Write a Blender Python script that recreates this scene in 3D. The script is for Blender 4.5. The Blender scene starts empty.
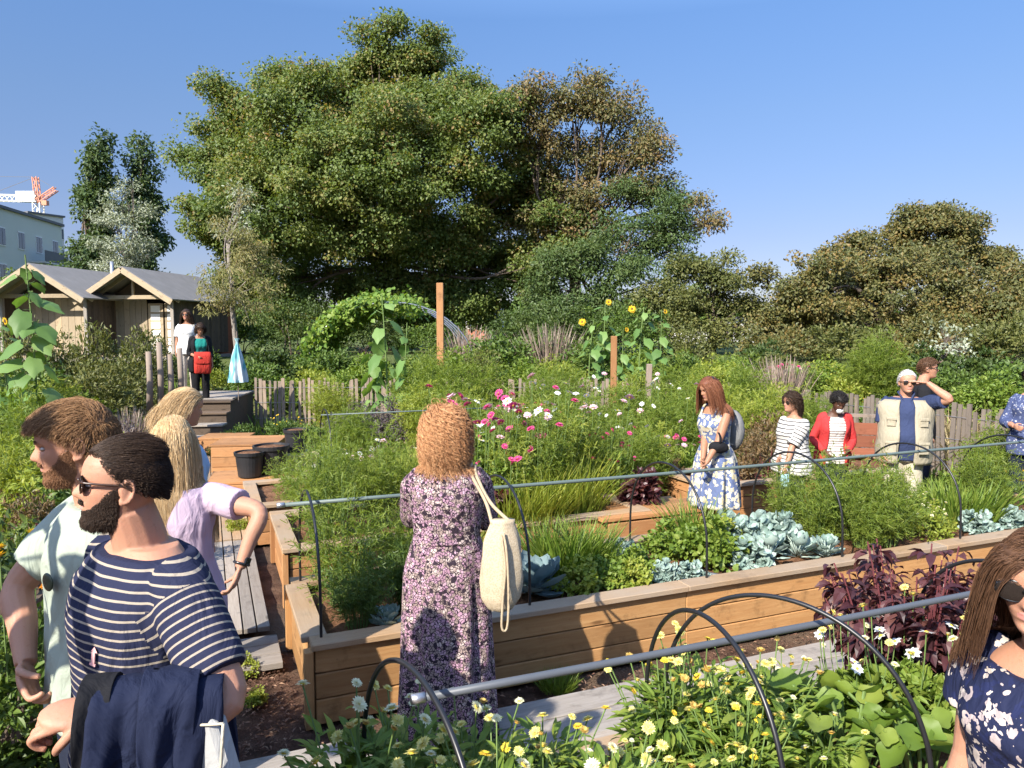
import bpy, math, random
import numpy as np
from mathutils import Vector, Matrix, Euler
sc = bpy.context.scene
COL = sc.collection
R = math.radians
rng = np.random.default_rng(7)
# ------------------------------------------------------------------ camera model (used to plan where things stand)
CAM_H, FPX, PITCH = 2.05, 739.6, math.atan(54 / 739.6)
_c, _s = math.cos(PITCH), math.sin(PITCH)
def ray(px, py):
    a = (px - 512) / FPX; b = (384 - py) / FPX
    return a, _c + b * _s, -_s + b * _c
def G(px, py, z=0.0):
    a, y, k = ray(px, py); t = (z - CAM_H) / k
    return np.array((a * t, y * t, z))
def W(px, py, d):
    a, y, k = ray(px, py); t = d / y
    return np.array((a * t, d, CAM_H + k * t))
def smooth(a, b, x):
    t = np.clip((x - a) / (b - a), 0, 1); return t * t * (3 - 2 * t)
# ------------------------------------------------------------------ object helpers
def tag(o, label=None, cat=None, group=None, kind=None):
    if label: o['label'] = label
    if cat: o['category'] = cat
    if group: o['group'] = group
    if kind: o['kind'] = kind
    return o
def empty(name, loc=(0, 0, 0), rz=0.0, label=None, cat=None, group=None, scale=None):
    o = bpy.data.objects.new(name, None); COL.objects.link(o)
    o.location = tuple(float(v) for v in loc); o.rotation_euler = (0, 0, rz); o.empty_display_size = .1
    if scale is not None: o.scale = scale if hasattr(scale, '__len__') else (scale,) * 3
    return tag(o, label, cat, group)
def link(name, me, parent=None, mat=None):
    o = bpy.data.objects.new(name, me); COL.objects.link(o)
    if parent is not None: o.parent = parent
    if mat is not None: o.matrix_local = mat
    return o
class MB:
    """mesh collector: verts + quads + tris, per-vertex tint and plank coordinate"""
    def __init__(s): s.V = []; s.Q = []; s.T = []; s.QM = []; s.TM = []; s.U = []; s.PC = []; s.n = 0; s.haspc = False
    def add(s, v, q=None, t=None, tint=0.5, mat=0, pc=None):
        v = np.asarray(v, float).reshape(-1, 3)
        s.V.append(v); n = len(v)
        s.U.append(np.broadcast_to(np.asarray(tint, float), (n,)).copy())
        if pc is not None: s.haspc = True
        s.PC.append(np.zeros((n, 3)) if pc is None else np.asarray(pc, float).reshape(-1, 3))
        if q is not None and len(q):
            q = np.asarray(q, int).reshape(-1, 4) + s.n; s.Q.append(q); s.QM.append(np.full(len(q), mat))
        if t is not None and len(t):
            t = np.asarray(t, int).reshape(-1, 3) + s.n; s.T.append(t); s.TM.append(np.full(len(t), mat))
        s.n += n; return s
    def merge(s, o, M=None):
        for k, (v, u, p) in enumerate(zip(o.V, o.U, o.PC)):
            if M is not None: v = v @ np.array(M.to_3x3()).T + np.array(M.translation)
            s.V.append(v); s.U.append(u); s.PC.append(p)
        for q, m in zip(o.Q, o.QM): s.Q.append(q + s.n); s.QM.append(m)
        for q, m in zip(o.T, o.TM): s.T.append(q + s.n); s.TM.append(m)
        s.n += o.n; s.haspc |= o.haspc; return s
    def verts(s): return np.concatenate(s.V)
    def mesh(s, name, mats, sm=False):
        me = bpy.data.meshes.new(name)
        V = np.concatenate(s.V) if s.V else np.zeros((0, 3))
        Q = np.concatenate(s.Q) if s.Q else np.zeros((0, 4), int)
        T = np.concatenate(s.T) if s.T else np.zeros((0, 3), int)
        me.vertices.add(len(V)); me.vertices.foreach_set('co', V.astype('f4').ravel())
        loops = np.concatenate([Q.ravel(), T.ravel()]).astype('i4')
        me.loops.add(len(loops)); me.loops.foreach_set('vertex_index', loops)
        nf = len(Q) + len(T); me.polygons.add(nf)
        st = np.concatenate([np.arange(len(Q)) * 4, len(Q) * 4 + np.arange(len(T)) * 3]).astype('i4')
        me.polygons.foreach_set('loop_start', st)
        mi = np.concatenate((s.QM + s.TM) or [np.zeros(0)]).astype('i4')
        me.polygons.foreach_set('material_index', mi)
        me.polygons.foreach_set('use_smooth', np.full(nf, bool(sm)))
        me.update(calc_edges=True)
        a = me.attributes.new('tint', 'FLOAT', 'POINT'); a.data.foreach_set('value', np.concatenate(s.U).astype('f4'))
        if s.haspc:
            a = me.attributes.new('pc', 'FLOAT_VECTOR', 'POINT'); a.data.foreach_set('vector', np.concatenate(s.PC).astype('f4').ravel())
        for m in (mats if isinstance(mats, (list, tuple)) else [mats]): me.materials.append(m)
        me.validate()
        return me
    def obj(s, name, mats, parent=None, sm=False, mat=None, bevel=0):
        o = link(name, s.mesh(name, mats, sm), parent, mat)
        if bevel:
            b = o.modifiers.new('bevel', 'BEVEL'); b.width = bevel; b.segments = 1; b.limit_method = 'ANGLE'
        return o
BOXQ = np.array([(0, 3, 2, 1), (4, 5, 6, 7), (0, 1, 5, 4), (1, 2, 6, 5), (2, 3, 7, 6), (3, 0, 4, 7)])
BOXV = np.array([(-1, -1, -1), (1, -1, -1), (1, 1, -1), (-1, 1, -1), (-1, -1, 1), (1, -1, 1), (1, 1, 1), (-1, 1, 1)]) * .5
_pk = random.Random(3)
def box(mb, c, size, M=None, tint=None, mat=0, grain=None):
    """box centred at c; M (3x3 rows of axes) optional; grain = index of the long axis"""
    size = np.asarray(size, float); v = BOXV * size
    g = int(np.argmax(size)) if grain is None else grain
    pc = np.roll(v, -g, axis=1) + np.array([_pk.uniform(0, 50), _pk.uniform(0, 5), _pk.uniform(0, 5)])
    if M is not None: v = v @ np.asarray(M)
    mb.add(v + np.asarray(c, float), q=BOXQ, tint=_pk.random() if tint is None else tint, mat=mat, pc=pc)
def axes(d, up=(0, 0, 1)):
    """rows x=d, y, z for a bar that points along d"""
    d = np.asarray(d, float); d = d / np.linalg.norm(d); up = np.asarray(up, float)
    if abs(d @ up) > .98: up = np.array((0, 1., 0))
    y = np.cross(up, d); y /= np.linalg.norm(y); z = np.cross(d, y); return np.array([d, y, z])
def bar(mb, a, b, w, h, mat=0, tint=None, up=(0, 0, 1)):
    a = np.asarray(a, float); b = np.asarray(b, float)
    box(mb, (a + b) / 2, (np.linalg.norm(b - a), w, h), axes(b - a, up), tint, mat, grain=0)
def frames(pts):
    pts = np.asarray(pts, float); t = np.gradient(pts, axis=0); t /= np.linalg.norm(t, axis=1)[:, None] + 1e-12
    n = np.cross(t[0], (0, 0, 1.)); 
    if np.linalg.norm(n) < .1: n = np.cross(t[0], (0, 1., 0))
    n /= np.linalg.norm(n); N = [n]
    for k in range(1, len(pts)):
        n = n - t[k] * (n @ t[k]); n /= np.linalg.norm(n) + 1e-12; N.append(n)
    N = np.array(N); return t, N, np.cross(t, N)
def gridq(m, k, wrap=True):
    i = np.arange(m - 1)[:, None]; j = np.arange(k if wrap else k - 1)[None]
    j2 = (j + 1) % k
    return np.stack([i * k + j, i * k + j2, (i + 1) * k + j2, (i + 1) * k + j], -1).reshape(-1, 4)
def loft(mb, rings, caps=True, tint=.5, mat=0, pc=None):
    rings = np.asarray(rings, float); m, k, _ = rings.shape
    v = rings.reshape(-1, 3); q = gridq(m, k); t = []
    if caps:
        v = np.concatenate([v, rings[0].mean(0)[None], rings[-1].mean(0)[None]])
        j = np.arange(k); j2 = (j + 1) % k
        t = np.concatenate([np.stack([np.full(k, m * k), j2, j], -1), np.stack([np.full(k, m * k + 1), (m - 1) * k + j, (m - 1) * k + j2], -1)])
        if np.ndim(tint): tint = np.concatenate([tint, [tint[0], tint[-1]]])
    mb.add(v, q=q, t=t, tint=tint, mat=mat, pc=pc)
def tube(mb, pts, rad, k=8, caps=True, tint=.5, mat=0, flat=None):
    pts = np.asarray(pts, float); rad = np.broadcast_to(np.asarray(rad, float), (len(pts),))
    t, n, b = frames(pts); th = np.linspace(0, 2 * math.pi, k, endpoint=False)
    f = 1.0 if flat is None else flat
    rings = pts[:, None] + rad[:, None, None] * (np.cos(th)[None, :, None] * n[:, None] + f * np.sin(th)[None, :, None] * b[:, None])
    loft(mb, rings, caps, tint, mat)
def ellipsoid(mb, c, r, M=None, seg=14, tint=.5, mat=0):
    th = np.linspace(0, 2 * math.pi, seg, endpoint=False); ph = np.linspace(.02, math.pi - .02, seg // 2 + 2)
    v = np.stack([np.sin(ph)[:, None] * np.cos(th), np.sin(ph)[:, None] * np.sin(th), -np.cos(ph)[:, None] * np.ones(seg)], -1) * np.asarray(r, float)
    if M is not None: v = v @ np.asarray(M)
    loft(mb, v + np.asarray(c, float), True, tint, mat)
def bez(p, n=12):
    """Catmull-Rom through points"""
    p = np.asarray(p, float); P = np.concatenate([[2 * p[0] - p[1]], p, [2 * p[-1] - p[-2]]]); out = []
    for i in range(1, len(P) - 2):
        t = np.linspace(0, 1, n, endpoint=False)[:, None]; a, b, c, d = P[i - 1], P[i], P[i + 1], P[i + 2]
        out.append(.5 * ((2 * b) + (-a + c) * t + (2 * a - 5 * b + 4 * c - d) * t ** 2 + (-a + 3 * b - 3 * c + d) * t ** 3))
    return np.concatenate(out + [p[-1:]])
# ------------------------------------------------------------------ materials
def nt(name):
    m = bpy.data.materials.new(name); m.use_nodes = True; t = m.node_tree; t.nodes.clear()
    out = t.nodes.new('ShaderNodeOutputMaterial'); return m, t, out
def N(t, typ, **kw):
    n = t.nodes.new(typ)
    for k, v in kw.items():
        if k in n.inputs: n.inputs[k].default_value = v
        else: setattr(n, k, v)
    return n
def L(t, a, b): t.links.new(a, b)
def ramp(t, fac, stops, interp='LINEAR'):
    n = t.nodes.new('ShaderNodeValToRGB'); n.color_ramp.interpolation = interp
    e = n.color_ramp.elements
    while len(e) < len(stops): e.new(.5)
    for k, (p, c) in enumerate(stops): e[k].position = p; e[k].color = tuple(c[:3]) + (1,)
    if fac is not None: L(t, fac, n.inputs[0])
    return n.outputs[0]
def attr(t, name): n = t.nodes.new('ShaderNodeAttribute'); n.attribute_name = name; return n
def math_(t, op, a, b=None, c=None):
    n = t.nodes.new('ShaderNodeMath'); n.operation = op
    for k, v in enumerate((a, b, c)):
        if v is None: continue
        if isinstance(v, (int, float)): n.inputs[k].default_value = v
        else: L(t, v, n.inputs[k])
    return n.outputs[0]
def mix(t, f, a, b, mode='MIX'):
    n = t.nodes.new('ShaderNodeMix'); n.data_type = 'RGBA'; n.blend_type = mode
    for k, v in ((0, f), (6, a), (7, b)):
        if isinstance(v, (int, float)): n.inputs[k].default_value = v
        elif isinstance(v, (tuple, list)): n.inputs[k].default_value = tuple(v[:3]) + (1,)
        else: L(t, v, n.inputs[k])
    return n.outputs[2]
def noise(t, vec, scale, detail=3, rough=.55, dist=0.0, dim='3D'):
    n = t.nodes.new('ShaderNodeTexNoise'); n.inputs['Scale'].default_value = scale; n.inputs['Detail'].default_value = detail
    n.inputs['Roughness'].default_value = rough; n.inputs['Distortion'].default_value = dist
    if vec is not None: L(t, vec, n.inputs['Vector'])
    return n.outputs['Fac']
def objco(t): return t.nodes.new('ShaderNodeTexCoord').outputs['Object']
def vscale(t, v, s):
    n = t.nodes.new('ShaderNodeVectorMath'); n.operation = 'MULTIPLY'; L(t, v, n.inputs[0]); n.inputs[1].default_value = s; return n.outputs[0]
def principled(t, out, col=None, rough=.6, bump=None, bstr=.3, bdist=.01, metal=0.0, spec=.4):
    p = t.nodes.new('ShaderNodeBsdfPrincipled'); p.inputs['Roughness'].default_value = rough; p.inputs['Metallic'].default_value = metal
    p.inputs['Specular IOR Level'].default_value = spec
    if isinstance(col, (tuple, list)): p.inputs['Base Color'].default_value = tuple(col[:3]) + (1,)
    elif col is not None: L(t, col, p.inputs['Base Color'])
    if bump is not None:
        b = t.nodes.new('ShaderNodeBump'); b.inputs['Strength'].default_value = bstr; b.inputs['Distance'].default_value = bdist
        L(t, bump, b.inputs['Height']); L(t, b.outputs[0], p.inputs['Normal'])
    if out is not None: L(t, p.outputs[0], out.inputs[0])
    return p
def M_leaf(name, cols, rough=.5, tr=.3, spec=.35, trcol=(1.3, 1.25, .45)):
    m, t, out = nt(name)
    n = len(cols); c = ramp(t, attr(t, 'tint').outputs['Fac'], [(i / max(1, n - 1), cc) for i, cc in enumerate(cols)])
    c = mix(t, math_(t, 'MULTIPLY', noise(t, objco(t), 9, 2), .5), c, mix(t, 1.0, c, (.62, .66, .55), 'MULTIPLY'))
    p = principled(t, None, c, rough, spec=spec)
    tl = t.nodes.new('ShaderNodeBsdfTranslucent'); L(t, mix(t, 1.0, c, trcol, 'MULTIPLY'), tl.inputs[0])
    ms = t.nodes.new('ShaderNodeMixShader'); ms.inputs[0].default_value = tr
    L(t, p.outputs[0], ms.inputs[1]); L(t, tl.outputs[0], ms.inputs[2]); L(t, ms.outputs[0], out.inputs[0])
    return m
def M_plain(name, col, rough=.6, var=.25, nscale=6, bscale=None, bstr=.25, bdist=.004, metal=0.0, spec=.4):
    m, t, out = nt(name); v = objco(t)
    c = mix(t, noise(t, v, nscale, 4), tuple(x * (1 - var) for x in col), tuple(min(1, x * (1 + var)) for x in col))
    principled(t, out, c, rough, noise(t, v, bscale, 3) if bscale else None, bstr, bdist, metal, spec); return m
def M_wood(name, c0, c1, dark, rough=.65, grey=None, gl=14):
    m, t, out = nt(name); pc = attr(t, 'pc').outputs['Vector']
    g = noise(t, vscale(t, pc, (1.2, gl, gl)), 4, 5, .6, .6); f = noise(t, vscale(t, pc, (2.5, 90, 90)), 3, 3, .6)
    c = mix(t, ramp(t, g, [(.3, (0, 0, 0)), (.7, (1, 1, 1))]), c0, c1)
    c = mix(t, math_(t, 'MULTIPLY', f, .45), c, dark)
    c = mix(t, 1.0, c, ramp(t, attr(t, 'tint').outputs['Fac'], [(0, (.72, .70, .68)), (.5, (1, 1, 1)), (1, (1.18, 1.12, 1.05))]), 'MULTIPLY')
    vo = t.nodes.new('ShaderNodeTexVoronoi'); L(t, vscale(t, pc, (2.2, 8, 8)), vo.inputs['Vector']); vo.inputs['Scale'].default_value = 1.0
    knot = ramp(t, vo.outputs['Distance'], [(.05, (1, 1, 1)), (.13, (0, 0, 0))])
    c = mix(t, math_(t, 'MULTIPLY', knot, .75), c, tuple(x * .45 for x in dark))
    sp_ = ramp(t, noise(t, pc, 5.5, 5, .7), [(.56, (0, 0, 0)), (.70, (.6, .6, .6))]); c = mix(t, sp_, c, tuple(x * .42 for x in c0)); c = mix(t, ramp(t, noise(t, vscale(t, pc, (3, 3, 3)), 9, 4, .75), [(.66, (0, 0, 0)), (.74, (.55, .55, .55))]), c, (.10, .07, .05))
    if grey:
        c = mix(t, ramp(t, noise(t, pc, 1.7, 4), [(.35, (0, 0, 0)), (.65, (.85, .85, .85))]), c, grey)
    principled(t, out, c, rough, math_(t, 'ADD', f, g), .35, .004, spec=.25); return m
# ------------------------------------------------------------------ leaf templates: (verts, quads, tris); stalk end at the origin, tip along +Y, face +Z
def T_diamond(w=.5, fold=.08): return (np.array([(0, 0, 0), (w / 2, .45, fold), (0, 1, -.05), (-w / 2, .45, fold)]), np.array([(0, 1, 2, 3)]), None)
def T_leaf(w=.5, fold=.07, droop=.12):
    v = np.array([(0, 0, 0), (0, .38, 0), (0, .72, -droop * .45), (0, 1, -droop), (w / 2, .36, fold), (w * .38, .70, fold - droop * .4), (-w / 2, .36, fold), (-w * .38, .70, fold - droop * .4)])
    return (v, np.array([(1, 4, 5, 2), (1, 2, 7, 6)]), np.array([(0, 4, 1), (0, 1, 6), (2, 5, 3), (2, 3, 7)]))
def T_round(w=.9, seg=10, wave=.07, cup=.12, notch=.18, tip=0.0):
    th = np.linspace(-math.pi / 2, 1.5 * math.pi, seg, endpoint=False); ring = []
    for f in (.5, 1.0):
        r = f * .5 * (1 + (.10 * np.sin(5 * th + .6) if f == 1 else 0)); x = r * np.cos(th) * w; y = .5 + r * np.sin(th)
        z = cup * f * f + 0 * x + (wave * np.sin(seg * .9 * th) if f == 1 else 0)
        g = tip * np.exp(-((th - math.pi / 2) / .42) ** 2) * f; y = y + g; x = x * (1 - .9 * g)
        if f == 1: y = np.where(np.arange(seg) == 0, notch, y)
        ring.append(np.stack([x, y, z], -1))
    v = np.concatenate([ring[0], ring[1], [(0, .5, 0)]]); j = np.arange(seg); j2 = (j + 1) % seg
    v = v - np.array((0, v[seg, 1], v[seg, 2]))
    return (v, np.stack([j, seg + j, seg + j2, j2], -1), np.stack([j, j2, np.full(seg, 2 * seg)], -1))
def T_blade(w=.05, bend=.25, n=4):
    s = np.linspace(0, 1, n + 1); ww = w / 2 * (1 - s ** 2) + .002; y = s * (1 - bend * .3 * s); z = -bend * s ** 2
    v = np.concatenate([np.stack([-ww, y, z], -1), np.stack([ww, y, z], -1)]); i = np.arange(n)
    return (v, np.stack([i, n + 1 + i, n + 2 + i, i + 1], -1), None)
def T_needle(w=.12): return (np.array([(-w / 2, 0, 0), (w / 2, 0, 0), (w * .35, 1, 0), (-w * .35, 1, 0)]), np.array([(0, 1, 2, 3)]), None)
def unit(v): return v / (np.linalg.norm(v, axis=-1, keepdims=True) + 1e-12)
def scatter(mb, T, pos, d, nrm, size, tint, mat=0):
    """one leaf T per position: tip direction d, face normal nrm"""
    v, q, t = T; n = len(pos); size = np.broadcast_to(size, (n,)); tint = np.broadcast_to(tint, (n,))
    y = unit(d); x = unit(np.cross(y, nrm) + 1e-9); z = np.cross(x, y)
    P = (v[None, :, 0, None] * x[:, None] + v[None, :, 1, None] * y[:, None] + v[None, :, 2, None] * z[:, None]) * size[:, None, None] + pos[:, None]
    k = len(v); off = (np.arange(n) * k)[:, None, None]
    mb.add(P.reshape(-1, 3), None if q is None else (q[None] + off).reshape(-1, 4), None if t is None else (t[None] + off).reshape(-1, 3), np.repeat(tint, k), mat)
def rdir(r, n): return unit(r.normal(size=(n, 3)))
def inball(r, n): return rdir(r, n) * r.random((n, 1)) ** (1 / 3)
UP = np.array((0, 0, 1.))
ML = {}
ML['green'] = M_leaf('leaf_green', [(.06, .105, .02), (.095, .155, .028), (.15, .205, .04)])
ML['fresh'] = M_leaf('leaf_fresh', [(.11, .18, .025), (.17, .25, .038), (.25, .30, .055)], tr=.4)
ML['lime'] = M_leaf('leaf_lime', [(.20, .26, .035), (.28, .33, .05), (.37, .36, .065)], tr=.4)
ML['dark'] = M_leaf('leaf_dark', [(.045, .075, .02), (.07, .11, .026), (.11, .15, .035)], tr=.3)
ML['feather'] = M_leaf('leaf_feather', [(.14, .205, .03), (.20, .265, .042), (.30, .34, .07)], tr=.5)
ML['olive'] = M_leaf('leaf_olive', [(.085, .10, .03), (.13, .145, .04), (.20, .19, .06)])
ML['brown'] = M_leaf('leaf_brown', [(.10, .085, .04), (.15, .10, .045), (.21, .125, .055)], tr=.25)
ML['tree'] = M_leaf('leaf_maple', [(.085, .13, .036), (.12, .175, .044), (.16, .21, .054), (.21, .235, .062), (.31, .20, .08)], tr=.4, rough=.5, spec=.35)
ML['treebrown'] = M_leaf('leaf_ailanthus', [(.10, .115, .045), (.15, .145, .055), (.21, .155, .065), (.27, .165, .075)], tr=.25)
ML['locust'] = M_leaf('leaf_locust', [(.06, .105, .035), (.09, .14, .042), (.125, .165, .05)], tr=.3)
ML['russet'] = M_leaf('leaf_russet', [(.075, .09, .032), (.12, .125, .04), (.17, .145, .045), (.24, .155, .05)], tr=.25)
ML['poplar'] = M_leaf('leaf_poplar', [(.05, .085, .032), (.075, .12, .04), (.11, .155, .05)], tr=.3)
ML['silver'] = M_leaf('leaf_silver', [(.17, .20, .13), (.30, .33, .24), (.50, .52, .44)], tr=.2)
ML['willow'] = M_leaf('leaf_willow', [(.19, .20, .08), (.30, .28, .12), (.38, .29, .15)], tr=.3)
ML['cabbage'] = M_leaf('leaf_cabbage', [(.17, .25, .22), (.26, .35, .32), (.38, .46, .42)], tr=.12, rough=.55, trcol=(1, 1.1, .7))
ML['bluecab'] = M_leaf('leaf_blue_kale', [(.10, .155, .17), (.15, .215, .235), (.21, .28, .30)], tr=.1, rough=.55, trcol=(1, 1.1, .8))
ML['purple'] = M_leaf('leaf_purple', [(.035, .014, .018), (.065, .022, .028), (.12, .045, .045), (.17, .08, .06)], tr=.3, rough=.4, spec=.4, trcol=(1.8, .6, .5))
ML['plum'] = M_leaf('leaf_plum_grey', [(.06, .05, .055), (.10, .08, .085), (.15, .125, .12)], tr=.2, trcol=(1.2, .9, .9))
ML['vine'] = M_leaf('leaf_vine', [(.10, .19, .03), (.17, .27, .045), (.27, .34, .07)], tr=.4)
ML['sunflower'] = M_leaf('leaf_sunflower', [(.10, .19, .05), (.15, .26, .07), (.22, .33, .10)], tr=.35)
ML['straw'] = M_leaf('dry_straw', [(.25, .19, .09), (.36, .28, .14), (.46, .38, .22)], tr=.3, trcol=(1, .9, .6))
ML['pinkgrass'] = M_leaf('dry_pink_plume', [(.26, .18, .15), (.36, .27, .22), (.45, .36, .30)], tr=.3, trcol=(1, .9, .8))
M_stem = M_plain('stem_green', (.11, .17, .045), .6, .3, 30)
M_stemred = M_plain('stem_red', (.13, .035, .04), .6, .3, 30)
M_twig = M_plain('bark_brown', (.10, .075, .055), .85, .35, 14, 25, .6, .02)
M_barkg = M_plain('bark_grey', (.19, .165, .14), .85, .35, 10, 25, .6, .02)
def M_petal(name, c, c2, tr=.3): return M_leaf(name, [c, c2], .6, tr, .2, (1.05, 1, .9))
MP = dict(lemon=M_petal('petal_lemon', (.72, .62, .15), (.80, .74, .34)), cream=M_petal('petal_cream', (.80, .76, .48), (.86, .83, .62)), yellow=M_petal('petal_yellow', (.78, .56, .04), (.82, .66, .08)),
          white=M_petal('petal_white', (.80, .79, .76), (.88, .87, .85)), pink=M_petal('petal_pink', (.62, .05, .20), (.75, .12, .33)), rose=M_petal('petal_rose', (.74, .42, .52), (.82, .60, .66)),
          orange=M_petal('petal_orange', (.80, .22, .02), (.84, .38, .03)), sun=M_petal('petal_sunflower', (.80, .48, .02), (.85, .60, .05)), fade=M_petal('petal_faded', (.50, .33, .08), (.62, .44, .14)))
M_disc = M_plain('flower_disc', (.42, .24, .03), .9, .3, 200); M_discdark = M_plain('sunflower_disc', (.07, .035, .015), .9, .4, 120)
M_discy = M_plain('flower_disc_yellow', (.62, .46, .05), .9, .3, 200)
def flower(petal, disc, r, n=12, layers=1, discr=.3, cup=.2, width=.42, name='flower'):
    mb = MB(); rr = np.random.default_rng(n + int(r * 1e4))
    for l in range(layers):
        th = np.arange(n) / n * 2 * math.pi + l * .2; d = np.stack([np.cos(th), np.sin(th), np.full(n, cup + .45 * l)], -1) + rr.normal(size=(n, 3)) * .05
        scatter(mb, T_leaf(width, .03, .10), np.tile([(0, 0, .002 * l)], (n, 1)), d, np.tile(UP, (n, 1)) + 0 * d, r * (1 - .22 * l) * rr.uniform(.9, 1.08, n), rr.random(n), 0)
    ellipsoid(mb, (0, 0, .06 * r), (discr * r, discr * r, .16 * r), seg=8, mat=1)
    return mb.mesh(name, [petal, disc])
FL = dict(lemon=flower(MP['lemon'], M_discy, .027, 16, 3, .34), cream=flower(MP['cream'], M_discy, .028, 16, 3, .36), yellow=flower(MP['yellow'], M_disc, .025, 15, 2, .36), fade=flower(MP['fade'], M_disc, .022, 14, 2, .5, .5),
          white=flower(MP['white'], M_discy, .042, 8, 1, .24, .15, .62), pink=flower(MP['pink'], M_disc, .055, 12, 3, .25, .2, .5), rose=flower(MP['rose'], M_discy, .05, 8, 2, .22, .15, .62),
          orange=flower(MP['orange'], M_disc, .032, 15, 2, .34), sun=flower(MP['sun'], M_discdark, .095, 22, 2, .48, .12, .28), mari=flower(MP['sun'], M_disc, .03, 14, 2, .4))
# ------------------------------------------------------------------ plant kinds: each returns a list of (part name, mesh, matrix or None)
def shrub(seed, rx, ry, h, mat, ncl=60, per=45, leaf=.07, T=None, clr=.22, up=.5, stems=7, z0=.15, tall=1.0, droop=0.0, stemm=None):
    r = np.random.default_rng(seed); T = T or T_leaf(.5); mb = MB(); st = MB()
    c = inball(r, ncl); c[:, 2] = np.abs(c[:, 2]) ** tall
    c = c * (.55 + .45 * r.random((ncl, 1))) / np.maximum(np.linalg.norm(c, axis=1, keepdims=True), .45) * np.array((rx, ry, h * (1 - z0))) * .92 + np.array((0, 0, h * z0))
    c *= r.uniform(.8, 1.08, (ncl, 1))
    rad = clr * min(rx, ry, h) * r.uniform(.6, 1.5, ncl)
    P = np.repeat(c, per, 0) + inball(r, ncl * per) * np.repeat(rad, per)[:, None] * np.array((1.1, 1.1, .8)); P[:, 2] = np.maximum(P[:, 2], .01)
    out = unit(P - np.array((0, 0, h * .3))); d = unit(out * .7 + rdir(r, len(P)) * .8 + UP * (.15 - droop)); nm = unit(UP * up + out * .4 + rdir(r, len(P)) * .6)
    ti = np.clip(np.repeat(r.random(ncl), per) * .5 + r.random(len(P)) * .6 - .05, 0, 1)
    scatter(mb, T, P, d, nm, leaf * r.uniform(.6, 1.25, len(P)), ti)
    for k in range(stems):
        e = c[r.integers(ncl)] * .9; b = np.array((r.normal() * rx * .12, r.normal() * ry * .12, 0))
        tube(st, bez([b, (b + e) / 2 * np.array((.8, .8, 1.1)), e], 4), np.linspace(.012, .004, 9) * max(.5, h), 5)
    return [('foliage', mb.mesh('foliage', mat), None), ('stem', st.mesh('stem', stemm or M_twig), None)]
def feather(seed, r0, h, mat, nst=45, fr=10, lf=9, lw=.14, ll=.035, spread=.8, wil=1.0):
    r = np.random.default_rng(seed); mb = MB(); st = MB()
    for k in range(nst):
        a = r.uniform(0, 6.283); q = r.random() ** .6; R_ = r0 * q; hh = h * (1 - .35 * q * q) * r.uniform(.65, 1.05)
        b = np.array((math.cos(a) * r0 * .25 * q, math.sin(a) * r0 * .25 * q, 0)); e = np.array((math.cos(a) * R_ * spread, math.sin(a) * R_ * spread, hh))
        pts = bez([b, b * .6 + e * np.array((.3, .3, .5)), e], 6)
        tube(st, pts[::2], np.linspace(.0035, .0012, len(pts[::2])), 4, False)
        m = fr; tt = np.linspace(.25, 1, m); f0 = np.stack([np.interp(tt, np.linspace(0, 1, len(pts)), pts[:, i]) for i in range(3)], -1)
        fd = unit(rdir(r, m) * np.array((1, 1, .5)) + np.array((math.cos(a) * .5, math.sin(a) * .5, .45))); fl = h * .17 * r.uniform(.6, 1.3, m) * wil
        s = r.random((m, lf)); P = f0[:, None] + fd[:, None] * (s * fl[:, None])[..., None]; P[..., 2] -= (s ** 2) * fl[:, None] * .25
        P = P.reshape(-1, 3); d = unit(np.repeat(fd, lf, 0) * .8 + rdir(r, m * lf) * .9)
        scatter(mb, T_needle(lw), P, d, rdir(r, m * lf), ll * r.uniform(.6, 1.3, m * lf), np.clip(r.normal(.45 + .3 * (r.random() - .5), .2, m * lf), 0, 1))
    return [('foliage', mb.mesh('foliage', mat), None), ('stem', st.mesh('stem', M_stem), None)]
def grass(seed, r0, h, mat, n=260, w=.028, lean=.35, bend=.3):
    r = np.random.default_rng(seed); mb = MB(); a = r.uniform(0, 6.283, n); q = np.sqrt(r.random(n)) * r0
    P = np.stack([np.cos(a) * q, np.sin(a) * q, np.zeros(n)], -1); out = np.stack([np.cos(a), np.sin(a), np.zeros(n)], -1) * (q / r0)[:, None]
    d = unit(UP + out * lean + r.normal(size=(n, 3)) * np.array((.16, .16, 0))); nm = unit(-out + rdir(r, n) * .7 + UP * .1)
    scatter(mb, T_blade(w, bend), P, d, nm, h * r.uniform(.5, 1.1, n), r.random(n)); return mb.mesh('grass_blades', mat)
def rosette(seed, r0, mat, n=22, size=.2, w=.85, stalk=.2, tilt=(.1, 1.2)):
    """cabbage or kale: big waxy leaves round a heart"""
    r = np.random.default_rng(seed); mb = MB()
    for k in range(n):
        f = k / n; a = k * 2.4 + r.normal() * .2; el = tilt[1] * (1 - f) ** 1.0 * 0 + np.interp(f, [0, 1], [tilt[0], tilt[1]]) + r.normal() * .12
        d = np.array((math.cos(a) * math.cos(el), math.sin(a) * math.cos(el), math.sin(el))); nm = np.array((-math.cos(a) * math.sin(el), -math.sin(a) * math.sin(el), math.cos(el)))
        s = size * np.interp(f, [0, .5, 1], [1, .95, .5]) * r.uniform(.85, 1.15)
        scatter(mb, T_round(w * r.uniform(.85, 1.1), 14, .05, .14, .02), (d * r0 * stalk + np.array((0, 0, r0 * .25 * f + .03)))[None], d[None], nm[None], s, r.random())
        tube(mb, [(0, 0, .02), d * (r0 * stalk + s * .55) + np.array((0, 0, .03 + r0 * .25 * f))], [.007, .003], 4, tint=1.0)
    return mb.mesh('leaves', mat, sm=True)
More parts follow.
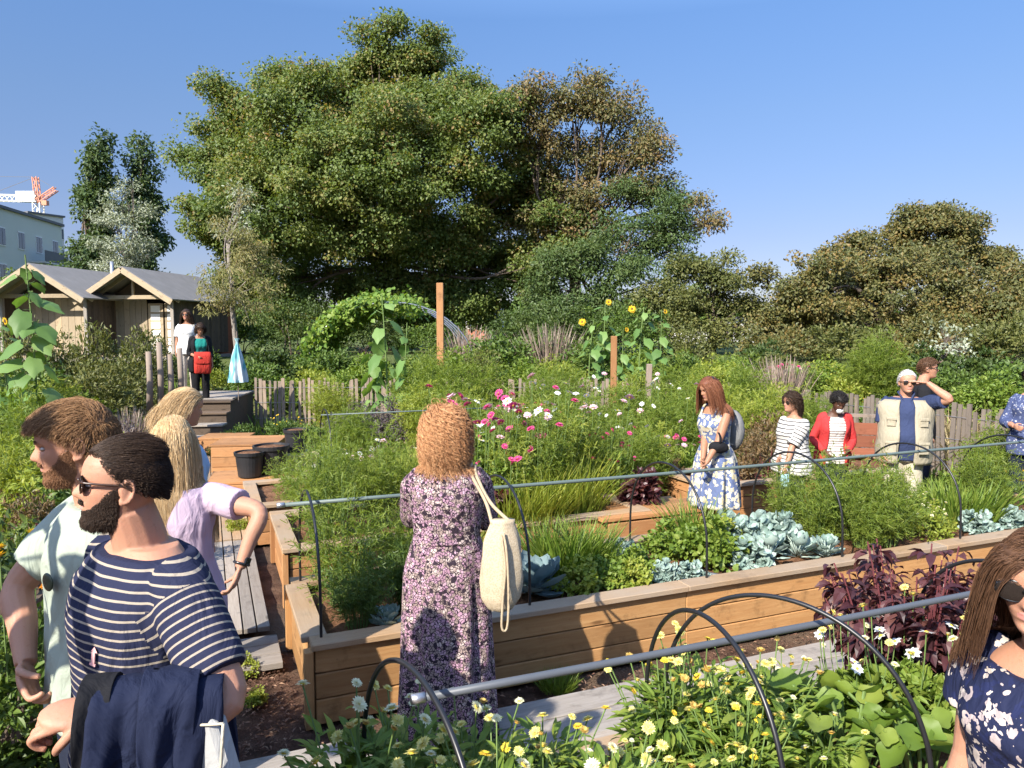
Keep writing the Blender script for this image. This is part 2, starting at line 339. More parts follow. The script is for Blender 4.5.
def calendula(seed, nfl, h=.34, r0=.2, kinds=('lemon', 'cream')):
    r = np.random.default_rng(seed); mb = MB(); st = MB(); parts = []
    n = 420; a = r.uniform(0, 6.283, n); z = r.uniform(.02, h * .82, n); q = np.sqrt(r.random(n)) * r0 * (1 - .35 * z / h)
    P = np.stack([np.cos(a) * q, np.sin(a) * q, z], -1); out = np.stack([np.cos(a), np.sin(a), np.zeros(n)], -1)
    d = unit(out + UP * r.uniform(-.1, 1.0, (n, 1)) + rdir(r, n) * .4); nm = unit(UP - out * .3 + rdir(r, n) * .4)
    scatter(mb, T_leaf(.30, .05, .22), P, d, nm, .085 * r.uniform(.6, 1.25, n), r.random(n))
    for k in range(nfl):
        a = r.uniform(0, 6.283); q = r0 * 1.15 * math.sqrt(r.random()); e = np.array((math.cos(a) * q, math.sin(a) * q, h * r.uniform(.72, 1.25)))
        b = e * np.array((.3, .3, 0)); pts = bez([b, (b + e) / 2 + np.array((0, 0, .03)), e], 5); tube(st, pts, .0028, 5, False)
        m = 5; tt = r.uniform(.2, .85, m); pp = b + (e - b) * tt[:, None]; scatter(mb, T_leaf(.28, .04, .2), pp, unit(rdir(r, m) * np.array((1, 1, .3)) + UP * .5), np.tile(UP, (m, 1)), .055, r.random(m))
        kk = kinds[k % len(kinds)] if r.random() > .15 else 'fade'
        tilt = unit(np.array((r.normal() * .4, r.normal() * .4 - .25, 1))); Mx = Matrix.Translation(Vector(e)) @ Vector(tilt).to_track_quat('Z', 'Y').to_matrix().to_4x4() @ Matrix.Scale(float(r.uniform(.6, 1.0)), 4)
        parts.append(('flower', FL[kk], Mx))
    return [('foliage', mb.mesh('foliage', ML['fresh']), None), ('stem', st.mesh('stem', M_stem), None)] + parts
def flowering(seed, base, n, kinds, r0, h, lo=.75, hi=1.15, sc_=(.8, 1.2), stem=True, face=-.35):
    """adds single flower parts on stems above a base plant"""
    r = np.random.default_rng(seed + 99); st = MB(); parts = list(base)
    for k in range(n):
        a = r.uniform(0, 6.283); q = r0 * math.sqrt(r.random()); e = np.array((math.cos(a) * q, math.sin(a) * q, h * r.uniform(lo, hi)))
        tube(st, bez([e * np.array((.6, .6, .3)), e * np.array((.9, .9, .7)), e], 4), .0028, 4, False)
        tilt = unit(np.array((r.normal() * .5, r.normal() * .4 + face, .9)))
        parts.append(('flower', FL[kinds[int(r.integers(len(kinds)))]], Matrix.Translation(Vector(e)) @ Vector(tilt).to_track_quat('Z', 'Y').to_matrix().to_4x4() @ Matrix.Scale(float(r.uniform(*sc_)), 4)))
    parts.append(('flower_stem', st.mesh('flower_stem', M_stem), None)); return parts
def squash(seed, r0, h, n=16, size=.26, mat=None):
    r = np.random.default_rng(seed); mb = MB(); st = MB()
    for k in range(n):
        a = r.uniform(0, 6.283); q = r0 * math.sqrt(r.random()); e = np.array((math.cos(a) * q, math.sin(a) * q, h * r.uniform(.5, 1)))
        tube(st, bez([e * np.array((.35, .35, 0)), e * np.array((.7, .7, .7)), e], 4), .007, 6, False)
        d = unit(np.array((math.cos(a), math.sin(a), r.uniform(-.5, .15))) + r.normal(size=3) * .3); s = size * r.uniform(.6, 1.15)
        scatter(mb, T_round(1.0 * r.uniform(.9, 1.1), 19, .10, .17, .14, .10), (e - d * s * .12)[None], d[None], unit(UP + r.normal(size=3) * .35 + np.array((0, -.25, 0)))[None], s, r.random())
    return [('foliage', mb.mesh('foliage', mat or ML['vine'], True), None), ('stem', st.mesh('stem', M_stem), None)]
def amaranth(seed, r0, h, nst=22, mat=None, leaf=.12):
    r = np.random.default_rng(seed); mb = MB(); st = MB()
    for k in range(nst):
        a = r.uniform(0, 6.283); q = r0 * math.sqrt(r.random()); hh = h * r.uniform(.6, 1.05) * (1 - .3 * (q / r0) ** 2); e = np.array((math.cos(a) * q, math.sin(a) * q, hh)); b = e * np.array((.4, .4, 0))
        pts = bez([b, e * np.array((.75, .75, .55)), e], 5); tube(st, pts, np.linspace(.006, .003, len(pts)), 5, False)
        m = 26; tt = r.uniform(.25, 1, m); pp = np.stack([np.interp(tt, np.linspace(0, 1, len(pts)), pts[:, i]) for i in range(3)], -1)
        d = unit(rdir(r, m) * np.array((1, 1, .3)) + UP * r.uniform(-.75, .3, (m, 1))); pp = pp + d * .02
        scatter(mb, T_leaf(.55, .10, .38), pp, d, unit(UP + rdir(r, m) * .5), leaf * r.uniform(.5, 1.2, m), np.clip(r.normal(.45, .25, m), 0, 1))
    return [('foliage', mb.mesh('foliage', mat or ML['purple']), None), ('stem', st.mesh('stem', M_stemred), None)]
def sunflower(seed, h, nleaf=12, size=.3, fl=1, low=.18):
    r = np.random.default_rng(seed); mb = MB(); st = MB(); top = np.array((r.normal() * .06, r.normal() * .06, h)); pts = bez([(0, 0, 0), top * np.array((.3, .3, .55)), top], 6)
    tube(st, pts, np.linspace(.016, .009, len(pts)), 7); parts = []
    for k in range(nleaf):
        z = h * np.interp(k / nleaf, [0, 1], [low, .97]); a = k * 2.3 + r.normal() * .3; d = np.array((math.cos(a), math.sin(a), r.uniform(-.25, .35))); d /= np.linalg.norm(d); s = size * r.uniform(.7, 1.1) * np.interp(k / nleaf, [0, .7, 1], [1, 1, .6])
        b = np.array((0, 0, z)) + top * np.array((z / h, z / h, 0)); p = b + d * .14; tube(st, [b, p + UP * .02], .005, 5, False)
        scatter(mb, T_round(.80, 16, .05, -.07, .10, .26), p[None], unit(d * .75 - UP * .75 + r.normal(size=3) * .15)[None], unit(UP * .7 + d * .8 + np.array((-.15, -.35, 0)) + r.normal(size=3) * .2)[None], s, r.random())
    parts = [('foliage', mb.mesh('foliage', ML['sunflower'], True), None), ('stem', st.mesh('stem', M_stem), None)]
    for k in range(fl):
        Mx = Matrix.Translation(Vector(top + np.array((r.normal() * .1, -.06, -.05 - k * .2)))) @ Vector((r.normal() * .3, -1, .25)).to_track_quat('Z', 'Y').to_matrix().to_4x4()
        parts.append(('flower', FL['sun'], Mx))
    return parts
def inst(parts, name, loc, label, cat, rz=0.0, scale=1.0, group=None):
    """one plant: an Empty with its parts, or the mesh itself when it has no parts"""
    if not isinstance(parts, list):
        o = link(name, parts); o.location = tuple(float(v) for v in loc); o.rotation_euler = (0, 0, rz); o.scale = scale if hasattr(scale, '__len__') else (scale,) * 3
        return tag(o, label, cat, group)
    e = empty(name, loc, rz, label, cat, group, scale)
    for pn, me, mx in parts: link(pn, me, e, mx)
    return e
# ------------------------------------------------------------------ trees
def tree_mesh(seed, trunk, lumps, mat, per_m3=26, leaf=.24, T=None, clump=.55, per=60, barkm=None, tr=.28, cover=1.0, flat=.65, limbs=60, droop=0.0, lobe=9, lw=.42, lsz=.36):
    """trunk: base point and fork point; lumps: (centre, radius xyz) of the crown; leaf clumps sit through each lump"""
    r = np.random.default_rng(seed); mb = MB(); wd = MB(); T = T or T_diamond(.6); base, fork = np.asarray(trunk[0], float), np.asarray(trunk[1], float)
    pts = bez([base, base * .5 + fork * .5 + r.normal(size=3) * tr * .5, fork], 6); tube(wd, pts, np.linspace(tr * 1.25, tr * .8, len(pts)), 9)
    C = []
    for c, rad in lumps:
        c = np.asarray(c, float); rad = np.asarray(rad, float) * np.ones(3)
        n = max(4, int(per_m3 * rad.prod() ** (2 / 3) * cover)); nl = max(5, int(n / lobe)); lc = rdir(r, nl); lc[:, 1] -= .25; lc = unit(lc) * r.uniform(.55, .98, (nl, 1)); w_ = rdir(r, n) * (r.random((n, 1)) ** .35) * lsz; w_[:, 2] = w_[:, 2] * .7 + .08; u = lc[r.integers(nl, size=n)] + w_; p = c + u * rad
        C.append(p); 
        l0 = fork + (c - fork) * .05; mid = (fork * .5 + c * .5) + r.normal(size=3) * .25 * np.linalg.norm(c - fork) * .3 + UP * .1 * np.linalg.norm(c - fork) * .3
        lp = bez([l0, mid, c], 6); k = np.linalg.norm(c - fork); tube(wd, lp, np.linspace(tr * lw, tr * .10, len(lp)), 6)
        for j in range(max(3, int(limbs / len(lumps)))):
            s = lp[r.integers(len(lp) // 2, len(lp))]; e = p[r.integers(n)]; tube(wd, bez([s, s * .5 + e * .5 + r.normal(size=3) * .15 * rad.min(), e], 4), np.linspace(tr * .14, tr * .03, 9), 4, False)
    C = np.concatenate(C); n = len(C); rad = clump * r.uniform(.55, 1.35, n)
    P = np.repeat(C, per, 0) + inball(r, n * per) * np.repeat(rad, per)[:, None] * np.array((1.15, 1.15, flat)); out = unit(P - np.repeat(C, per, 0) + rdir(r, n * per) * .02)
    d = unit(out * .6 + rdir(r, len(P)) * .8 - UP * (.35 + droop)); nm = unit(UP * .55 + out * .35 + rdir(r, len(P)) * .6 + np.array((0, -.25, 0)))
    ti = np.clip(np.repeat(r.random(n) ** 1.4, per) * .68 + r.random(len(P)) * .36, 0, 1)
    scatter(mb, T, P, d, nm, leaf * r.uniform(.6, 1.3, len(P)), ti)
    return mb, wd
def tree(name, label, px, d, zb, lumps_px, mat, seed, fork=.35, barkm=None, depthf=.8, grp=None, cat='tree', tr=.28, **kw):
    """crown lumps are planned in picture pixels at distance d, then jittered in depth"""
    r = np.random.default_rng(seed); base = W(px, 330, d); base[2] = 0.0; o = empty(name, (base[0], d, zb), 0, label, cat, grp); lumps = []
    for (x, y, rr) in lumps_px:
        rm = rr * d / FPX; c = W(x, y, d) - np.array((base[0], d, zb)); c[1] += r.uniform(-1, 1) * rm * depthf; lumps.append((c, (rm, rm * .9, rm * .85)))
    top = max(l[0][2] for l in lumps)
    mb, wd = tree_mesh(seed, ((0, 0, -.2), (r.normal() * .3, r.normal() * .3, top * fork)), lumps, mat, tr=tr, **kw)
    mb.obj('crown', mat, o); wd.obj('trunk', barkm or M_twig, o, True); return o
# ------------------------------------------------------------------ ground
FENCE = np.array([(-5.35, 15.3), (3.1, 15.4), (4.9, 12.6), (6.25, 9.75), (7.4, 7.4)])
def fdist(x, y):
    """signed distance behind the fence line (positive = beyond)"""
    best = np.full(np.shape(x), 1e9); sg = np.zeros(np.shape(x))
    for a, b in zip(FENCE[:-1], FENCE[1:]):
        d = b - a; l2 = d @ d; t = np.clip(((x - a[0]) * d[0] + (y - a[1]) * d[1]) / l2, 0, 1); qx = a[0] + t * d[0]; qy = a[1] + t * d[1]
        dd = np.hypot(x - qx, y - qy); s = np.sign(d[0] * (y - a[1]) - d[1] * (x - a[0])); m = dd < best; best = np.where(m, dd, best); sg = np.where(m, s, sg)
    return best * sg
def terrain(x, y):
    x = np.asarray(x, float); y = np.asarray(y, float)
    f = fdist(np.maximum(x, -5.0), y); z = .55 * smooth(.25, 2.2, f) + .45 * smooth(4, 14, f)
    lf = smooth(-3.2, -5.0, x - (y - 4) * -.30) * smooth(3, 8, y) * .35 * (1 - smooth(14, 17, y)); return z + lf
def tz(x, y): return float(terrain(x, y))
u1 = np.array((.925, .380, 0)); u1 /= np.linalg.norm(u1); n1 = np.array((-u1[1], u1[0], 0)); C1 = np.array((-1.03, 3.68, 0))
def B(t, s, z=0.0): return C1 + u1 * t + n1 * s + np.array((0, 0, z))
UA = math.atan2(u1[1], u1[0])
def warp(n, a, b, k): s = np.linspace(-1, 1, n); w = np.sinh(k * s) / math.sinh(k); return np.where(w < 0, -a * w * -1, b * w)
gx = warp(161, 900, 900, 6.5); gy = np.concatenate([np.linspace(-60, -4, 12), np.linspace(-3, 32, 141), 32 + (np.geomspace(1, 900, 40) - 1) * 1.2 + .8])
X, Y = np.meshgrid(gx, gy); rz_ = np.random.default_rng(1).normal(size=X.shape) * .012 * (np.abs(X) < 30)
mb = MB(); mb.add(np.stack([X, Y, terrain(X, Y) + rz_ - .02], -1).reshape(-1, 3), q=gridq(len(gy), len(gx), False))
m, t, out = nt('garden_soil'); v = objco(t)
c = ramp(t, noise(t, v, 9, 6, .7), [(.3, (.04, .025, .018)), (.5, (.095, .055, .038)), (.72, (.18, .105, .07))])
c = mix(t, ramp(t, noise(t, v, 1.3, 3), [(.45, (0, 0, 0)), (.6, (.7, .7, .7))]), c, (.15, .105, .07))
sep = t.nodes.new('ShaderNodeSeparateXYZ'); L(t, v, sep.inputs[0])
far = ramp(t, math_(t, 'MULTIPLY', sep.outputs['Y'], .02), [(.26, (0, 0, 0)), (.36, (1, 1, 1))])
c = mix(t, far, c, ramp(t, noise(t, v, 2.5, 5, .7), [(.35, (.07, .08, .03)), (.6, (.10, .13, .04))]))
principled(t, out, c, .95, noise(t, v, 38, 5, .75), 1.0, .03, spec=.1)
tag(mb.obj('ground', m, sm=True), kind='structure')
# ------------------------------------------------------------------ woods
W_new = M_wood('larch_boards', (0.36, 0.19, 0.075), (0.45, 0.265, 0.115), (0.22, 0.1, 0.035))
W_orange = M_wood('orange_boards', (0.36, 0.175, 0.07), (0.43, 0.235, 0.105), (0.22, 0.09, 0.035))
W_grey = M_wood('weathered_boards', (0.25, 0.22, 0.19), (0.34, 0.31, 0.275), (0.13, 0.11, 0.09), .85)
W_top = M_wood('bed_rim', (0.31, 0.2, 0.11), (0.4, 0.275, 0.16), (0.18, 0.105, 0.055), .7, grey=(.30, .235, .17))
W_pale = M_wood('chestnut_pales', (0.22, 0.175, 0.14), (0.31, 0.25, 0.2), (0.085, 0.06, 0.048), .85)
W_pale2 = M_wood('old_grey_pales', (.15, .125, .105), (.22, .185, .15), (.06, .045, .038), .85)
W_rust = M_wood('rust_boards', (0.22, 0.075, 0.04), (0.28, 0.105, 0.055), (0.11, 0.035, 0.025), .7)
W_shed = M_wood('pale_spruce', (0.32, 0.255, 0.17), (0.39, 0.325, 0.23), (0.2, 0.145, 0.09), .75)
W_dark = M_wood('dark_boards', (.10, .075, .055), (.15, .11, .08), (.05, .035, .025), .85)
m, t, out = nt('bed_soil'); v = objco(t)
principled(t, out, ramp(t, noise(t, v, 14, 6, .7), [(.3, (.07, .035, .02)), (.5, (.17, .085, .045)), (.7, (.27, .145, .08))]), .95, noise(t, v, 45, 5, .75), 1.0, .025, spec=.1); M_soil = m
# ------------------------------------------------------------------ raised beds
def raised_bed(name, label, t0, t1, s0, s1, h, boards=3, wood=W_new, rim=W_top, group=None, soil=.06, front=True, rimw=.13):
    o = empty(name, B(t0, s0), UA, label, 'raised bed', group); Lx, Ly = t1 - t0, s1 - s0; bh = (h - .035) / boards
    def side(nm, a, b, inward):
        mb = MB(); a = np.array(a + (0,)); b = np.array(b + (0,)); d = unit(b - a); ln = np.linalg.norm(b - a); nn = max(1, round(ln / 2.6))
        for k in range(boards):
            for j in range(nn):
                p0 = a + d * ln * j / nn; p1 = a + d * (ln * (j + 1) / nn - .003); z = UP * (bh * (k + .5) + .004)
                bar(mb, p0 + z, p1 + z, .036, bh - .007)
        mb.obj(nm, wood, o, bevel=.004)
    side('front_panel', (.02, .02), (Lx - .02, .02), 1); side('back_panel', (.02, Ly - .02), (Lx - .02, Ly - .02), 1)
    side('end_panel', (.02, .04), (.02, Ly - .04), 1); side('end_panel', (Lx - .02, .04), (Lx - .02, Ly - .04), 1)
    for (x, y) in ((-.012, .012), (Lx + .012, .012), (-.012, Ly - .012), (Lx + .012, Ly - .012)):
        mb = MB(); box(mb, (x, y, (h - .04) / 2), (.045, .065, h - .04)); mb.obj('corner_post', wood, o, bevel=.004)
    mb = MB(); z = h - .0175; nn = max(1, round(Lx / 2.6))
    for j in range(nn):
        for y in (rimw / 2 - .035, Ly - rimw / 2 + .035): box(mb, (Lx * (j + .5) / nn, y, z + .0006 * j), (Lx / nn - .003 + (.07 if nn == 1 else .0), rimw, .034))
    for x in (rimw / 2 - .035, Lx - rimw / 2 + .035): box(mb, (x, Ly / 2, z), (rimw, Ly - 2 * rimw + .068, .034))
    mb.obj('rim', rim, o, bevel=.004)
    nx, ny = max(8, int(Lx / .08)), max(6, int(Ly / .08)); gx_, gy_ = np.meshgrid(np.linspace(.04, Lx - .04, nx), np.linspace(.04, Ly - .04, ny))
    rr = np.random.default_rng(int(Lx * 100)); zz = h - soil + rr.normal(size=gx_.shape) * .012
    mb = MB(); mb.add(np.stack([gx_, gy_, zz], -1).reshape(-1, 3), q=gridq(ny, nx, False)); mb.obj('soil', M_soil, o, True); return o
H1 = .45
raised_bed('raised_bed', 'long timber raised bed with pipe and hoops behind the woman in the purple dress', 0, 6.9, 0, 1.06, H1)
raised_bed('raised_bed', 'timber raised bed full of tall cosmos beyond the path behind the long bed', .05, 3.15, 1.78, 2.95, .45, wood=W_orange)
H0 = .33
raised_bed('raised_bed', 'front raised bed of yellow calendula nearest the camera', -.05, 5.2, -2.2, -1.18, H0, 2, wood=W_orange)
raised_bed('raised_bed', 'small raised bed on the left behind the lilac woman\'s elbow', -.1, .75, 3.5, 4.7, .40, wood=W_orange)
raised_bed('raised_bed', 'raised bed at the right behind the man in the beige vest', 4.4, 7.6, 2.5, 3.4, .42, wood=W_orange)
# triangular corner bench next to the woman in the floral sundress
o = empty('corner_bench', B(2.95, 1.66), UA, 'orange triangular corner bench of boards left of the woman in the floral sundress', 'bench')
mb = MB()
for k in range(5):
    y = .07 + .135 * k; w0 = .78 * (1 - y / .82); box(mb, (.40, y, .42), (max(.16, 2 * w0 - .0), .13, .035))
mb.obj('seat', W_orange, o, bevel=.003)
mb = MB(); box(mb, (.4, .02, .30), (1.3, .03, .17)); box(mb, (.4, .02, .105), (1.3, .03, .20)); mb.obj('front_panel', W_orange, o, bevel=.003)
mb = MB(); bar(mb, (1.02, .05, .2), (.44, .72, .2), .03, .36, up=UP); bar(mb, (-.22, .05, .2), (.36, .72, .2), .03, .36); mb.obj('side_panel', W_orange, o, bevel=.003)
# ------------------------------------------------------------------ boardwalks
mb = MB(); rb = random.Random(5)
for k in range(5):
    t0 = -1.25 + k * 1.55
    for j in range(4):
        s = -.40 - .205 * j - rb.uniform(0, .004); a = B(t0 + rb.uniform(0, .01), s, .05 + rb.uniform(0, .006)); bar(mb, a, a + u1 * 1.535, .195, .04)
    for tt in (.12, 1.4): bar(mb, B(t0 + tt, -.31, .012), B(t0 + tt, -1.12, .012), .08, .03)
tag(mb.obj('boardwalk', W_grey, bevel=.004), kind='structure')
mb = MB()
for k in range(3):   # cross boards, then decking running away up the left path
    a = B(-1.2, .78 + .15 * k, .045); bar(mb, a, a + u1 * 1.12, .142, .04)
for k in range(11):
    for j in range(4):
        t_ = -1.02 + .087 * k + (0); s0 = 1.28 + j * 2.3; bar(mb, B(t_, s0 + .02, .05 + rb.uniform(0, .004)), B(t_, s0 + 2.26, .05 + rb.uniform(0, .004)), .078, .035, mat=0 if j < 1 else 1)
tag(mb.obj('decking', [W_grey, W_top], bevel=.003), kind='structure')
mb = MB()
for k in range(5):
    for j in range(4): a = B(.95 + k * 1.5, 1.24 + .125 * j, .04); bar(mb, a, a + u1 * 1.48, .118, .035)
tag(mb.obj('boardwalk', W_orange, bevel=.003), kind='structure')
# wood chips of the mulch strips
r = np.random.default_rng(12); n = 5200; mb = MB(); tt = r.uniform(-1.3, 6.5, n); ss = np.where(r.random(n) < .55, r.uniform(-.36, -.02, n), r.uniform(-1.18, -1.0, n)); left = r.random(n) < .42
tt = np.where(left, r.uniform(-1.2, -.06, n), tt); ss = np.where(left, r.uniform(-.15, 1.2, n), ss)
P = C1 + tt[:, None] * u1 + ss[:, None] * n1 + np.array((0, 0, .004)); P[:, 2] += r.uniform(0, .014, n)
scatter(mb, T_diamond(.35, .1), P, rdir(r, n) * np.array((1, 1, .25)), unit(UP + rdir(r, n) * .5), r.uniform(.012, .04, n), r.random(n))
M_chip = M_leaf('bark_chip', [(.06, .03, .022), (.16, .085, .06), (.30, .19, .13)], .9, 0.0, .1)
tag(mb.obj('bark_mulch', M_chip), 'reddish bark mulch scattered beside the boardwalk', 'mulch', kind='stuff')
# ------------------------------------------------------------------ pipes and hoops
M_pipe = M_plain('grey_pipe', (.075, .083, .095), .5, .12, 12); M_pipe2 = M_plain('green_grey_pipe', (.10, .13, .12), .5, .2, 8); M_hose = M_plain('black_hose', (.012, .012, .013), .38, .2, 20, spec=.5); M_metal = M_plain('dull_steel', (.45, .45, .46), .35, .1, 20, metal=.8)
M_black = M_plain('black_plastic', (.02, .02, .022), .45, .3, 12)
def hoop(label, t, s0, s1, z0, zt, tilt=0.0, grp=None, rad=.009):
    th = np.linspace(0, math.pi, 25); w = (s1 - s0) / 2; pts = [B(t - tilt, s0, z0 - .1)] + [B(t + tilt * (-math.cos(a)) * 1.0, (s0 + s1) / 2 - w * math.cos(a), z0 + .12 + (zt - z0 - .12) * math.sin(a) ** .8) for a in th] + [B(t + tilt, s1, z0 - .1)]
    mb = MB(); pts = np.array(pts); pts = bez(pts[::2], 4); c = B(t, (s0 + s1) / 2); tube(mb, pts - c, rad, 7); o = mb.obj('hoop', M_hose, sm=True); o.location = c; return tag(o, label, 'hoop', grp)
def pipe(label, a, b, rad, m=M_pipe, ext=True):
    o = empty('support_pipe', (a + b) / 2, 0, label, 'pipe'); c = (a + b) / 2; mb = MB(); s = np.linspace(0, 1, 12)[:, None]; pts = a + (b - a) * s - c; pts[:, 2] -= .012 * np.sin(np.pi * s[:, 0]); tube(mb, pts, rad, 12); mb.obj('pipe', m, o, True)
    mb = MB(); d = unit(b - a); tube(mb, [a - c - d * .012, a - c + d * .03], rad * 1.25, 12); mb.obj('end_cap', M_metal, o, True); return o
G0 = 'black hoops over the front calendula bed'; G1 = 'black hoops over the long timber bed'
ZP0, ZP1 = .945, 1.065
pipe('thick grey pipe across the front calendula bed', B(.10, -1.70, ZP0), B(4.4, -1.70, ZP0), .0128)
pipe('long grey-green pipe across the hoops of the long timber bed', B(-.10, .5, ZP1), B(7.0, .5, ZP1), .012, M_pipe2)
hoop('leftmost black hoop of the front bed at the pipe\'s capped end', .10, -2.15, -1.24, H0, 1.03, -.07, G0)
hoop('left of the two crossing black hoops over the yellow calendula', 1.17, -2.15, -1.24, H0, 1.03, .04, G0)
hoop('right of the two crossing black hoops reaching over the squash leaves', 1.52, -2.15, -1.24, H0, 1.05, -.22, G0)
hoop('black hoop in the front bed beside the burgundy amaranth', 2.75, -2.15, -1.24, H0, 1.03, 0, G0)
for t_, lb in ((.06, 'first black hoop at the left corner of the long bed'), (1.25, 'black hoop over the blue kale beside the cream bag'), (2.50, 'black hoop in front of the woman in the floral sundress'), (3.66, 'black hoop between the silver cabbages and the woman in the striped blouse'), (4.86, 'black hoop below the man in the beige vest'), (6.1, 'rightmost black hoop of the long bed')):
    hoop(lb, t_, .06, 1.0, H1, 1.12, 0, G1, .008)
# far hoop with its rod, left of the curly woman
hoop('thin dark hoop over the pale pink flowers in the middle garden', .9, 5.2, 6.2, .3, 1.05, 0, None, .008)
mb = MB(); a = B(.85, 5.7, .98); tube(mb, [np.zeros(3), u1 * 2.6], .009, 6); o = mb.obj('rod', M_pipe2, sm=True); o.location = a; tag(o, 'thin green rod above the pale pink flowers behind the curly haired woman', 'rod')
# ------------------------------------------------------------------ chestnut paling fences
M_wire = M_plain('fence_wire', (.25, .25, .26), .5, .1, 10, metal=.6)
def paling(label, pts, h=1.02, step=.102, seed=1, posts=2.2, m=None):
    r = random.Random(seed); pts = np.asarray(pts, float); o = empty('paling_fence', (pts[0][0], pts[0][1], 0), 0, label, 'fence'); base = np.array((pts[0][0], pts[0][1], 0)); mb = MB()
    ln = np.r_[0, np.cumsum(np.linalg.norm(np.diff(pts, axis=0), axis=1))]; s = .03; lines = []
    def at(q): return np.array((np.interp(q, ln, pts[:, 0]), np.interp(q, ln, pts[:, 1]), 0.0))
    while s < ln[-1]:
        p = at(s); z = tz(p[0], p[1]); hh = h * r.uniform(.93, 1.05); a = p + np.array((0, 0, z + .02)) - base; b = a + np.array((r.gauss(0, .022), r.gauss(0, .02), hh)); w = r.uniform(.046, .066)
        d = unit(at(min(s + .1, ln[-1])) - at(max(0, s - .1))); bar(mb, a, b, r.uniform(.016, .024), w, up=d); s += step * r.uniform(.82, 1.15)
    mb.obj('pales', m or W_pale, o)
    mb = MB(); q = np.linspace(0, ln[-1], int(ln[-1] / .3) + 2)
    for zz in (.22, .55, .86): tube(mb, [at(k) + np.array((0, -.02, tz(*at(k)[:2]) + zz * h)) - base for k in q], .004, 4)
    mb.obj('wire', M_wire, o); s = .1
    while s < ln[-1]:
        p = at(s); mb = MB(); z = tz(p[0], p[1]); tube(mb, [p - base + np.array((.0, .05, z - .1)), p - base + np.array((.01, .05, z + h * 1.04))], .034, 8); mb.obj('post', W_pale, o); s += posts
    return o
paling('weathered paling fence running behind the pots and purple shrub', FENCE[:2] + np.array([(0, 0), (0, 0)]), 1.0, seed=2)
paling('dark leaning paling fence at the right behind the man in the beige vest', [(4.95, 12.55), (5.5, 11.4), (5.95, 10.4), (6.25, 9.75), (6.7, 8.8), (7.3, 7.6)], 1.0, .085, seed=3, m=W_pale2)
paling('grey paling fence seen between the cosmos and the woman in the striped blouse', [(3.15, 15.2), (3.9, 14.1), (4.85, 12.7)], 1.0, seed=4)
# dark board edge of the left planting beside the two men
o = empty('board_fence', (-2.1, 2.05, 0), 0, 'dark low board fence at the left edge behind the man in the mint shirt', 'fence'); mb = MB(); rf = random.Random(8)
for k in range(24):
    a = np.array((-.0 - .048 * k * 1.0, .05 + .16 * k * .92, 0.0)); bar(mb, a, a + np.array((rf.gauss(0, .012), rf.gauss(0, .012), .72 + rf.uniform(-.05, .05))), .02, .075, up=unit(np.array((-.3, .95, 0))))
mb.obj('pales', W_dark, o); mb = MB(); bar(mb, (.03, 0, .5), (-1.05, 3.5, .5), .03, .06); mb.obj('rail', W_dark, o)
# ------------------------------------------------------------------ compost bin, posts, boxes, pots, steps
p = G(868, 470, 0); o = empty('compost_bin', W(868, 440, 9.6) * np.array((1, 1, 0)), -.25, 'rust red board compost bin beside the man in the beige vest', 'compost bin'); mb = MB()
for k in range(5): box(mb, (0, 0, .1 + .165 * k), (.62, .03, .155)); 
mb.obj('front_panel', W_rust, o, bevel=.003)
for x in (-.31, .31):
    mb = MB()
    for k in range(5): box(mb, (x, .3, .1 + .165 * k), (.03, .58, .155), grain=1)
    mb.obj('side_panel', W_rust, o, bevel=.003)
mb = MB(); box(mb, (0, 0, .935), (.72, .07, .04)); box(mb, (-.31, .32, .935), (.06, .56, .04), grain=1); box(mb, (.31, .32, .935), (.06, .56, .04), grain=1); mb.obj('rim', W_pale, o)
def post(label, px, d, top_py, w=.09, m=W_orange, tilt=0.0):
    p = W(px, top_py, d); z = tz(p[0], d); mb = MB(); bar(mb, (0, 0, -.2), (tilt, 0, p[2] - z), w, w, up=(0, 1, 0)); o = mb.obj('timber_post', m, bevel=.008); o.location = (p[0], d, z); return tag(o, label, 'post', 'tall timber posts in the garden')
post('tall orange timber post beside the vine tunnel', 440, 16.5, 283, .15)
post('sunlit timber post among the cosmos below the sunflowers', 614, 12.5, 336, .10)
post('shorter weathered timber post right of the sunlit one', 647, 12.2, 364, .09, W_pale, .04)
def crate(name, label, px, d, w, dp, h, rz, lid=True, m=W_orange):
    p = W(px, 400, d); o = empty(name, (p[0], d, tz(p[0], d)), rz, label, 'wooden box'); mb = MB(); nb = max(2, round(h / .15))
    for k in range(nb):
        z = h * (k + .5) / nb; bh = h / nb - .006
        box(mb, (0, -dp / 2, z), (w, .03, bh)); box(mb, (0, dp / 2, z), (w, .03, bh)); box(mb, (-w / 2 + .015, 0, z), (.03, dp - .034, bh), grain=1); box(mb, (w / 2 - .015, 0, z), (.03, dp - .034, bh), grain=1)
    mb.obj('side_boards', m, o, bevel=.003)
    if lid:
        mb = MB(); nl = max(2, round(dp / .2))
        for k in range(nl): box(mb, (0, -dp / 2 + dp * (k + .5) / nl, h + .018), (w + .06, dp / nl - .006, .03))
        mb.obj('lid', m, o, bevel=.003)
    return o
crate('storage_box', 'orange lidded wooden box on the path below the paling fence', 249, 10.7, .85, .9, .42, .12)
crate('storage_box', 'low wooden box behind the black pots at the path side', 226, 12.0, .7, .6, .30, .1)
crate('plinth_box', 'small pale wooden block carrying the tallest black pot', 297, 9.6, .5, .5, .42, .2, True, W_shed)
crate('storage_box', 'flat wooden box standing under the left black pots', 254, 9.1, 1.0, .8, .22, .3)
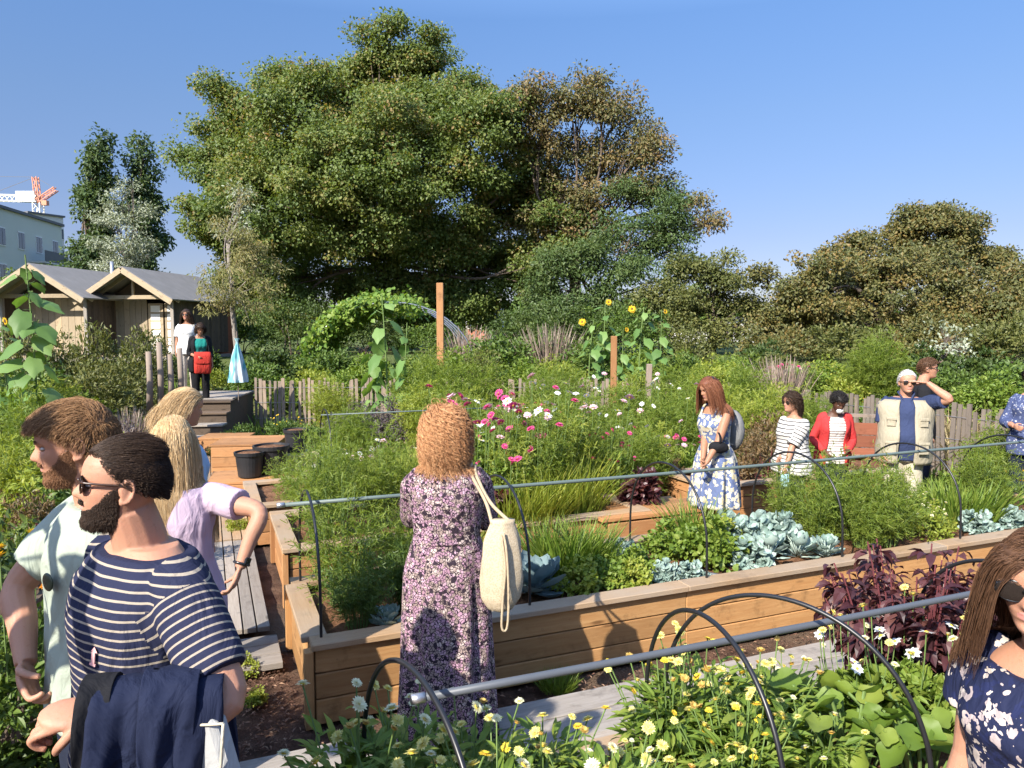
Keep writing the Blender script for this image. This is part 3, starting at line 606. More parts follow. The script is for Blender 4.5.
def pot(label, px, d, z, r0, h):
    p = W(px, 400, d); o = empty('plant_pot', (p[0], d, z), rng.uniform(0, 3), label, 'plant pot', 'black plastic pots by the paling fence'); mb = MB(); prof = [(.80, 0), (.97, .86), (1.06, .865), (1.08, 1.0), (.98, 1.0), (.95, .90)]
    th = np.linspace(0, 2 * math.pi, 26, endpoint=False); rings = np.array([[(r0 * a * math.cos(x), r0 * a * math.sin(x), h * b) for x in th] for a, b in prof]); loft(mb, rings, True); mb.obj('container', M_black, o, False)
    mb = MB(); ellipsoid(mb, (0, 0, h * .9), (r0 * .93, r0 * .93, .03)); mb.obj('soil', M_soil, o, True); return o
pot('black plastic pot on the pale wooden block', 295, 9.6, .46, .15, .30)
pot('largest black tub in the middle of the pots', 270, 9.2, .27, .21, .34)
pot('black bucket left of the largest tub with wire handle', 248, 8.95, .27, .17, .30)
o = empty('steps', (W(206, 400, 12.75)[0] - .15, 12.75, 0), .12, 'dark steps with pale worn edges leading up behind the blonde women', 'steps')
for k in range(4):
    mb = MB(); box(mb, (0, k * .30, .09 + .09 * k), (.72, .30, .17 + .18 * k), grain=0, tint=.2); mb.obj('riser', W_dark, o); mb = MB(); box(mb, (0, k * .30 - .03, .195 + .18 * k), (.76, .32, .035)); mb.obj('tread', W_grey if k < 2 else W_dark, o, bevel=.004)
mb = MB(); box(mb, (-.30, 2.1, .37), (1.15, 1.75, .70), grain=0, tint=.2); mb.obj('landing', W_dark, o); mb = MB()
for k in range(9): box(mb, (-.30, 1.29 + .2 * k, .745), (1.19, .19, .035))
mb.obj('landing_deck', W_grey, o, bevel=.004)
for k, (x, hh) in enumerate(((0, .95), (.13, 1.1), (.25, .9), (.37, 1.0))):
    p = W(148, 360, 12.0); mb = MB(); tube(mb, [(0, 0, 0), (.02, 0, hh * .5), (.0, .02, hh)], [.055, .05, .045], 8); o = mb.obj('log_post', W_pale, sm=True); o.location = (p[0] + x, 12.0 + .1 * k, .75); tag(o, ['short', 'tall', 'shortest', 'thick'][k] + ' grey log post in the row of stumps on the left bank', 'post', 'grey log posts on the left bank')
# tied garden fleece
p = W(238, 380, 14.2); o = empty('fleece_wrap', (p[0], p[1], 1.05), 0, 'teal and white garden fleece tied to a stick beside the paling fence', 'garden fleece', None, (.62, .62, .78))
mb = MB(); th = np.linspace(0, 2 * math.pi, 40, endpoint=False); rr = np.random.default_rng(4); rings = []
for z, q in ((0, .27), (.15, .25), (.4, .20), (.65, .14), (.85, .075), (.95, .035), (1.0, .03), (1.08, .07)): rings.append(np.stack([q * (1 + .22 * np.sin(7 * th + z * 2)) * np.cos(th), q * (1 + .22 * np.sin(7 * th + z * 2)) * np.sin(th), z + 0 * th], -1))
loft(mb, rings, False); m, t, out = nt('teal_fleece'); v = objco(t); c = ramp(t, noise(t, vscale(t, v, (4, 4, 1.2)), 1.5, 2), [(.42, (.07, .27, .30)), (.5, (.22, .40, .44)), (.60, (.46, .52, .54))]); principled(t, out, c, .6); mb.obj('cloth', m, o, True); mb = MB(); tube(mb, [(0, 0, -.5), (0, 0, 1.25)], .012, 6); mb.obj('stick', W_pale, o)
# ------------------------------------------------------------------ sheds
M_roof = M_plain('bitumen_roof', (.20, .19, .18), .9, .25, 3, 60, .5, .01); M_dark = M_plain('dark_interior', (.03, .025, .02), .9, .3, 3); M_white = M_plain('white_paint', (.78, .77, .72), .6, .06, 6); M_glass = M_plain('dark_glass', (.05, .065, .075), .08, .2, 3, spec=.8)
def shed(label, px, d, w, dp, hw, hp, rz, door=True):
    p = W(px, 330, d); z0 = tz(p[0], d); o = empty('garden_shed', (p[0], d, z0), rz, label, 'shed'); ov = .35; n = 16
    mb = MB(); k = int(dp / .16)
    for s in (-1, 1):
        for j in range(k): box(mb, (s * w / 2, dp * (j + .5) / k, .25 + hw / 2), (.03, dp / k - .008, hw), grain=2)
    for j in range(int(w / .16)):
        x = -w / 2 + w * (j + .5) / int(w / .16); box(mb, (x, dp, .25 + hw / 2), (w / int(w / .16) - .008, .03, hw), grain=2)
    mb.obj('side_wall', W_dark, o)
    mb = MB(); box(mb, (0, dp / 2, .12), (w + .2, dp + .7, .12)); 
    for x in (-w / 2, 0, w / 2): box(mb, (x, -.2, .0), (.14, .3, .2))
    mb.obj('floor_deck', W_grey, o)
    q = 13                                         # front wall of light boards either side of the door, set back under the gable
    for x0, x1 in (((-.5, .02), (.44, .5)) if door else ((-.5, .5),)):
        mb = MB(); nb = max(1, round((x1 - x0) * q))
        for j in range(nb): box(mb, (w * (x0 + (x1 - x0) * (j + .5) / nb), .75, .2 + hw * .5), (w * (x1 - x0) / nb - .012, .03, hw), grain=2)
        mb.obj('front_wall', W_shed, o)
    mb = MB(); mb.add([(-w / 2, .78, .2 + hw), (w / 2, .78, .2 + hw), (0, .78, .2 + hp), (-w / 2, .82, .2 + hw), (w / 2, .82, .2 + hw), (0, .82, .2 + hp)], t=[(0, 1, 2), (3, 5, 4)], q=[(0, 3, 4, 1), (1, 4, 5, 2), (2, 5, 3, 0)]); mb.obj('gable', W_dark, o)
    if door:
        for x in (.125 * w, .335 * w):
            mb = MB(); dw = .19 * w; box(mb, (x, .76, .2 + hw * .47), (dw, .04, hw * .92), grain=2); fr = mb.obj('door', W_shed, o, bevel=.005)
            mb = MB()
            for j in range(6): box(mb, (x, .735, .42 + j * hw * .145), (dw * .62, .02, hw * .115), tint=.9)
            mb.obj('pane', M_white, fr)
    for x in (-w / 2 + .06, w / 2 - .06):
        mb = MB(); box(mb, (x, .03, .2 + hw / 2), (.13, .13, hw), grain=2); mb.obj('corner_post', W_grey, o, bevel=.008)
    rise = hp - hw; ang = math.atan2(rise, w / 2); ln = math.hypot(rise, w / 2) + ov
    for s in (-1, 1):
        mb = MB(); d_ = np.array((s * math.cos(ang), 0, -math.sin(ang))); a = np.array((0, 0, .25 + hp + .03)); c = a + d_ * ln / 2 + np.array((0, dp / 2 - .15, .045))
        box(mb, c, (ln, dp + .9, .05), axes(d_, (0, -s * 0 + 0, 1)), .5); mb.obj('roof', M_roof, o)
        mb = MB(); bar(mb, a + np.array((s * .01, -.625, -.06)), a + d_ * ln + np.array((0, -.625, -.06)), .04, .19); bar(mb, a + np.array((s * .01, .02, -.06)), a + d_ * (ln - .1) + np.array((0, .02, -.06)), .06, .12); mb.obj('bargeboard', W_shed, o, bevel=.004)
    mb = MB(); bar(mb, (-w / 2, .03, .25 + hw), (w / 2, .03, .25 + hw), .10, .14); mb.obj('beam', W_shed, o, bevel=.006); mb = MB(); bar(mb, (0, .03, .25 + hw), (0, .03, .2 + hp - .05), .08, .08); mb.obj('king_post', W_shed, o, bevel=.006); mb = MB(); bar(mb, (-w / 2 + .1, -.02, .2), (w / 2 - .1, -.02, .2), .08, .12); mb.obj('sill_beam', W_shed, o, bevel=.006)
    return o
shed('right wooden garden shed with pale double doors and grey gable roof', 134, 26.5, 3.05, 4.2, 2.05, 3.0, R(-6))
s2 = shed('left wooden garden shed half hidden by big sunflower leaves', 44, 26.0, 3.3, 4.2, 2.1, 3.1, R(-6), False)
mb = MB(); tube(mb, [(1.0, 2.4, 2.5), (1.0, 2.4, 3.75)], .07, 10); mb.obj('chimney_pipe', M_metal, s2, True)
mb = MB(); a = W(205, 330, 29); box(mb, (-.35, 0, 1.0), (.9, 2.2, 2.0)); o = empty('lean_to', (a[0] + .1, 29.5, 1.0), R(-18), 'dark reddish lean-to at the right end of the sheds', 'lean-to'); mb.obj('wall', W_rust, o); mb = MB(); box(mb, (-.35, -.1, 2.2), (1.15, 2.7, .08), np.array([(1, 0, -.10), (0, 1, 0), (.10, 0, 1)])); mb.obj('roof', W_rust, o)
# ------------------------------------------------------------------ far buildings and crane
M_mint = M_plain('mint_render', (.58, .59, .51), .9, .06, .6); M_pale = M_plain('pale_render', (.62, .60, .55), .9, .05, .6); M_brick = M_plain('red_brick', (.40, .14, .08), .9, .2, 2); M_slate = M_plain('slate', (.12, .12, .13), .7, .2, 2)
M_crane = M_plain('crane_orange', (.60, .24, .14), .5, .1, 1); M_cream = M_plain('crane_cream', (.72, .70, .62), .5, .1, 1)
def block(name, label, px0, px1, d0, d1, top, m, rows, cols, zb=0.0, thick=9, sill=2.6, balcony=None):
    a = W(px0, 330, d0); b = W(px1, 330, d1); a[2] = b[2] = zb; o = empty(name, a, 0, label, 'building'); dv = unit(b - a); ln = np.linalg.norm(b - a); M = axes(dv); back = M[1] if M[1] @ (a + b) > 0 else -M[1]; mb = MB(); h = top - zb
    box(mb, dv * ln / 2 + back * thick / 2 + UP * h / 2, (ln, thick, h), M); mb.obj('wall', m, o); mb = MB(); box(mb, dv * ln / 2 + back * thick / 2 + UP * (h + .12), (ln + .4, thick + .4, .24), M); mb.obj('roof', M_slate, o)
    for r_ in range(rows):
        for c_ in range(cols):
            q = dv * ln * (c_ + .5) / cols + UP * (h - 2.3 - r_ * 3.0); mb = MB(); box(mb, q - back * .02, (1.15, .08, 1.55), M); w_ = mb.obj('window', M_white, o); mb = MB(); box(mb, q - back * .07 - dv * .26, (.46, .04, 1.35), M); box(mb, q - back * .07 + dv * .26, (.46, .04, 1.35), M); mb.obj('pane', M_glass, w_)
    if balcony:
        for (f, zz) in balcony:
            q = dv * ln * f + UP * zz - back * .7; mb = MB(); box(mb, q, (4.6, 1.4, .15), M); mb.obj('balcony_slab', M_pale, o); mb = MB(); box(mb, q + UP * .55 - back * .68, (4.6, .05, 1.0), M); mb.obj('balcony_railing', M_slate, o)
    return o
block('apartment_block', 'mint green apartment block with a dark balcony behind the sheds', -80, 66, 51, 73, 12.1, M_mint, 4, 7, balcony=((.80, 8.1), (.80, 5.0)))
block('apartment_block', 'pale rooftop building behind the mint apartment block', 34, 68, 100, 104, 17.6, M_pale, 2, 4)
block('brick_house', 'red brick house with white window glimpsed under the big tree', 468, 487, 62, 62, 5.2, M_brick, 1, 2)
block('white_house', 'white gabled house end right of the red brick house', 487, 503, 64, 64, 4.9, M_pale, 1, 1)
block('white_house', 'low white house peeping through below the brown trees', 672, 716, 60, 60, 2.1, M_pale, 1, 3)
block('white_house', 'pale roof glimpsed at the right of the dark trees', 756, 774, 62, 62, 3.0, M_pale, 1, 2)
o = empty('tower_crane', (W(44, 330, 130)[0], 130, 0), 0, 'orange and cream tower crane above the apartment block', 'crane'); S = 130 / FPX
def cz(py): return W(44, py, 130)[2]
def lattice(mb, a, b, w, seg, r_=.07):
    a, b = np.asarray(a, float), np.asarray(b, float); M = axes(b - a); cs = [(y, z) for y in (-w, w) for z in (-w, w)]
    for (y, z) in cs: bar(mb, a + M[1] * y + M[2] * z, b + M[1] * y + M[2] * z, r_ * 2, r_ * 2)
    for k in range(seg):
        p = a + (b - a) * k / seg; q = a + (b - a) * (k + 1) / seg
        for i, j in ((0, 1), (1, 3), (3, 2), (2, 0)): bar(mb, p + M[1] * cs[i][0] + M[2] * cs[i][1], q + M[1] * cs[j][0] + M[2] * cs[j][1], r_, r_)
mb = MB(); lattice(mb, (0, 0, 0), (0, 0, cz(203)), .6, 18); mb.obj('mast', M_cream, o); mb = MB(); lattice(mb, (0, 0, cz(203)), (-.3, 0, cz(177)), .35, 4); mb.obj('tower_head', M_crane, o)
mb = MB(); lattice(mb, (0, 0, cz(199)), (-14, 0, cz(196.5)), .5, 16, .08); mb.obj('jib', M_cream, o); mb = MB(); lattice(mb, (0, 0, cz(201)), (3.2, 0, cz(189)), .35, 5, .07); box(mb, (1.2, 0, cz(203)), (.9, .8, .8)); mb.obj('counter_jib', M_crane, o)
mb = MB(); bar(mb, (-.3, 0, cz(177)), (-14, 0, cz(176)), .06, .06); bar(mb, (-.3, 0, cz(177)), (-9, 0, cz(196)), .06, .06); bar(mb, (-.3, 0, cz(177)), (3.2, 0, cz(189)), .06, .06); mb.obj('tie_cable', M_slate, o); mb = MB(); box(mb, (-1.9, -.3, cz(196.3)), (3.2, .5, 1.6)); mb.obj('jib_panel', M_white, o)
# ------------------------------------------------------------------ vine covered tunnel frame
p = W(392, 330, 20.5); zt = tz(p[0], 20.5); o = empty('vine_tunnel', (p[0], 20.5, zt), R(8), 'arched tunnel frame overgrown with light green vines', 'garden tunnel'); rr = np.random.default_rng(21); mb = MB(); hw = 2.35; hh = 2.25
for k in range(4):
    a = np.linspace(0, math.pi, 19); hp_ = MB(); tube(hp_, [(-hw * math.cos(q), k * 1.3, hh * math.sin(q) ** .85) for q in a], .022, 6); hp_.obj('hoop', M_metal, o, True)
n = 15000; q = rr.uniform(0, 1, n) ** 1.1 * 1.9 + .05; yy = rr.uniform(-.2, 4.0, n); keep = (q < 1.5) | (rr.random(n) < .25); q, yy = q[keep], yy[keep]; n = len(q)
P = np.stack([-hw * np.cos(q), yy, hh * np.sin(q) ** .85], -1) + rr.normal(size=(n, 3)) * .15; nm = unit(np.stack([-np.cos(q), np.zeros(n) - .4, np.sin(q)], -1) + rdir(rr, n) * .45)
scatter(mb, T_leaf(.85, .05, .15), P, unit(rdir(rr, n) - UP * .6), nm, .15 * rr.uniform(.6, 1.2, n), rr.random(n)); mb.obj('vine', ML['vine'], o)
# ------------------------------------------------------------------ trees
BIGL = [(385, 75, 52), (310, 130, 52), (238, 140, 42), (206, 172, 26), (430, 100, 58), (475, 150, 58), (300, 215, 70), (395, 190, 80), (500, 225, 58), (236, 225, 40), (400, 265, 66), (330, 265, 56), (468, 275, 52), (410, 52, 28), (365, 52, 22), (225, 105, 20), (520, 180, 40), (285, 90, 24), (545, 245, 38), (540, 205, 32), (535, 270, 30), (350, 105, 40), (440, 55, 22), (265, 285, 42), (520, 285, 34), (180, 150, 12), (218, 90, 8), (300, 310, 34), (360, 312, 34), (425, 310, 34), (480, 318, 26), (400, 135, 60), (270, 200, 50), (350, 180, 60), (450, 220, 55)]
tree('maple_tree', 'huge dense green maple tree towering over the garden centre', 385, 38, .9, BIGL, ML['tree'], 31, tr=.38, per_m3=24, per=125, leaf=.15, clump=.72, T=T_diamond(.75), lw=.28, fork=.30, depthf=.9, droop=.1, cover=1.15)
BRL = [(540, 110, 28), (575, 100, 30), (615, 120, 28), (640, 150, 22), (660, 190, 22), (690, 205, 18), (600, 155, 38), (558, 160, 30), (560, 215, 38), (530, 135, 22), (625, 175, 28), (676, 235, 22), (595, 200, 30), (590, 240, 32), (700, 225, 15), (650, 135, 15), (525, 100, 15), (600, 92, 15)]
tree('ailanthus_tree', 'tall open crowned tree with brownish foliage and visible branches', 575, 36, .9, BRL, ML['treebrown'], 32, tr=.30, lw=.26, lobe=3, lsz=.6, per_m3=21, per=64, leaf=.17, clump=.6, T=T_diamond(.5), fork=.42, limbs=170, cover=1.5)
LOC = [(548, 275, 30), (575, 318, 32), (540, 312, 28), (640, 322, 28), (640, 215, 40), (620, 245, 40), (660, 250, 38), (600, 275, 40), (645, 285, 45), (680, 245, 20), (560, 290, 38), (610, 310, 35), (575, 260, 28)]
tree('locust_tree', 'dark green feathery tree filling the space below the brown crown', 610, 34, .9, LOC, ML['locust'], 33, tr=.2, per_m3=24, per=52, leaf=.17, clump=.6, T=T_diamond(.42), fork=.4)
LOW = [(728, 335, 24), (770, 325, 20), (660, 335, 18), (700, 290, 42), (670, 305, 35), (735, 300, 35), (715, 265, 22), (745, 325, 32), (690, 330, 32), (760, 300, 18)]
tree('hornbeam_tree', 'low rounded olive tree between the brown crown and the right trees', 710, 32, .9, LOW, ML['olive'], 34, tr=.2, per_m3=24, per=80, leaf=.13, clump=.55, fork=.3)
R1 = [(920, 245, 41), (880, 250, 36), (960, 245, 38), (990, 265, 34), (850, 265, 29), (940, 225, 22), (905, 228, 22), (1025, 275, 31), (965, 228, 17)]
tree('chestnut_tree', 'tallest domed tree at the right with browning leaves', 930, 40, .9, R1, ML['russet'], 35, tr=.3, per_m3=26, per=95, leaf=.165, clump=.65, T=T_diamond(.65), fork=.4)
R2 = [(820, 290, 45), (785, 300, 32), (860, 300, 52), (910, 300, 60), (960, 310, 55), (1010, 310, 55), (830, 325, 42), (890, 340, 50), (780, 325, 30), (950, 345, 48), (840, 270, 25), (890, 270, 28), (1030, 340, 42), (765, 285, 18), (800, 272, 15)]
tree('chestnut_tree', 'broad russet green tree spreading below the domed one at the right', 890, 31, .9, R2, ML['russet'], 36, tr=.28, per_m3=26, per=95, leaf=.14, clump=.55, T=T_diamond(.65), fork=.3)
POP = lambda x0, top, lean: [(x0 + lean * k / 9, top + 8 + k * 15, r_) for k, r_ in enumerate((5, 8, 11, 13, 14, 15, 16, 16, 16, 15))]
tree('poplar_tree', 'left of the two dark columnar poplars behind the sheds', 95, 58, 1, POP(104, 130, -14), ML['poplar'], 37, tr=.3, per_m3=26, per=60, leaf=.3, clump=.75, fork=.7, flat=1.0)
tree('poplar_tree', 'right of the two dark columnar poplars behind the sheds', 142, 60, 1, POP(141, 134, 4), ML['poplar'], 38, tr=.3, per_m3=24, per=60, leaf=.3, clump=.75, fork=.7, flat=1.0)
SIL = [(130, 205, 21), (118, 228, 23), (142, 230, 23), (128, 252, 28), (150, 258, 18), (110, 255, 18), (136, 186, 10), (125, 275, 25)]
tree('white_poplar', 'silvery leaved tree in front of the dark poplars', 132, 33, 1, SIL, ML['silver'], 39, tr=.14, per_m3=22, per=46, leaf=.15, clump=.4, fork=.5, T=T_diamond(.4), barkm=M_barkg)
WIL = [(240, 225, 28), (225, 255, 30), (255, 255, 30), (240, 285, 35), (215, 285, 22), (265, 285, 22), (238, 200, 15), (250, 310, 20), (222, 310, 20)]
tree('willow_tree', 'slender pale willow with a thin trunk beside the blue and white fleece', 240, 20, .9, WIL, ML['willow'], 40, tr=.06, per_m3=34, per=46, leaf=.12, clump=.30, fork=.45, T=T_diamond(.24), barkm=M_barkg, droop=.3)
SI2 = [(236, 205, 14), (222, 228, 14), (252, 228, 16), (240, 190, 8)]
tree('white_poplar', 'small silver white tree standing against the big maple', 238, 26, .9, SI2, ML['silver'], 41, tr=.08, per_m3=9, per=26, leaf=.15, clump=.35, fork=.7, T=T_diamond(.4), barkm=M_barkg)
SG = [(955, 335, 20), (940, 355, 18), (972, 355, 18), (958, 372, 20)]
tree('apple_tree', 'small grey green fruit tree with orange leaf tips behind the right fence', 957, 18, .9, SG, ML['silver'], 42, tr=.06, per_m3=30, per=26, leaf=.10, clump=.3, fork=.4)
tree('shrub_tree', 'round green shrub tree at the left edge behind the sheds', 20, 33, 1, [(5, 292, 20), (24, 284, 14), (44, 276, 12), (58, 272, 12)], ML['green'], 43, tr=.1, per_m3=22, per=40, leaf=.15, clump=.45)
# dark undergrowth under the trees
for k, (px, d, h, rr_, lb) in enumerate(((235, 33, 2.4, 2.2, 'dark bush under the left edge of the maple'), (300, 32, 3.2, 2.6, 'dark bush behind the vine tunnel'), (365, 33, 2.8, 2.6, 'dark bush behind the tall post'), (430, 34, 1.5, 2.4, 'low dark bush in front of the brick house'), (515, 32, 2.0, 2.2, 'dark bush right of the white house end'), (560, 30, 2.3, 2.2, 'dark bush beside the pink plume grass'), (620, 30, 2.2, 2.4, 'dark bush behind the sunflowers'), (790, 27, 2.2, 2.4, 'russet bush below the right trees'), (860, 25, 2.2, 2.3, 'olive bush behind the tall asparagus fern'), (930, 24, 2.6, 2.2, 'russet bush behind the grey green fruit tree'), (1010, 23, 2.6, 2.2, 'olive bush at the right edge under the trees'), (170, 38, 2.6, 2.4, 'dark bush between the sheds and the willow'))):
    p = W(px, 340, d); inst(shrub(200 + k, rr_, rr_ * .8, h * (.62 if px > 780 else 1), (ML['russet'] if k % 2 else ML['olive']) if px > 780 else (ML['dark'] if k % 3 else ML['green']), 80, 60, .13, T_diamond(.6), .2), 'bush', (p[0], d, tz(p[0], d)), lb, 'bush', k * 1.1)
r = np.random.default_rng(77); mb = MB(); n = 26000; P = np.stack([r.uniform(-75, 75, n), r.uniform(88, 104, n), np.zeros(n)], -1); P[:, 2] = 1 + r.random(n) * (4.0 + 1.6 * np.sin(P[:, 0] * .35) + 1.0 * np.sin(P[:, 0] * .9))
scatter(mb, T_diamond(.8), P, rdir(r, n), unit(UP + rdir(r, n) - np.array((0, .6, 0))), 1.0 * r.uniform(.6, 1.2, n), r.random(n)); tag(mb.obj('distant_wood', ML['green']), 'distant line of green trees beyond the houses', 'wood', kind='stuff')
# ------------------------------------------------------------------ plant prototypes
FE = [feather(1, .34, .62, ML['feather'], 46, 11, 10), feather(2, .30, .80, ML['feather'], 40, 12, 10), feather(3, .40, 1.05, ML['feather'], 44, 14, 10, ll=.045), feather(4, .33, .55, ML['green'], 46, 11, 10)]
FEB = [feather(5, .55, 1.3, ML['feather'], 60, 16, 12, .15, .06), feather(6, .6, 1.1, ML['lime'], 60, 14, 12, .16, .06)]
PA = [shrub(11, .26, .26, .34, ML['fresh'], 60, 26, .045, T_leaf(.75), .22, .7, 6), shrub(12, .20, .2, .26, ML['lime'], 40, 24, .04, T_leaf(.7), .22, .7, 5)]
CAB = [shrub(21, .19, .19, .24, ML['cabbage'], 34, 16, .062, T_round(.85, 9, .10, .16, .06), .2, .6, 4), rosette(22, .2, ML['cabbage'], 28, .088, .9, .36, (.1, 1.3)), rosette(23, .22, ML['bluecab'], 26, .19, .8, .25)]
SH = [shrub(31, .55, .55, .8, ML['fresh'], 80, 34, .07), shrub(32, .6, .6, .9, ML['green'], 80, 34, .075), shrub(33, .6, .55, .75, ML['lime'], 80, 34, .065), shrub(34, .5, .5, 1.1, ML['olive'], 70, 34, .07, T_leaf(.35)), shrub(35, .6, .6, .8, ML['dark'], 80, 34, .08)]
GR = [grass(41, .16, .42, ML['fresh'], 320), grass(42, .28, .6, ML['lime'], 420, .02, .3), grass(43, .2, .22, ML['fresh'], 500, .05)]
AM = amaranth(51, .38, .62, 80, None, .066); HE = shrub(52, .2, .18, .4, ML['purple'], 44, 26, .06, T_leaf(.8))
def at_px(px, d): x = W(px, 400, d)[0]; return (x, d, tz(x, d))
ZS = H1 - .07
k_ = [0]
def rot(): k_[0] += 1; return k_[0] * 2.17
def BP(parts, name, t, s, label, cat, sc_=1.0, grp=None, z=ZS): p = B(t, s, z); return inst(parts, name, p, label, cat, rot(), sc_, grp)
# --- long bed
BP(FE[1], 'carrot_plant', .28, .62, 'tall feathery green plant at the left end of the long bed', 'plant', 1.05)
BP(FE[0], 'carrot_plant', .72, .80, 'feathery green plant left of the woman in the purple dress', 'plant', 1.0)
BP(FE[3], 'carrot_plant', .30, .28, 'low dark feathery plant at the front left corner of the long bed', 'plant', .85)
BP(FE[3], 'carrot_plant', .62, .42, 'low dark feathery plant beside the small blue cabbages', 'plant', .75)
for t_, s_, sc_, lb in ((.44, .17, .75, 'small blue green cabbage nearest the left corner of the long bed'), (.66, .20, .85, 'small blue green cabbage second from the left corner'), (.86, .28, .8, 'small blue green cabbage just left of the purple dress')): BP(CAB[1], 'cabbage', t_, s_, lb, 'cabbage', sc_, 'cabbages in the long bed')
BP(GR[1], 'grass_tuft', .98, .72, 'bright grass tuft left of the purple dress', 'grass', .8)
BP(CAB[2], 'blue_kale', 1.40, .34, 'big slate blue kale beside the cream bag', 'kale', 1.05)
BP(PA[0], 'parsley', 1.30, .78, 'green parsley behind the blue kale', 'parsley', .8)
for t_, s_, sc_, lb in ((1.78, .62, 1.0, 'left clump of bright chives in the long bed'), (1.98, .72, .9, 'middle clump of bright chives in the long bed'), (1.72, .84, .85, 'back clump of bright chives in the long bed')): BP(GR[0], 'chives', t_, s_, lb, 'chives', sc_, 'clumps of chives in the long bed')
for t_, s_, q, sc_, lb in ((1.68, .28, 1, .85, 'low yellow green parsley right of the blue kale'), (1.90, .32, 0, .62, 'low parsley in front of the chives'), (2.14, .40, 0, .72, 'low parsley right of the chives'), (2.05, .22, 1, .7, 'lowest yellow green parsley at the rim')): BP(PA[q], 'parsley', t_, s_, lb, 'parsley', sc_, 'low parsley in the long bed')
for t_, s_, sc_, lb in ((2.24, .62, .7, 'silvery young cabbage beside the drip hose'), (2.30, .24, .6, 'silvery seedling cabbage on the bare soil by the rim'), (2.50, .20, .55, 'smallest silvery cabbage at the rim left of the hoop'), (2.32, .80, .6, 'silvery young cabbage at the back of the bare soil')): BP(CAB[0], 'cabbage', t_, s_, lb, 'cabbage', sc_, 'young silvery cabbages on the bare soil')
for t_, s_, q, sc_, lb in ((2.80, .46, 0, 1.05, 'round parsley bush in front of the floral sundress'), (2.66, .72, 0, .8, 'parsley bush at the back of the bed below the floral sundress'), (3.02, .62, 1, 1.1, 'yellow green parsley bush beside the silver cabbages')): BP(PA[q], 'parsley', t_, s_, lb, 'parsley', sc_, 'parsley bushes in the long bed')
BP(GR[0], 'chives', 3.0, .88, 'chives hiding the hem of the floral sundress', 'chives', .95)
for k, (t_, s_, sc_) in enumerate(((3.02, .26, .95), (3.26, .34, 1.15), (3.22, .62, 1.1), (3.48, .30, 1.1), (3.44, .56, 1.2), (3.68, .22, .95), (3.30, .86, 1.0), (3.10, .44, .9))):
    BP(CAB[k % 2], 'cabbage', t_, s_, 'pale silver blue cabbage, ' + ('front left one of the big silver group', 'front middle one beside the parsley', 'middle one of the silver group', 'front one below the drooping feathery leaves', 'largest one in the silver group', 'rightmost one at the rim', 'back one under the striped blouse', 'left one touching the parsley bush')[k], 'cabbage', sc_, 'big silver cabbages in the long bed')
for t_, s_, q, sc_, lb in ((3.92, .52, 0, 1.05, 'feathery plant at the left of the big carrot patch'), (4.22, .70, 1, .95, 'tall feathery plant below the red cardigan'), (4.36, .32, 0, 1.1, 'feathery plant drooping over the rim of the long bed'), (4.62, .62, 0, 1.1, 'feathery plant in front of the man in the vest'), (3.92, .86, 1, .8, 'feathery plant at the back below the striped blouse'), (4.12, .30, 0, .8, 'low feathery plant at the front of the carrot patch')): BP(FE[q], 'carrot_plant', t_, s_, lb, 'plant', sc_, 'feathery carrot plants in the long bed')
YF = flowering(61, shrub(62, .22, .2, .24, ML['lime'], 40, 24, .035, T_leaf(.5), .25), 14, ['cream'], .2, .26, .8, 1.1, (.35, .6))
for t_, s_, sc_, lb in ((4.86, .34, 1.0, 'pale flowering herb at the rim below the vest man'), (5.06, .56, 1.1, 'pale flowering herb right of the hoop'), (4.96, .82, 1.0, 'pale flowering herb at the back of the bed near the fence')): BP(YF, 'herb', t_, s_, lb, 'herb', sc_)
for t_, s_, sc_, lb in ((5.35, .25, .8, 'silver cabbage at the rim left of the grass clump'), (5.75, .22, .8, 'silver cabbage at the right end of the rim')): BP(CAB[0], 'cabbage', t_, s_, lb, 'cabbage', sc_)
BP(GR[2], 'chives', 5.55, .62, 'dense dark green chive clump at the right of the long bed', 'chives', 1.7); BP(GR[2], 'chives', 5.85, .72, 'dense chive clump at the picture edge', 'chives', 1.5)
BP(FE[0], 'carrot_plant', 6.2, .8, 'feathery plant at the right end of the long bed', 'plant', 1.1)
mb = MB(); hs = np.array([B(2.05, .96, ZS + .02), B(2.25, .70, ZS + .03), B(2.50, .42, ZS + .025), B(2.72, .16, ZS + .02)]); tube(mb, bez(hs - hs[0], 8), .012, 7); o = mb.obj('drip_hose', M_pipe, sm=True); o.location = hs[0]; tag(o, 'grey drip hose lying on the bare soil of the long bed', 'hose')
# --- bed with the cosmos
for t_, s_, q, sc_, lb in ((.35, 2.15, 1, 1.15, 'tall feathery plant at the left of the cosmos bed'), (.85, 2.3, 2, .85, 'tall feathery plant behind the left hoop'), (.55, 2.7, 1, 1.1, 'feathery plant below the black pots'), (1.25, 2.2, 0, 1.0, 'feathery plant hidden left of the curly hair')): BP(FE[q], 'cosmos_plant', t_, s_, lb, 'plant', sc_, 'feathery plants in the cosmos bed')
BP(HE, 'coral_bells', 1.62, 2.0, 'burgundy leaved plant right of the cream bag', 'plant', 1.25); BP(HE, 'coral_bells', 1.42, 2.15, 'burgundy leaved plant behind the bag strap', 'plant', 1.3); BP(HE, 'coral_bells', 3.28, 2.1, 'burgundy leaved plant left of the floral sundress', 'plant', 1.1)
DA = flowering(63, shrub(64, .3, .28, .7, ML['fresh'], 50, 26, .06), 20, ['pink'], .48, .85, .6, 1.2, (.45, .85))
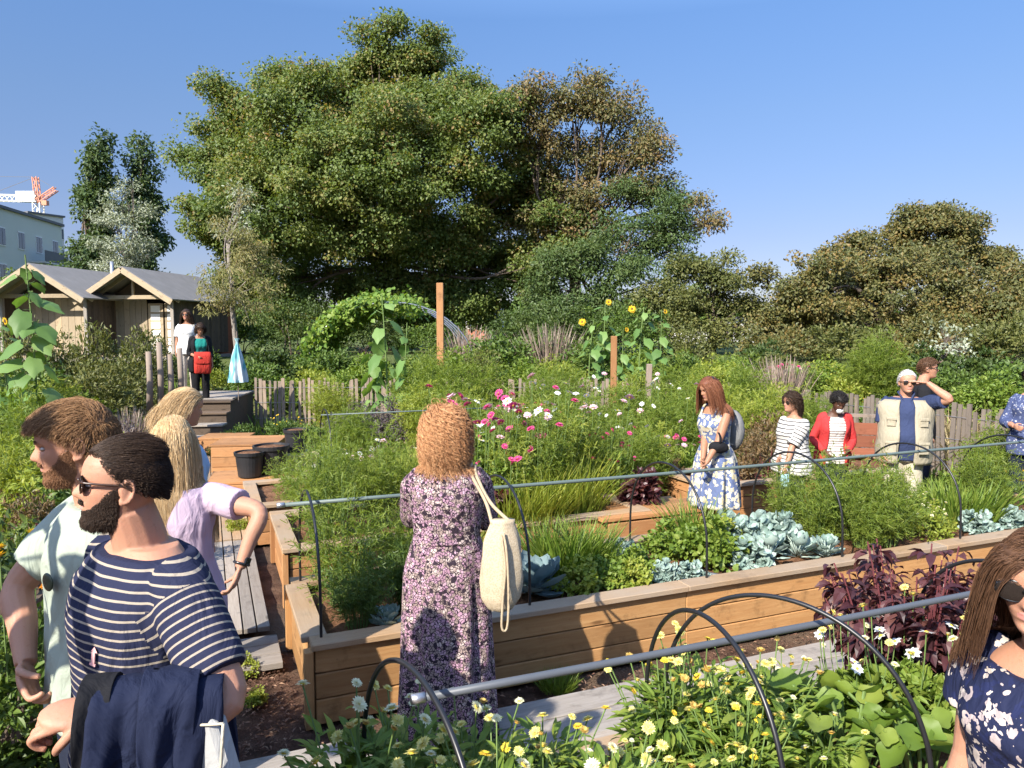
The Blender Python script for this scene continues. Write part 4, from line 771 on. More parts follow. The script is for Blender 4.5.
BP(DA, 'dahlia', 1.95, 2.15, 'deep pink dahlia above the burgundy plant', 'dahlia', .95); BP(DA, 'dahlia', 1.85, 2.6, 'deep pink dahlia at the back of the cosmos bed', 'dahlia', 1.15); BP(DA, 'dahlia', 1.75, 2.35, 'deep pink dahlia beside the curly hair', 'dahlia', 1.05); BP(DA, 'dahlia', 2.35, 2.75, 'deep pink dahlia among the white cosmos', 'dahlia', 1.1); BP(DA, 'dahlia', 3.25, 2.55, 'deep pink dahlia left of the floral sundress', 'dahlia', .75)
CO = [flowering(65, FE[2], 7, ['white', 'white', 'white', 'rose'], .4, 1.05, .8, 1.15), flowering(66, FE[1], 5, ['white', 'rose', 'rose'], .3, .85, .85, 1.2)]
CO.append(flowering(67, feather(8, .42, .95, ML['lime'], 40, 13, 9, ll=.05), 5, ['white', 'white', 'rose'], .4, 1.0, .85, 1.2))
for t_, s_, q, sc_, lb in ((2.0, 2.15, 2, .8, 'cosmos with white flowers behind the chives'), (2.3, 2.3, 0, 1.0, 'tall white cosmos left of the corner bench'), (2.6, 2.55, 2, 1.05, 'tall cosmos behind the corner bench'), (2.95, 2.7, 0, .95, 'white cosmos above the corner bench'), (2.1, 2.75, 0, 1.05, 'tall cosmos at the back of the bed'), (3.3, 2.85, 1, 1.0, 'pink and white cosmos left of the brown hair'), (1.75, 2.7, 1, 1.05, 'pale pink cosmos right of the curly hair')): BP(CO[q], 'cosmos_plant', t_, s_, lb, 'cosmos', sc_, 'white and pink cosmos in the timber bed')
BP(GR[1], 'grass_tuft', 2.15, 1.98, 'yellow green grass at the front of the cosmos bed', 'grass', .9); BP(GR[1], 'grass_tuft', 2.6, 2.2, 'yellow green grass tuft behind the corner bench', 'grass', 1.0); BP(GR[1], 'grass_tuft', 1.9, 1.95, 'grass tuft between the burgundy plant and the bench', 'grass', .8)
# --- middle garden, before the fence: (parts, name, px, d, scale, label)
CM = [flowering(68, shrub(69, .45, .4, .5, ML['fresh'], 60, 30, .05), 12, ['rose', 'rose', 'white'], .45, .55, .8, 1.15, (.9, 1.5)), flowering(70, SH[1], 14, ['yellow', 'mari'], .5, .85, .8, 1.15, (.7, 1.1)), flowering(71, FEB[0], 12, ['white', 'rose', 'white'], .6, 1.25, .75, 1.1), flowering(72, SH[0], 14, ['pink', 'rose'], .5, .8, .8, 1.15, (.8, 1.2))]
PL = shrub(73, .8, .7, .95, ML['plum'], 110, 34, .055, T_leaf(.5), .2); RB = shrub(74, .35, .35, 1.1, ML['brown'], 70, 30, .06, T_leaf(.3), .25, stems=14, stemm=M_stemred); ST = grass(75, .4, .7, ML['straw'], 420, .02, .6, .5); PG = grass(76, .5, 1.9, ML['pinkgrass'], 420, .018, .22, .12)
mid = [(CM[0], 'cosmos_plant', 345, 9.6, .8, 'pale pink flowers behind the left feathery plants', 'cosmos'), (CM[0], 'cosmos_plant', 395, 10.2, .85, 'pale pink flowers left of the curly hair', 'cosmos'), (CM[0], 'cosmos_plant', 310, 8.6, .7, 'few pale flowers below the tallest black pot', 'cosmos'),
 (GR[1], 'grass_tuft', 365, 8.3, 1.0, 'bright grass tuft below the pale pink flowers', 'grass'), (GR[1], 'grass_tuft', 400, 8.8, 1.1, 'bright grass tuft left of the curly hair', 'grass'), (GR[1], 'grass_tuft', 340, 7.9, 1.0, 'bright grass tuft behind the left hoop', 'grass'), (GR[1], 'grass_tuft', 430, 9.2, 1.1, 'grass tuft hidden behind the curly hair', 'grass'), (GR[1], 'grass_tuft', 465, 8.4, 1.0, 'grass tuft right of the curly hair', 'grass'),
 (PL, 'plum_shrub', 355, 13.2, .8, 'left purple grey shrub in front of the paling fence', 'shrub'), (PL, 'plum_shrub', 395, 13.4, .9, 'right purple grey shrub beside the dry stalks', 'shrub'), (PL, 'plum_shrub', 455, 12.4, .6, 'small plum shrub right of the curly hair', 'shrub'),
 (CM[1], 'marigold_bush', 283, 13.0, .6, 'yellow flowered bush in front of the fence end', 'bush'), (CM[1], 'marigold_bush', 308, 12.6, .55, 'yellow flowered bush above the tallest pot', 'bush'),
 (FEB[0], 'asparagus_fern', 440, 13.2, 1.15, 'tall asparagus fern behind the curly hair', 'plant'), (FEB[0], 'asparagus_fern', 415, 14.0, 1.0, 'asparagus fern left of the tall orange post', 'plant'), (FEB[1], 'dill_plant', 470, 12.6, .85, 'lime dill right of the tall orange post', 'plant'),
 (SH[2], 'bush', 490, 11.6, .8, 'lime bush behind the dahlias', 'bush'), (CAB[0], 'cabbage', 492, 9.2, 2.2, 'silvery lime cabbage right of the curly hair', 'cabbage'), (CM[3], 'phlox_bush', 515, 11.8, .9, 'pink phlox bush in front of the fence', 'bush'), (CM[3], 'phlox_bush', 555, 9.6, .75, 'pink flowered bush among the cosmos', 'bush'),
 (FEB[0], 'fennel', 545, 12.8, .95, 'green fennel in front of the fence middle', 'fennel'), (CM[2], 'cosmos_plant', 575, 10.4, .9, 'tall white cosmos left of the sunlit post', 'cosmos'), (CM[2], 'cosmos_plant', 630, 11.0, .95, 'tall white cosmos between the two timber posts', 'cosmos'), (CM[2], 'cosmos_plant', 670, 10.0, .9, 'tall white cosmos left of the brown hair', 'cosmos'), (FEB[0], 'fennel', 690, 11.6, .9, 'green fennel behind the brown hair', 'fennel'),
 (RB, 'dock_plant', 625, 11.8, .9, 'reddish dry stalks at the foot of the timber post', 'plant'), (RB, 'dock_plant', 765, 8.2, 1.0, 'red brown stalks right of the floral sundress', 'plant'), (RB, 'dock_plant', 750, 8.8, .95, 'red brown stalks behind the floral sundress', 'plant'), (RB, 'dock_plant', 668, 8.6, .7, 'low red brown stalks left of the floral sundress', 'plant'), (RB, 'dock_plant', 790, 8.6, .9, 'red brown stalks behind the striped blouse', 'plant'),
 (FEB[1], 'dill_plant', 765, 11.4, .95, 'lime dill between the brown hair and the curly dark hair', 'plant'), (FEB[1], 'dill_plant', 735, 12.0, .9, 'lime dill behind the floral sundress', 'plant'), (SH[0], 'bush', 810, 11.2, .8, 'fresh green bush behind the curly dark hair', 'bush'), (SH[0], 'bush', 720, 9.2, .7, 'fresh green bush at the back of the sundress', 'bush'),
 (SH[0], 'bush', 930, 8.7, .55, 'green weeds at the foot of the dark paling fence', 'bush'), (FE[3], 'fern', 910, 8.3, .9, 'feathery weeds beside the vest man\'s trousers', 'plant'), (SH[0], 'bush', 975, 8.5, .7, 'green bush before the dark fence', 'bush'), (FEB[0], 'fennel', 1005, 8.0, .85, 'tall fennel at the right edge', 'fennel'), (CM[1], 'marigold_bush', 1000, 7.3, .75, 'orange flowered bush at the right edge', 'bush'),
 (FE[2], 'fern', 300, 7.2, .8, 'feathery plant by the decking left of the pale flowers', 'plant'), (SH[0], 'bush', 320, 11.0, .5, 'leafy plant beside the pale wooden block', 'bush'), (FE[1], 'fern', 285, 8.6, .8, 'feathery plant below the black tub', 'plant'), (SH[2], 'bush', 235, 7.3, .28, 'small weed beside the decking', 'weed')]
for k, (pt, nm, px, d, sc_, lb, ct) in enumerate(mid): q = 1.1 if d > 9 and 400 < px < 830 else 1.0; inst(pt, nm, at_px(px, d), lb, ct, rot(), sc_ * q)
SF = [sunflower(81, 2.6, 16, .34, 1), sunflower(82, 1.9, 14, .27, 1), sunflower(83, 2.3, 14, .36, 0)]
inst(SF[2], 'sunflower', at_px(388, 14.4), 'tall leafy sunflower stalk before the vine tunnel', 'sunflower', .4, 1.2); inst(SF[2], 'sunflower', at_px(404, 13.9), 'leafy sunflower stalk leaning right of the tallest one', 'sunflower', 2.4, .95); inst(SF[2], 'sunflower', at_px(372, 14.6), 'leafy sunflower stalk left of the tallest one', 'sunflower', 3.4, .85)
for k, (px, d, sc_, fl, lb) in enumerate(((603, 17.2, .86, 1, 'left sunflower in bloom behind the paling fence'), (638, 17.8, .80, 1, 'middle sunflower in bloom behind the paling fence'), (660, 17.4, .76, 1, 'right sunflower in bloom behind the paling fence'), (588, 17.0, .72, 1, 'short sunflower left of the blooming group'), (622, 16.6, .7, 1, 'short leafy sunflower behind the sunlit post'))): inst(SF[k % 2], 'sunflower', at_px(px, d), lb, 'sunflower', rng.uniform(-.4, .4), sc_ * (1.0 if k % 2 == 0 else 1.35), 'sunflowers behind the fence')
for px, d, q, sc_, lb in ((565, 13.4, 0, 1.15, 'tall feathery plant between the phlox and the sunlit post'), (640, 13.8, 1, 1.15, 'lime feathery plant between the timber posts'), (680, 13.0, 0, 1.25, 'tall feathery plant at the fence left of the brown hair'), (705, 12.6, 1, 1.1, 'lime feathery plant just behind the brown hair'), (745, 13.2, 0, 1.2, 'tall feathery plant at the fence right of the brown hair'), (785, 12.4, 1, 1.0, 'lime feathery plant above the striped blouse'), (815, 11.6, 0, .85, 'feathery plant left of the black hair'), (455, 10.6, 0, 1.0, 'feathery plant above the curly copper hair'), (520, 10.6, 1, .9, 'lime feathery plant behind the pink dahlias'), (605, 9.4, 0, .95, 'feathery plant among the tall white cosmos'), (650, 8.9, 1, .8, 'lime feathery plant left of the floral sundress')): inst(FEB[q], 'feathery_plant', at_px(px, d), lb, 'plant', rot(), sc_, 'feathery plants before the fence')
for px, d, sc_, lb in ((60, 15.5, 1.6, 'tall leafy bush in front of the left shed'), (100, 15.0, 1.7, 'tall leafy bush between the two sheds'), (140, 16.5, 1.6, 'tall loose bush before the shed doors'), (25, 14.5, 1.7, 'tall leafy bush below the far left sunflower'), (160, 18.0, 1.2, 'loose bush at the shed corner post')): inst(SH[3], 'bush', at_px(px, d), lb, 'bush', rot(), (sc_ * .8, sc_ * .8, sc_ * 1.15))
for px, d, q, sc_, lb in ((460, 9.6, 3, .9, 'pink phlox right of the curly copper hair'), (590, 10.9, 3, .95, 'pink phlox left of the sunlit post'), (690, 9.3, 3, .8, 'pink phlox just left of the brown hair'), (640, 8.3, 2, .8, 'pale cosmos above the corner bench'), (500, 8.2, 2, .85, 'pale cosmos right of the cream bag'), (560, 8.0, 2, .85, 'pale cosmos behind the tall grass')): inst(CM[q], 'cosmos_plant' if q == 2 else 'phlox_bush', at_px(px, d), lb, 'flower', rot(), sc_)
for px, d, sc_, lb in ((600, 9.9, .9, 'rusty stalks among the white cosmos'), (655, 10.6, .9, 'rusty stalks below the weathered post'), (770, 9.6, 1.1, 'tall rusty stalks behind the striped blouse'), (545, 11.2, .9, 'rusty stalks before the fence')): inst(RB, 'dock_plant', at_px(px, d), lb, 'plant', rot(), sc_)
for px, d, q, sc_, lb in ((330, 14.6, 1, .95, 'lime feathery plant at the fence above the pots'), (425, 12.2, 1, 1.05, 'lime feathery plant just left of the copper hair'), (480, 13.8, 0, 1.25, 'tall green feathery plant right of the tall orange post'), (350, 10.6, 0, .8, 'green feathery plant below the purple grey shrubs')): inst(FEB[q], 'feathery_plant', at_px(px, d), lb, 'plant', rot(), sc_)
# --- beyond the fence
far = [(255, 17, 1, 1.1, 'green bush behind the fence end'), (285, 16.6, 0, 1.0, 'fresh bush behind the left of the fence'), (270, 19, 4, 1.5, 'dark bush behind the fence end'), (315, 17.2, 2, 1.0, 'lime bush under the vine tunnel edge'), (345, 16.8, 0, 1.1, 'fresh bush left of the sunflower stalks'), (330, 18.8, 1, 1.3, 'green bush inside the vine tunnel'), (375, 18, 0, 1.3, 'fresh bush behind the sunflower stalks'), (425, 17.4, 1, 1.2, 'green bush behind the tall orange post'), (455, 18.8, 0, 1.5, 'fresh bush right of the tall orange post'), (480, 17, 3, 1.2, 'olive bush right of the vine tunnel'), (500, 20, 1, 1.7, 'big green bush below the white house'), (525, 17.4, 0, 1.2, 'fresh bush left of the plume grass'), (560, 18, 2, 1.2, 'lime bush below the plume grass'), (545, 21, 1, 1.7, 'green bush behind the plume grass'), (590, 20, 1, 1.6, 'green bush behind the left sunflower'), (640, 20.5, 0, 1.5, 'fresh bush behind the sunflowers'), (680, 18, 1, 1.2, 'green bush right of the sunflowers'), (710, 17, 2, 1.25, 'bright lime bush above the brown hair'), (735, 19, 0, 1.2, 'fresh bush right of the bright lime one'), (690, 22, 3, 1.5, 'olive bush below the white house'), (770, 17, 3, 1.0, 'olive bush above the curly dark hair'), (760, 21, 4, 1.4, 'dark bush at the foot of the olive tree'),
 (810, 15.5, 0, 1.2, 'fresh green bush left of the asparagus ferns'), (845, 14.8, 2, .9, 'lime bush above the black hair'), (830, 17.5, 2, 1.2, 'lime bush behind the right fence'), (870, 17, 0, 1.1, 'fresh bush behind the vest man'), (900, 14.8, 0, 1.0, 'fresh bush left of the man in dark glasses'), (945, 14, 1, 1.0, 'green bush right of the man in dark glasses'), (990, 12.6, 0, 1.1, 'bright green bush at the right beyond the fence'), (1020, 13.5, 1, 1.2, 'green bush behind the woman at the right edge'), (975, 16, 4, 1.3, 'dark bush behind the bright right one'), (930, 18, 4, 1.3, 'dark bush under the fruit tree')]
for px, d, q, sc_, lb in far: inst(SH[q], 'bush', at_px(px, d), lb, 'bush', rot(), (sc_ * 1.05, sc_ * 1.05, sc_))
for px, d, q, sc_, lb in ((880, 14.5, 0, 1.15, 'tall feathery asparagus fern behind the right fence'), (862, 14.9, 0, .95, 'feathery asparagus fern left of the tallest one'), (700, 15.9, 1, .85, 'lime feathery fern behind the brown hair'), (430, 16.2, 0, 1.15, 'feathery fern right behind the tall orange post'), (320, 16.0, 1, .8, 'lime feathery fern behind the left fence'), (540, 16.0, 0, .95, 'feathery fern behind the middle of the fence'), (580, 16.2, 1, .8, 'lime feathery fern left of the sunlit post')): inst(FEB[q], 'asparagus_fern', at_px(px, d), lb, 'plant', rot(), sc_, 'feathery ferns beyond the fence')
inst(PG, 'plume_grass', at_px(550, 20.5), 'tall pinkish plume grass below the trees', 'grass', 0, .85); inst(PG, 'plume_grass', at_px(470, 21.5), 'pale plume grass right of the vine tunnel', 'grass', 1, .8); inst(PG, 'plume_grass', at_px(780, 14.6), 'dry pinkish grass above the curly dark hair', 'grass', 1, .6); inst(ST, 'dry_grass', at_px(965, 10.6), 'straw coloured tuft on top of the dark paling fence', 'grass', 0, 1.3); inst(ST, 'dry_grass', at_px(948, 11.4), 'straw coloured tuft left of the bright bush', 'grass', 1, 1.0)
inst(CM[1], 'marigold_bush', at_px(815, 13.2), 'orange and yellow flowers along the right fence', 'bush', 1, .75); inst(CM[1], 'marigold_bush', at_px(850, 13.0), 'yellow flowers left of the vest man', 'bush', 2, .7); inst(CM[3], 'phlox_bush', at_px(790, 15.2), 'pink flowered bush behind the dark curly hair', 'bush', 2, .9); inst(CM[2], 'cosmos_plant', at_px(760, 13.8), 'white cosmos behind the lime dill', 'cosmos', 2, .75)
# --- left bank
lft = [(SH[0], 'bush', 25, 7.6, 1.1, 'big bright bush at the left edge behind the men', 'bush'), (SH[2], 'bush', -5, 6.4, 1.0, 'lime bush cut by the left picture edge', 'bush'), (SH[1], 'bush', 70, 6.6, .9, 'green bush behind the mint shirt man\'s hair', 'bush'), (SH[4], 'bush', 45, 5.2, 1.0, 'dark bush beside the mint shirt man\'s face', 'bush'), (SH[4], 'bush', -10, 4.4, 1.0, 'dark bush at the left edge above the marigolds', 'bush'), (SH[1], 'bush', 115, 7.8, .9, 'green bush with a yellow flower above the blonde women', 'bush'), (SH[4], 'bush', 150, 8.8, .9, 'dark bush below the log posts', 'bush'), (SH[0], 'bush', 90, 9.6, 1.0, 'fresh bush behind the plum flowers', 'bush'), (PL, 'plum_shrub', 75, 8.8, .75, 'purple flowered shrub on the left bank', 'shrub'), (PL, 'plum_shrub', 118, 10.6, .7, 'purple grey shrub left of the log posts', 'shrub'), (SH[3], 'bush', 100, 12.6, 1.3, 'tall olive bush before the sheds', 'bush'), (SH[0], 'bush', 65, 12.0, 1.2, 'tall fresh bush before the left shed', 'bush'), (SH[3], 'bush', 130, 14.0, 1.35, 'tall thin olive bush before the shed doors', 'bush'), (SH[1], 'bush', 30, 13.2, 1.4, 'green bush below the sunflower leaves', 'bush'), (SH[2], 'bush', 130, 12.0, .7, 'lime bush behind the log posts', 'bush'), (SH[1], 'bush', 160, 15.2, .8, 'green bush left of the woman in the white shirt', 'bush'), (SH[0], 'bush', 222, 16.2, .75, 'green bush right of the woman with the red bag', 'bush'), (SH[2], 'bush', 212, 18.5, .9, 'yellow green bush behind the teal fleece', 'bush'), (SH[1], 'bush', 200, 22, 1.2, 'green bush behind the woman with the red bag', 'bush'), (SH[4], 'bush', 168, 11.2, .7, 'dark bush beside the steps', 'bush'), (SH[4], 'bush', 135, 6.0, .75, 'dark bush above the striped man\'s hair', 'bush'), (SH[0], 'bush', -20, 9.5, 1.3, 'tall fresh bush at the far left', 'bush'), (SH[1], 'bush', 222, 14.6, .5, 'leafy plant with a yellow bloom by the steps', 'bush'), (FEB[1], 'dill_plant', 50, 10.8, .9, 'lime dill in the left bank', 'plant'), (SH[1], 'bush', 0, 3.3, .8, 'green bush at the left edge behind the marigolds', 'bush'), (SH[4], 'bush', 22, 3.5, .75, 'dark bush between the marigolds and the mint shirt', 'bush')]
lft += [(SH[4], 'bush', 226, 12.3, .45, 'dark leafy clump at the foot of the steps', 'bush'), (SH[1], 'bush', 240, 13.0, .5, 'green clump beside the end of the paling fence', 'bush'), (SH[1], 'bush', 218, 11.7, .35, 'small leafy clump beside the path at the steps', 'bush'), (PG, 'plume_grass', 128, 11.2, .42, 'pale pinkish flower heads left of the log posts', 'grass'), (PG, 'plume_grass', 100, 9.2, .40, 'dry pinkish flower heads on the left bank', 'grass'), (FE[2], 'fern', 30, 8.6, 1.1, 'feathery green plant on the left bank', 'plant'), (FEB[1], 'dill_plant', 5, 7.0, .8, 'lime dill at the left picture edge', 'plant'), (CM[1], 'marigold_bush', 110, 7.2, .75, 'yellow flowered plant above the blonde hair', 'bush'), (CM[0], 'phlox_bush', 55, 7.4, .9, 'pale pink flowers behind the mint shirt man', 'bush'), (RB, 'dock_plant', 25, 6.0, .8, 'reddish stalks beside the mint shirt man', 'plant'), (FE[1], 'fern', 12, 4.9, 1.0, 'feathery plant left of the mint shirt man', 'plant'), (GR[1], 'grass_tuft', 85, 8.2, 1.3, 'grass tuft on the left bank', 'grass'), (ST, 'dry_grass', 140, 9.4, .8, 'straw coloured grass below the log posts', 'grass')]
for pt, nm, px, d, sc_, lb, ct in lft: inst(pt, nm, at_px(px, d), lb, ct, rot(), sc_)
inst(sunflower(86, 2.75, 26, .34, 0), 'sunflower', at_px(38, 10.4), 'giant leaved sunflower stalk before the left shed', 'sunflower', 1.2, 1.0); inst(SF[0], 'sunflower', at_px(8, 11.2), 'giant leaved sunflower stalk at the far left', 'sunflower', 2.2, .72)
OM = flowering(84, shrub(85, .26, .26, .62, ML['green'], 50, 26, .06, T_leaf(.35)), 9, ['orange', 'sun' if False else 'mari'], .26, .7, .85, 1.25, (.8, 1.1))
for px, d, z, lb in ((2, 2.75, .62, 'orange marigold plant at the left picture edge'), (20, 3.0, .5, 'marigold plant behind the mint shirt man\'s elbow')): p = W(px, 500, d); inst(OM, 'marigold_plant', (p[0], d, z - .15), lb, 'marigold', rot(), .95)
# unseen tall plants added beside the photographer to throw leaf shade on the two men
SFH = sunflower(87, 2.62, 9, .26, 1, .80); inst(SFH, 'sunflower', (-2.1, 1.15, 0), 'unseen sunflower added left of the photographer for leaf shade', 'sunflower', .3, 1.0); inst(SFH, 'sunflower', (-1.72, .88, 0), 'unseen sunflower added beside the photographer for leaf shade', 'sunflower', 1.9, .97)
# --- front calendula bed
CA = [calendula(91, 16, .40, .22), calendula(92, 14, .37, .21, ('lemon', 'lemon', 'yellow')), calendula(93, 13, .38, .22, ('cream', 'lemon')), calendula(94, 20, .42, .24, ('yellow', 'lemon', 'lemon'))]
Z0 = H0 - .07
cal = [(-.02, -1.38, 0, 1.15, 'leftmost calendula below the purple dress'), (.18, -1.30, 2, 1.05, 'calendula hiding the hem of the purple dress'), (.10, -1.62, 1, 1.1, 'calendula at the capped pipe end'), (.36, -1.42, 0, 1.0, 'calendula right of the dress hem'), (.36, -1.72, 2, 1.1, 'calendula low under the pipe near the dress'), (.62, -1.50, 1, 1.0, 'calendula with large cream blooms before the boardwalk'), (.72, -1.78, 2, 1.0, 'calendula at the bottom middle of the picture'), (.95, -1.62, 2, .62, 'small cream calendula left of the bare soil'), (1.22, -1.40, 3, .95, 'yellow calendula under the left crossing hoop'), (1.42, -1.32, 3, 1.0, 'bright yellow calendula between the crossing hoops'), (1.46, -1.58, 1, 1.05, 'leafy calendula below the crossing hoops'), (1.30, -1.72, 3, .85, 'calendula in front of the left crossing hoop'), (1.68, -1.42, 1, 1.0, 'yellow calendula right of the crossing hoops'), (1.66, -1.74, 2, .8, 'calendula shaded by the squash leaves'), (1.18, -1.86, 1, .8, 'calendula low at the front rim'), (1.86, -1.34, 2, .75, 'pale calendula left of the burgundy amaranth')]
for t_, s_, q, sc_, lb in cal: BP(CA[q], 'calendula', t_, s_, lb, 'calendula', sc_, 'calendula plants in the front bed', Z0)
BP(squash(95, .30, .32, 38, .115, ML['fresh']), 'squash_plant', 1.92, -1.66, 'large leaved squash under the right crossing hoop', 'squash', 1.0, None, Z0); BP(squash(96, .3, .30, 34, .11, ML['fresh']), 'squash_plant', 2.15, -1.80, 'squash with dark leaves beside the navy floral dress', 'squash', 1.0, None, Z0); BP(squash(97, .12, .20, 6, .11), 'squash_plant', .62, -1.36, 'single broad leaved seedling beside the boardwalk', 'squash', 1.0, None, Z0)
WF = flowering(98, shrub(99, .2, .2, .42, ML['fresh'], 46, 26, .055, T_leaf(.4)), 16, ['cream', 'white', 'lemon'], .22, .52, .7, 1.2, (.7, 1.0))
BP(WF, 'daisy_plant', 2.34, -1.58, 'cream flowered plant left of the navy floral dress', 'daisy', 1.0, None, Z0); BP(WF, 'daisy_plant', 2.2, -1.42, 'cream flowered plant under the burgundy amaranth', 'daisy', .8, None, Z0); BP(WF, 'daisy_plant', 2.62, -1.72, 'cream flowered plant hidden by the brown hair', 'daisy', .9, None, Z0)
BP(AM, 'amaranth_plant', 2.72, -1.30, 'large burgundy leaved amaranth in the front bed', 'amaranth', 1.22, None, Z0); BP(AM, 'amaranth_plant', 3.15, -1.42, 'burgundy amaranth behind the brown haired woman', 'amaranth', 1.0, None, Z0)
BP(CM[1], 'marigold_bush', 3.75, -1.4, 'yellow flowers behind the burgundy amaranth', 'bush', .6, None, Z0)
BP(PA[1], 'weed', -.25, .35, 'small green weed at the left end of the long bed', 'weed', .38, None, .0); BP(PA[1], 'weed', -.3, .75, 'green weed in the mulch by the cross boards', 'weed', .45, None, .0); BP(GR[2], 'weed', 1.35, -.10, 'tiny weed at the foot of the long bed', 'weed', .5, None, .0)
# loose ground cover in the middle garden and beyond
r = np.random.default_rng(55); n = 15000; mb = MB(); P = np.stack([r.uniform(-9, 9, n), r.uniform(7, 26, n), np.zeros(n)], -1); rel = P - C1; tt = rel @ u1; ss = rel @ n1; keep = ((tt > .0) & (ss > 3.0)) | (tt < -1.15); P = P[keep]; n = len(P); P[:, 2] = terrain(P[:, 0], P[:, 1])
dd = unit(UP * 1.1 + rdir(r, n) * .8); scatter(mb, T_blade(.10, .4, 3), P, dd, rdir(r, n), r.uniform(.10, .42, n), r.random(n)); tag(mb.obj('ground_cover', ML['fresh']), 'low green weeds and grass covering the garden soil', 'ground cover', kind='stuff')
# ------------------------------------------------------------------ figures
def skin_mat(name, c, lip):
    m, t, out = nt(name); v = objco(t)
    col = mix(t, noise(t, v, 22, 4), tuple(x * .86 for x in c), (min(1, c[0] * 1.10), c[1] * 1.04, c[2] * 1.02)); col = mix(t, math_(t, 'MULTIPLY', ramp(t, noise(t, v, 7, 2), [(.45, (0, 0, 0)), (.75, (1, 1, 1))]), .35), col, (c[0] * 1.02, c[1] * .76, c[2] * .70))
    fk = ramp(t, noise(t, v, 90, 3, .7), [(.60, (0, 0, 0)), (.68, (.5, .5, .5))]); col = mix(t, fk, col, (c[0] * .80, c[1] * .66, c[2] * .58)); p = principled(t, out, col, .55, noise(t, v, 190, 4), .3, .0025, spec=.3); p.inputs['Subsurface Weight'].default_value = .12; p.inputs['Subsurface Radius'].default_value = (.6, .25, .12); p.inputs['Subsurface Scale'].default_value = .012
    return m
SKIN = dict(fair=(skin_mat('skin_fair', (.40, .215, .14), 0), M_plain('lips_fair', (.50, .22, .18), .4, .1, 60)), light=(skin_mat('skin_light', (.38, .205, .135), 0), M_plain('lips_light', (.46, .19, .16), .4, .1, 60)), tan=(skin_mat('skin_tan', (.32, .165, .10), 0), M_plain('lips_tan', (.40, .17, .14), .4, .1, 60)), brown=(skin_mat('skin_brown', (.10, .05, .032), 0), M_plain('lips_brown', (.16, .065, .055), .4, .1, 60)))
def hair_mat(name, cols, rough=.42):
    m, t, out = nt(name); c = ramp(t, attr(t, 'tint').outputs['Fac'], [(i / max(1, len(cols) - 1), x) for i, x in enumerate(cols)]); p = principled(t, out, c, .55, spec=.22); return m
HM = dict(lightbrown=hair_mat('hair_light_brown', [(.13, .065, .03), (.24, .13, .06), (.36, .21, .10)]), dark=hair_mat('hair_dark_brown', [(.020, .012, .008), (.035, .020, .013), (.06, .036, .022)]), blonde=hair_mat('hair_blonde', [(.36, .22, .10), (.52, .36, .18), (.66, .50, .30)]), ginger=hair_mat('hair_curly_copper', [(.27, .125, .055), (.44, .22, .10), (.62, .36, .18)]), brown=hair_mat('hair_brown', [(.05, .025, .014), (.095, .048, .026), (.16, .085, .048)]), black=hair_mat('hair_black', [(.008, .007, .007), (.016, .014, .013), (.03, .025, .022)]), grey=hair_mat('hair_grey', [(.38, .36, .34), (.50, .48, .46), (.62, .60, .58)]), redbeard=hair_mat('beard_reddish', [(.12, .055, .028), (.20, .10, .05), (.30, .16, .08)]), auburn=hair_mat('hair_auburn', [(.09, .03, .015), (.16, .06, .03), (.24, .10, .05)]))
M_eye = M_plain('eye_white', (.42, .38, .35), .2, .03, 40); M_iris = M_plain('eye_iris', (.06, .045, .03), .15, .2, 200); M_lens = M_plain('sunglass_lens', (.018, .014, .012), .06, .1, 3, spec=.9); M_tort = M_plain('sunglass_frame', (.05, .025, .014), .25, .5, 60, spec=.6); M_frame = M_plain('black_frame', (.012, .012, .013), .25, .2, 30, spec=.6)
HZ = [0, .010, .025, .040, .052, .060, .068, .078, .100, .115, .130, .150, .170, .190, .210, .225, .2305]
HF = [.052, .080, .087, .083, .0875, .0880, .0900, .0880, .0870, .0850, .0900, .0925, .0880, .0765, .0520, .020, .001]
HB = [.020, .032, .042, .052, .060, .064, .069, .076, .092, .099, .103, .1055, .102, .090, .066, .028, .001]
HW = [.022, .034, .045, .052, .0565, .0590, .0620, .0660, .0710, .0725, .0745, .0755, .0730, .0640, .0460, .020, .001]
def hsurf(th, z, grow=0.0):
    F, Bk, Wd = np.interp(z, HZ, HF) + grow, np.interp(z, HZ, HB) + grow, np.interp(z, HZ, HW) + grow
    s, c = np.sin(th), np.cos(th); e = 2 / 2.25
    return np.stack([Wd * np.sign(c) * np.abs(c) ** e, np.where(s > 0, F, Bk) * np.sign(s) * np.abs(s) ** e, z + 0 * th], -1)
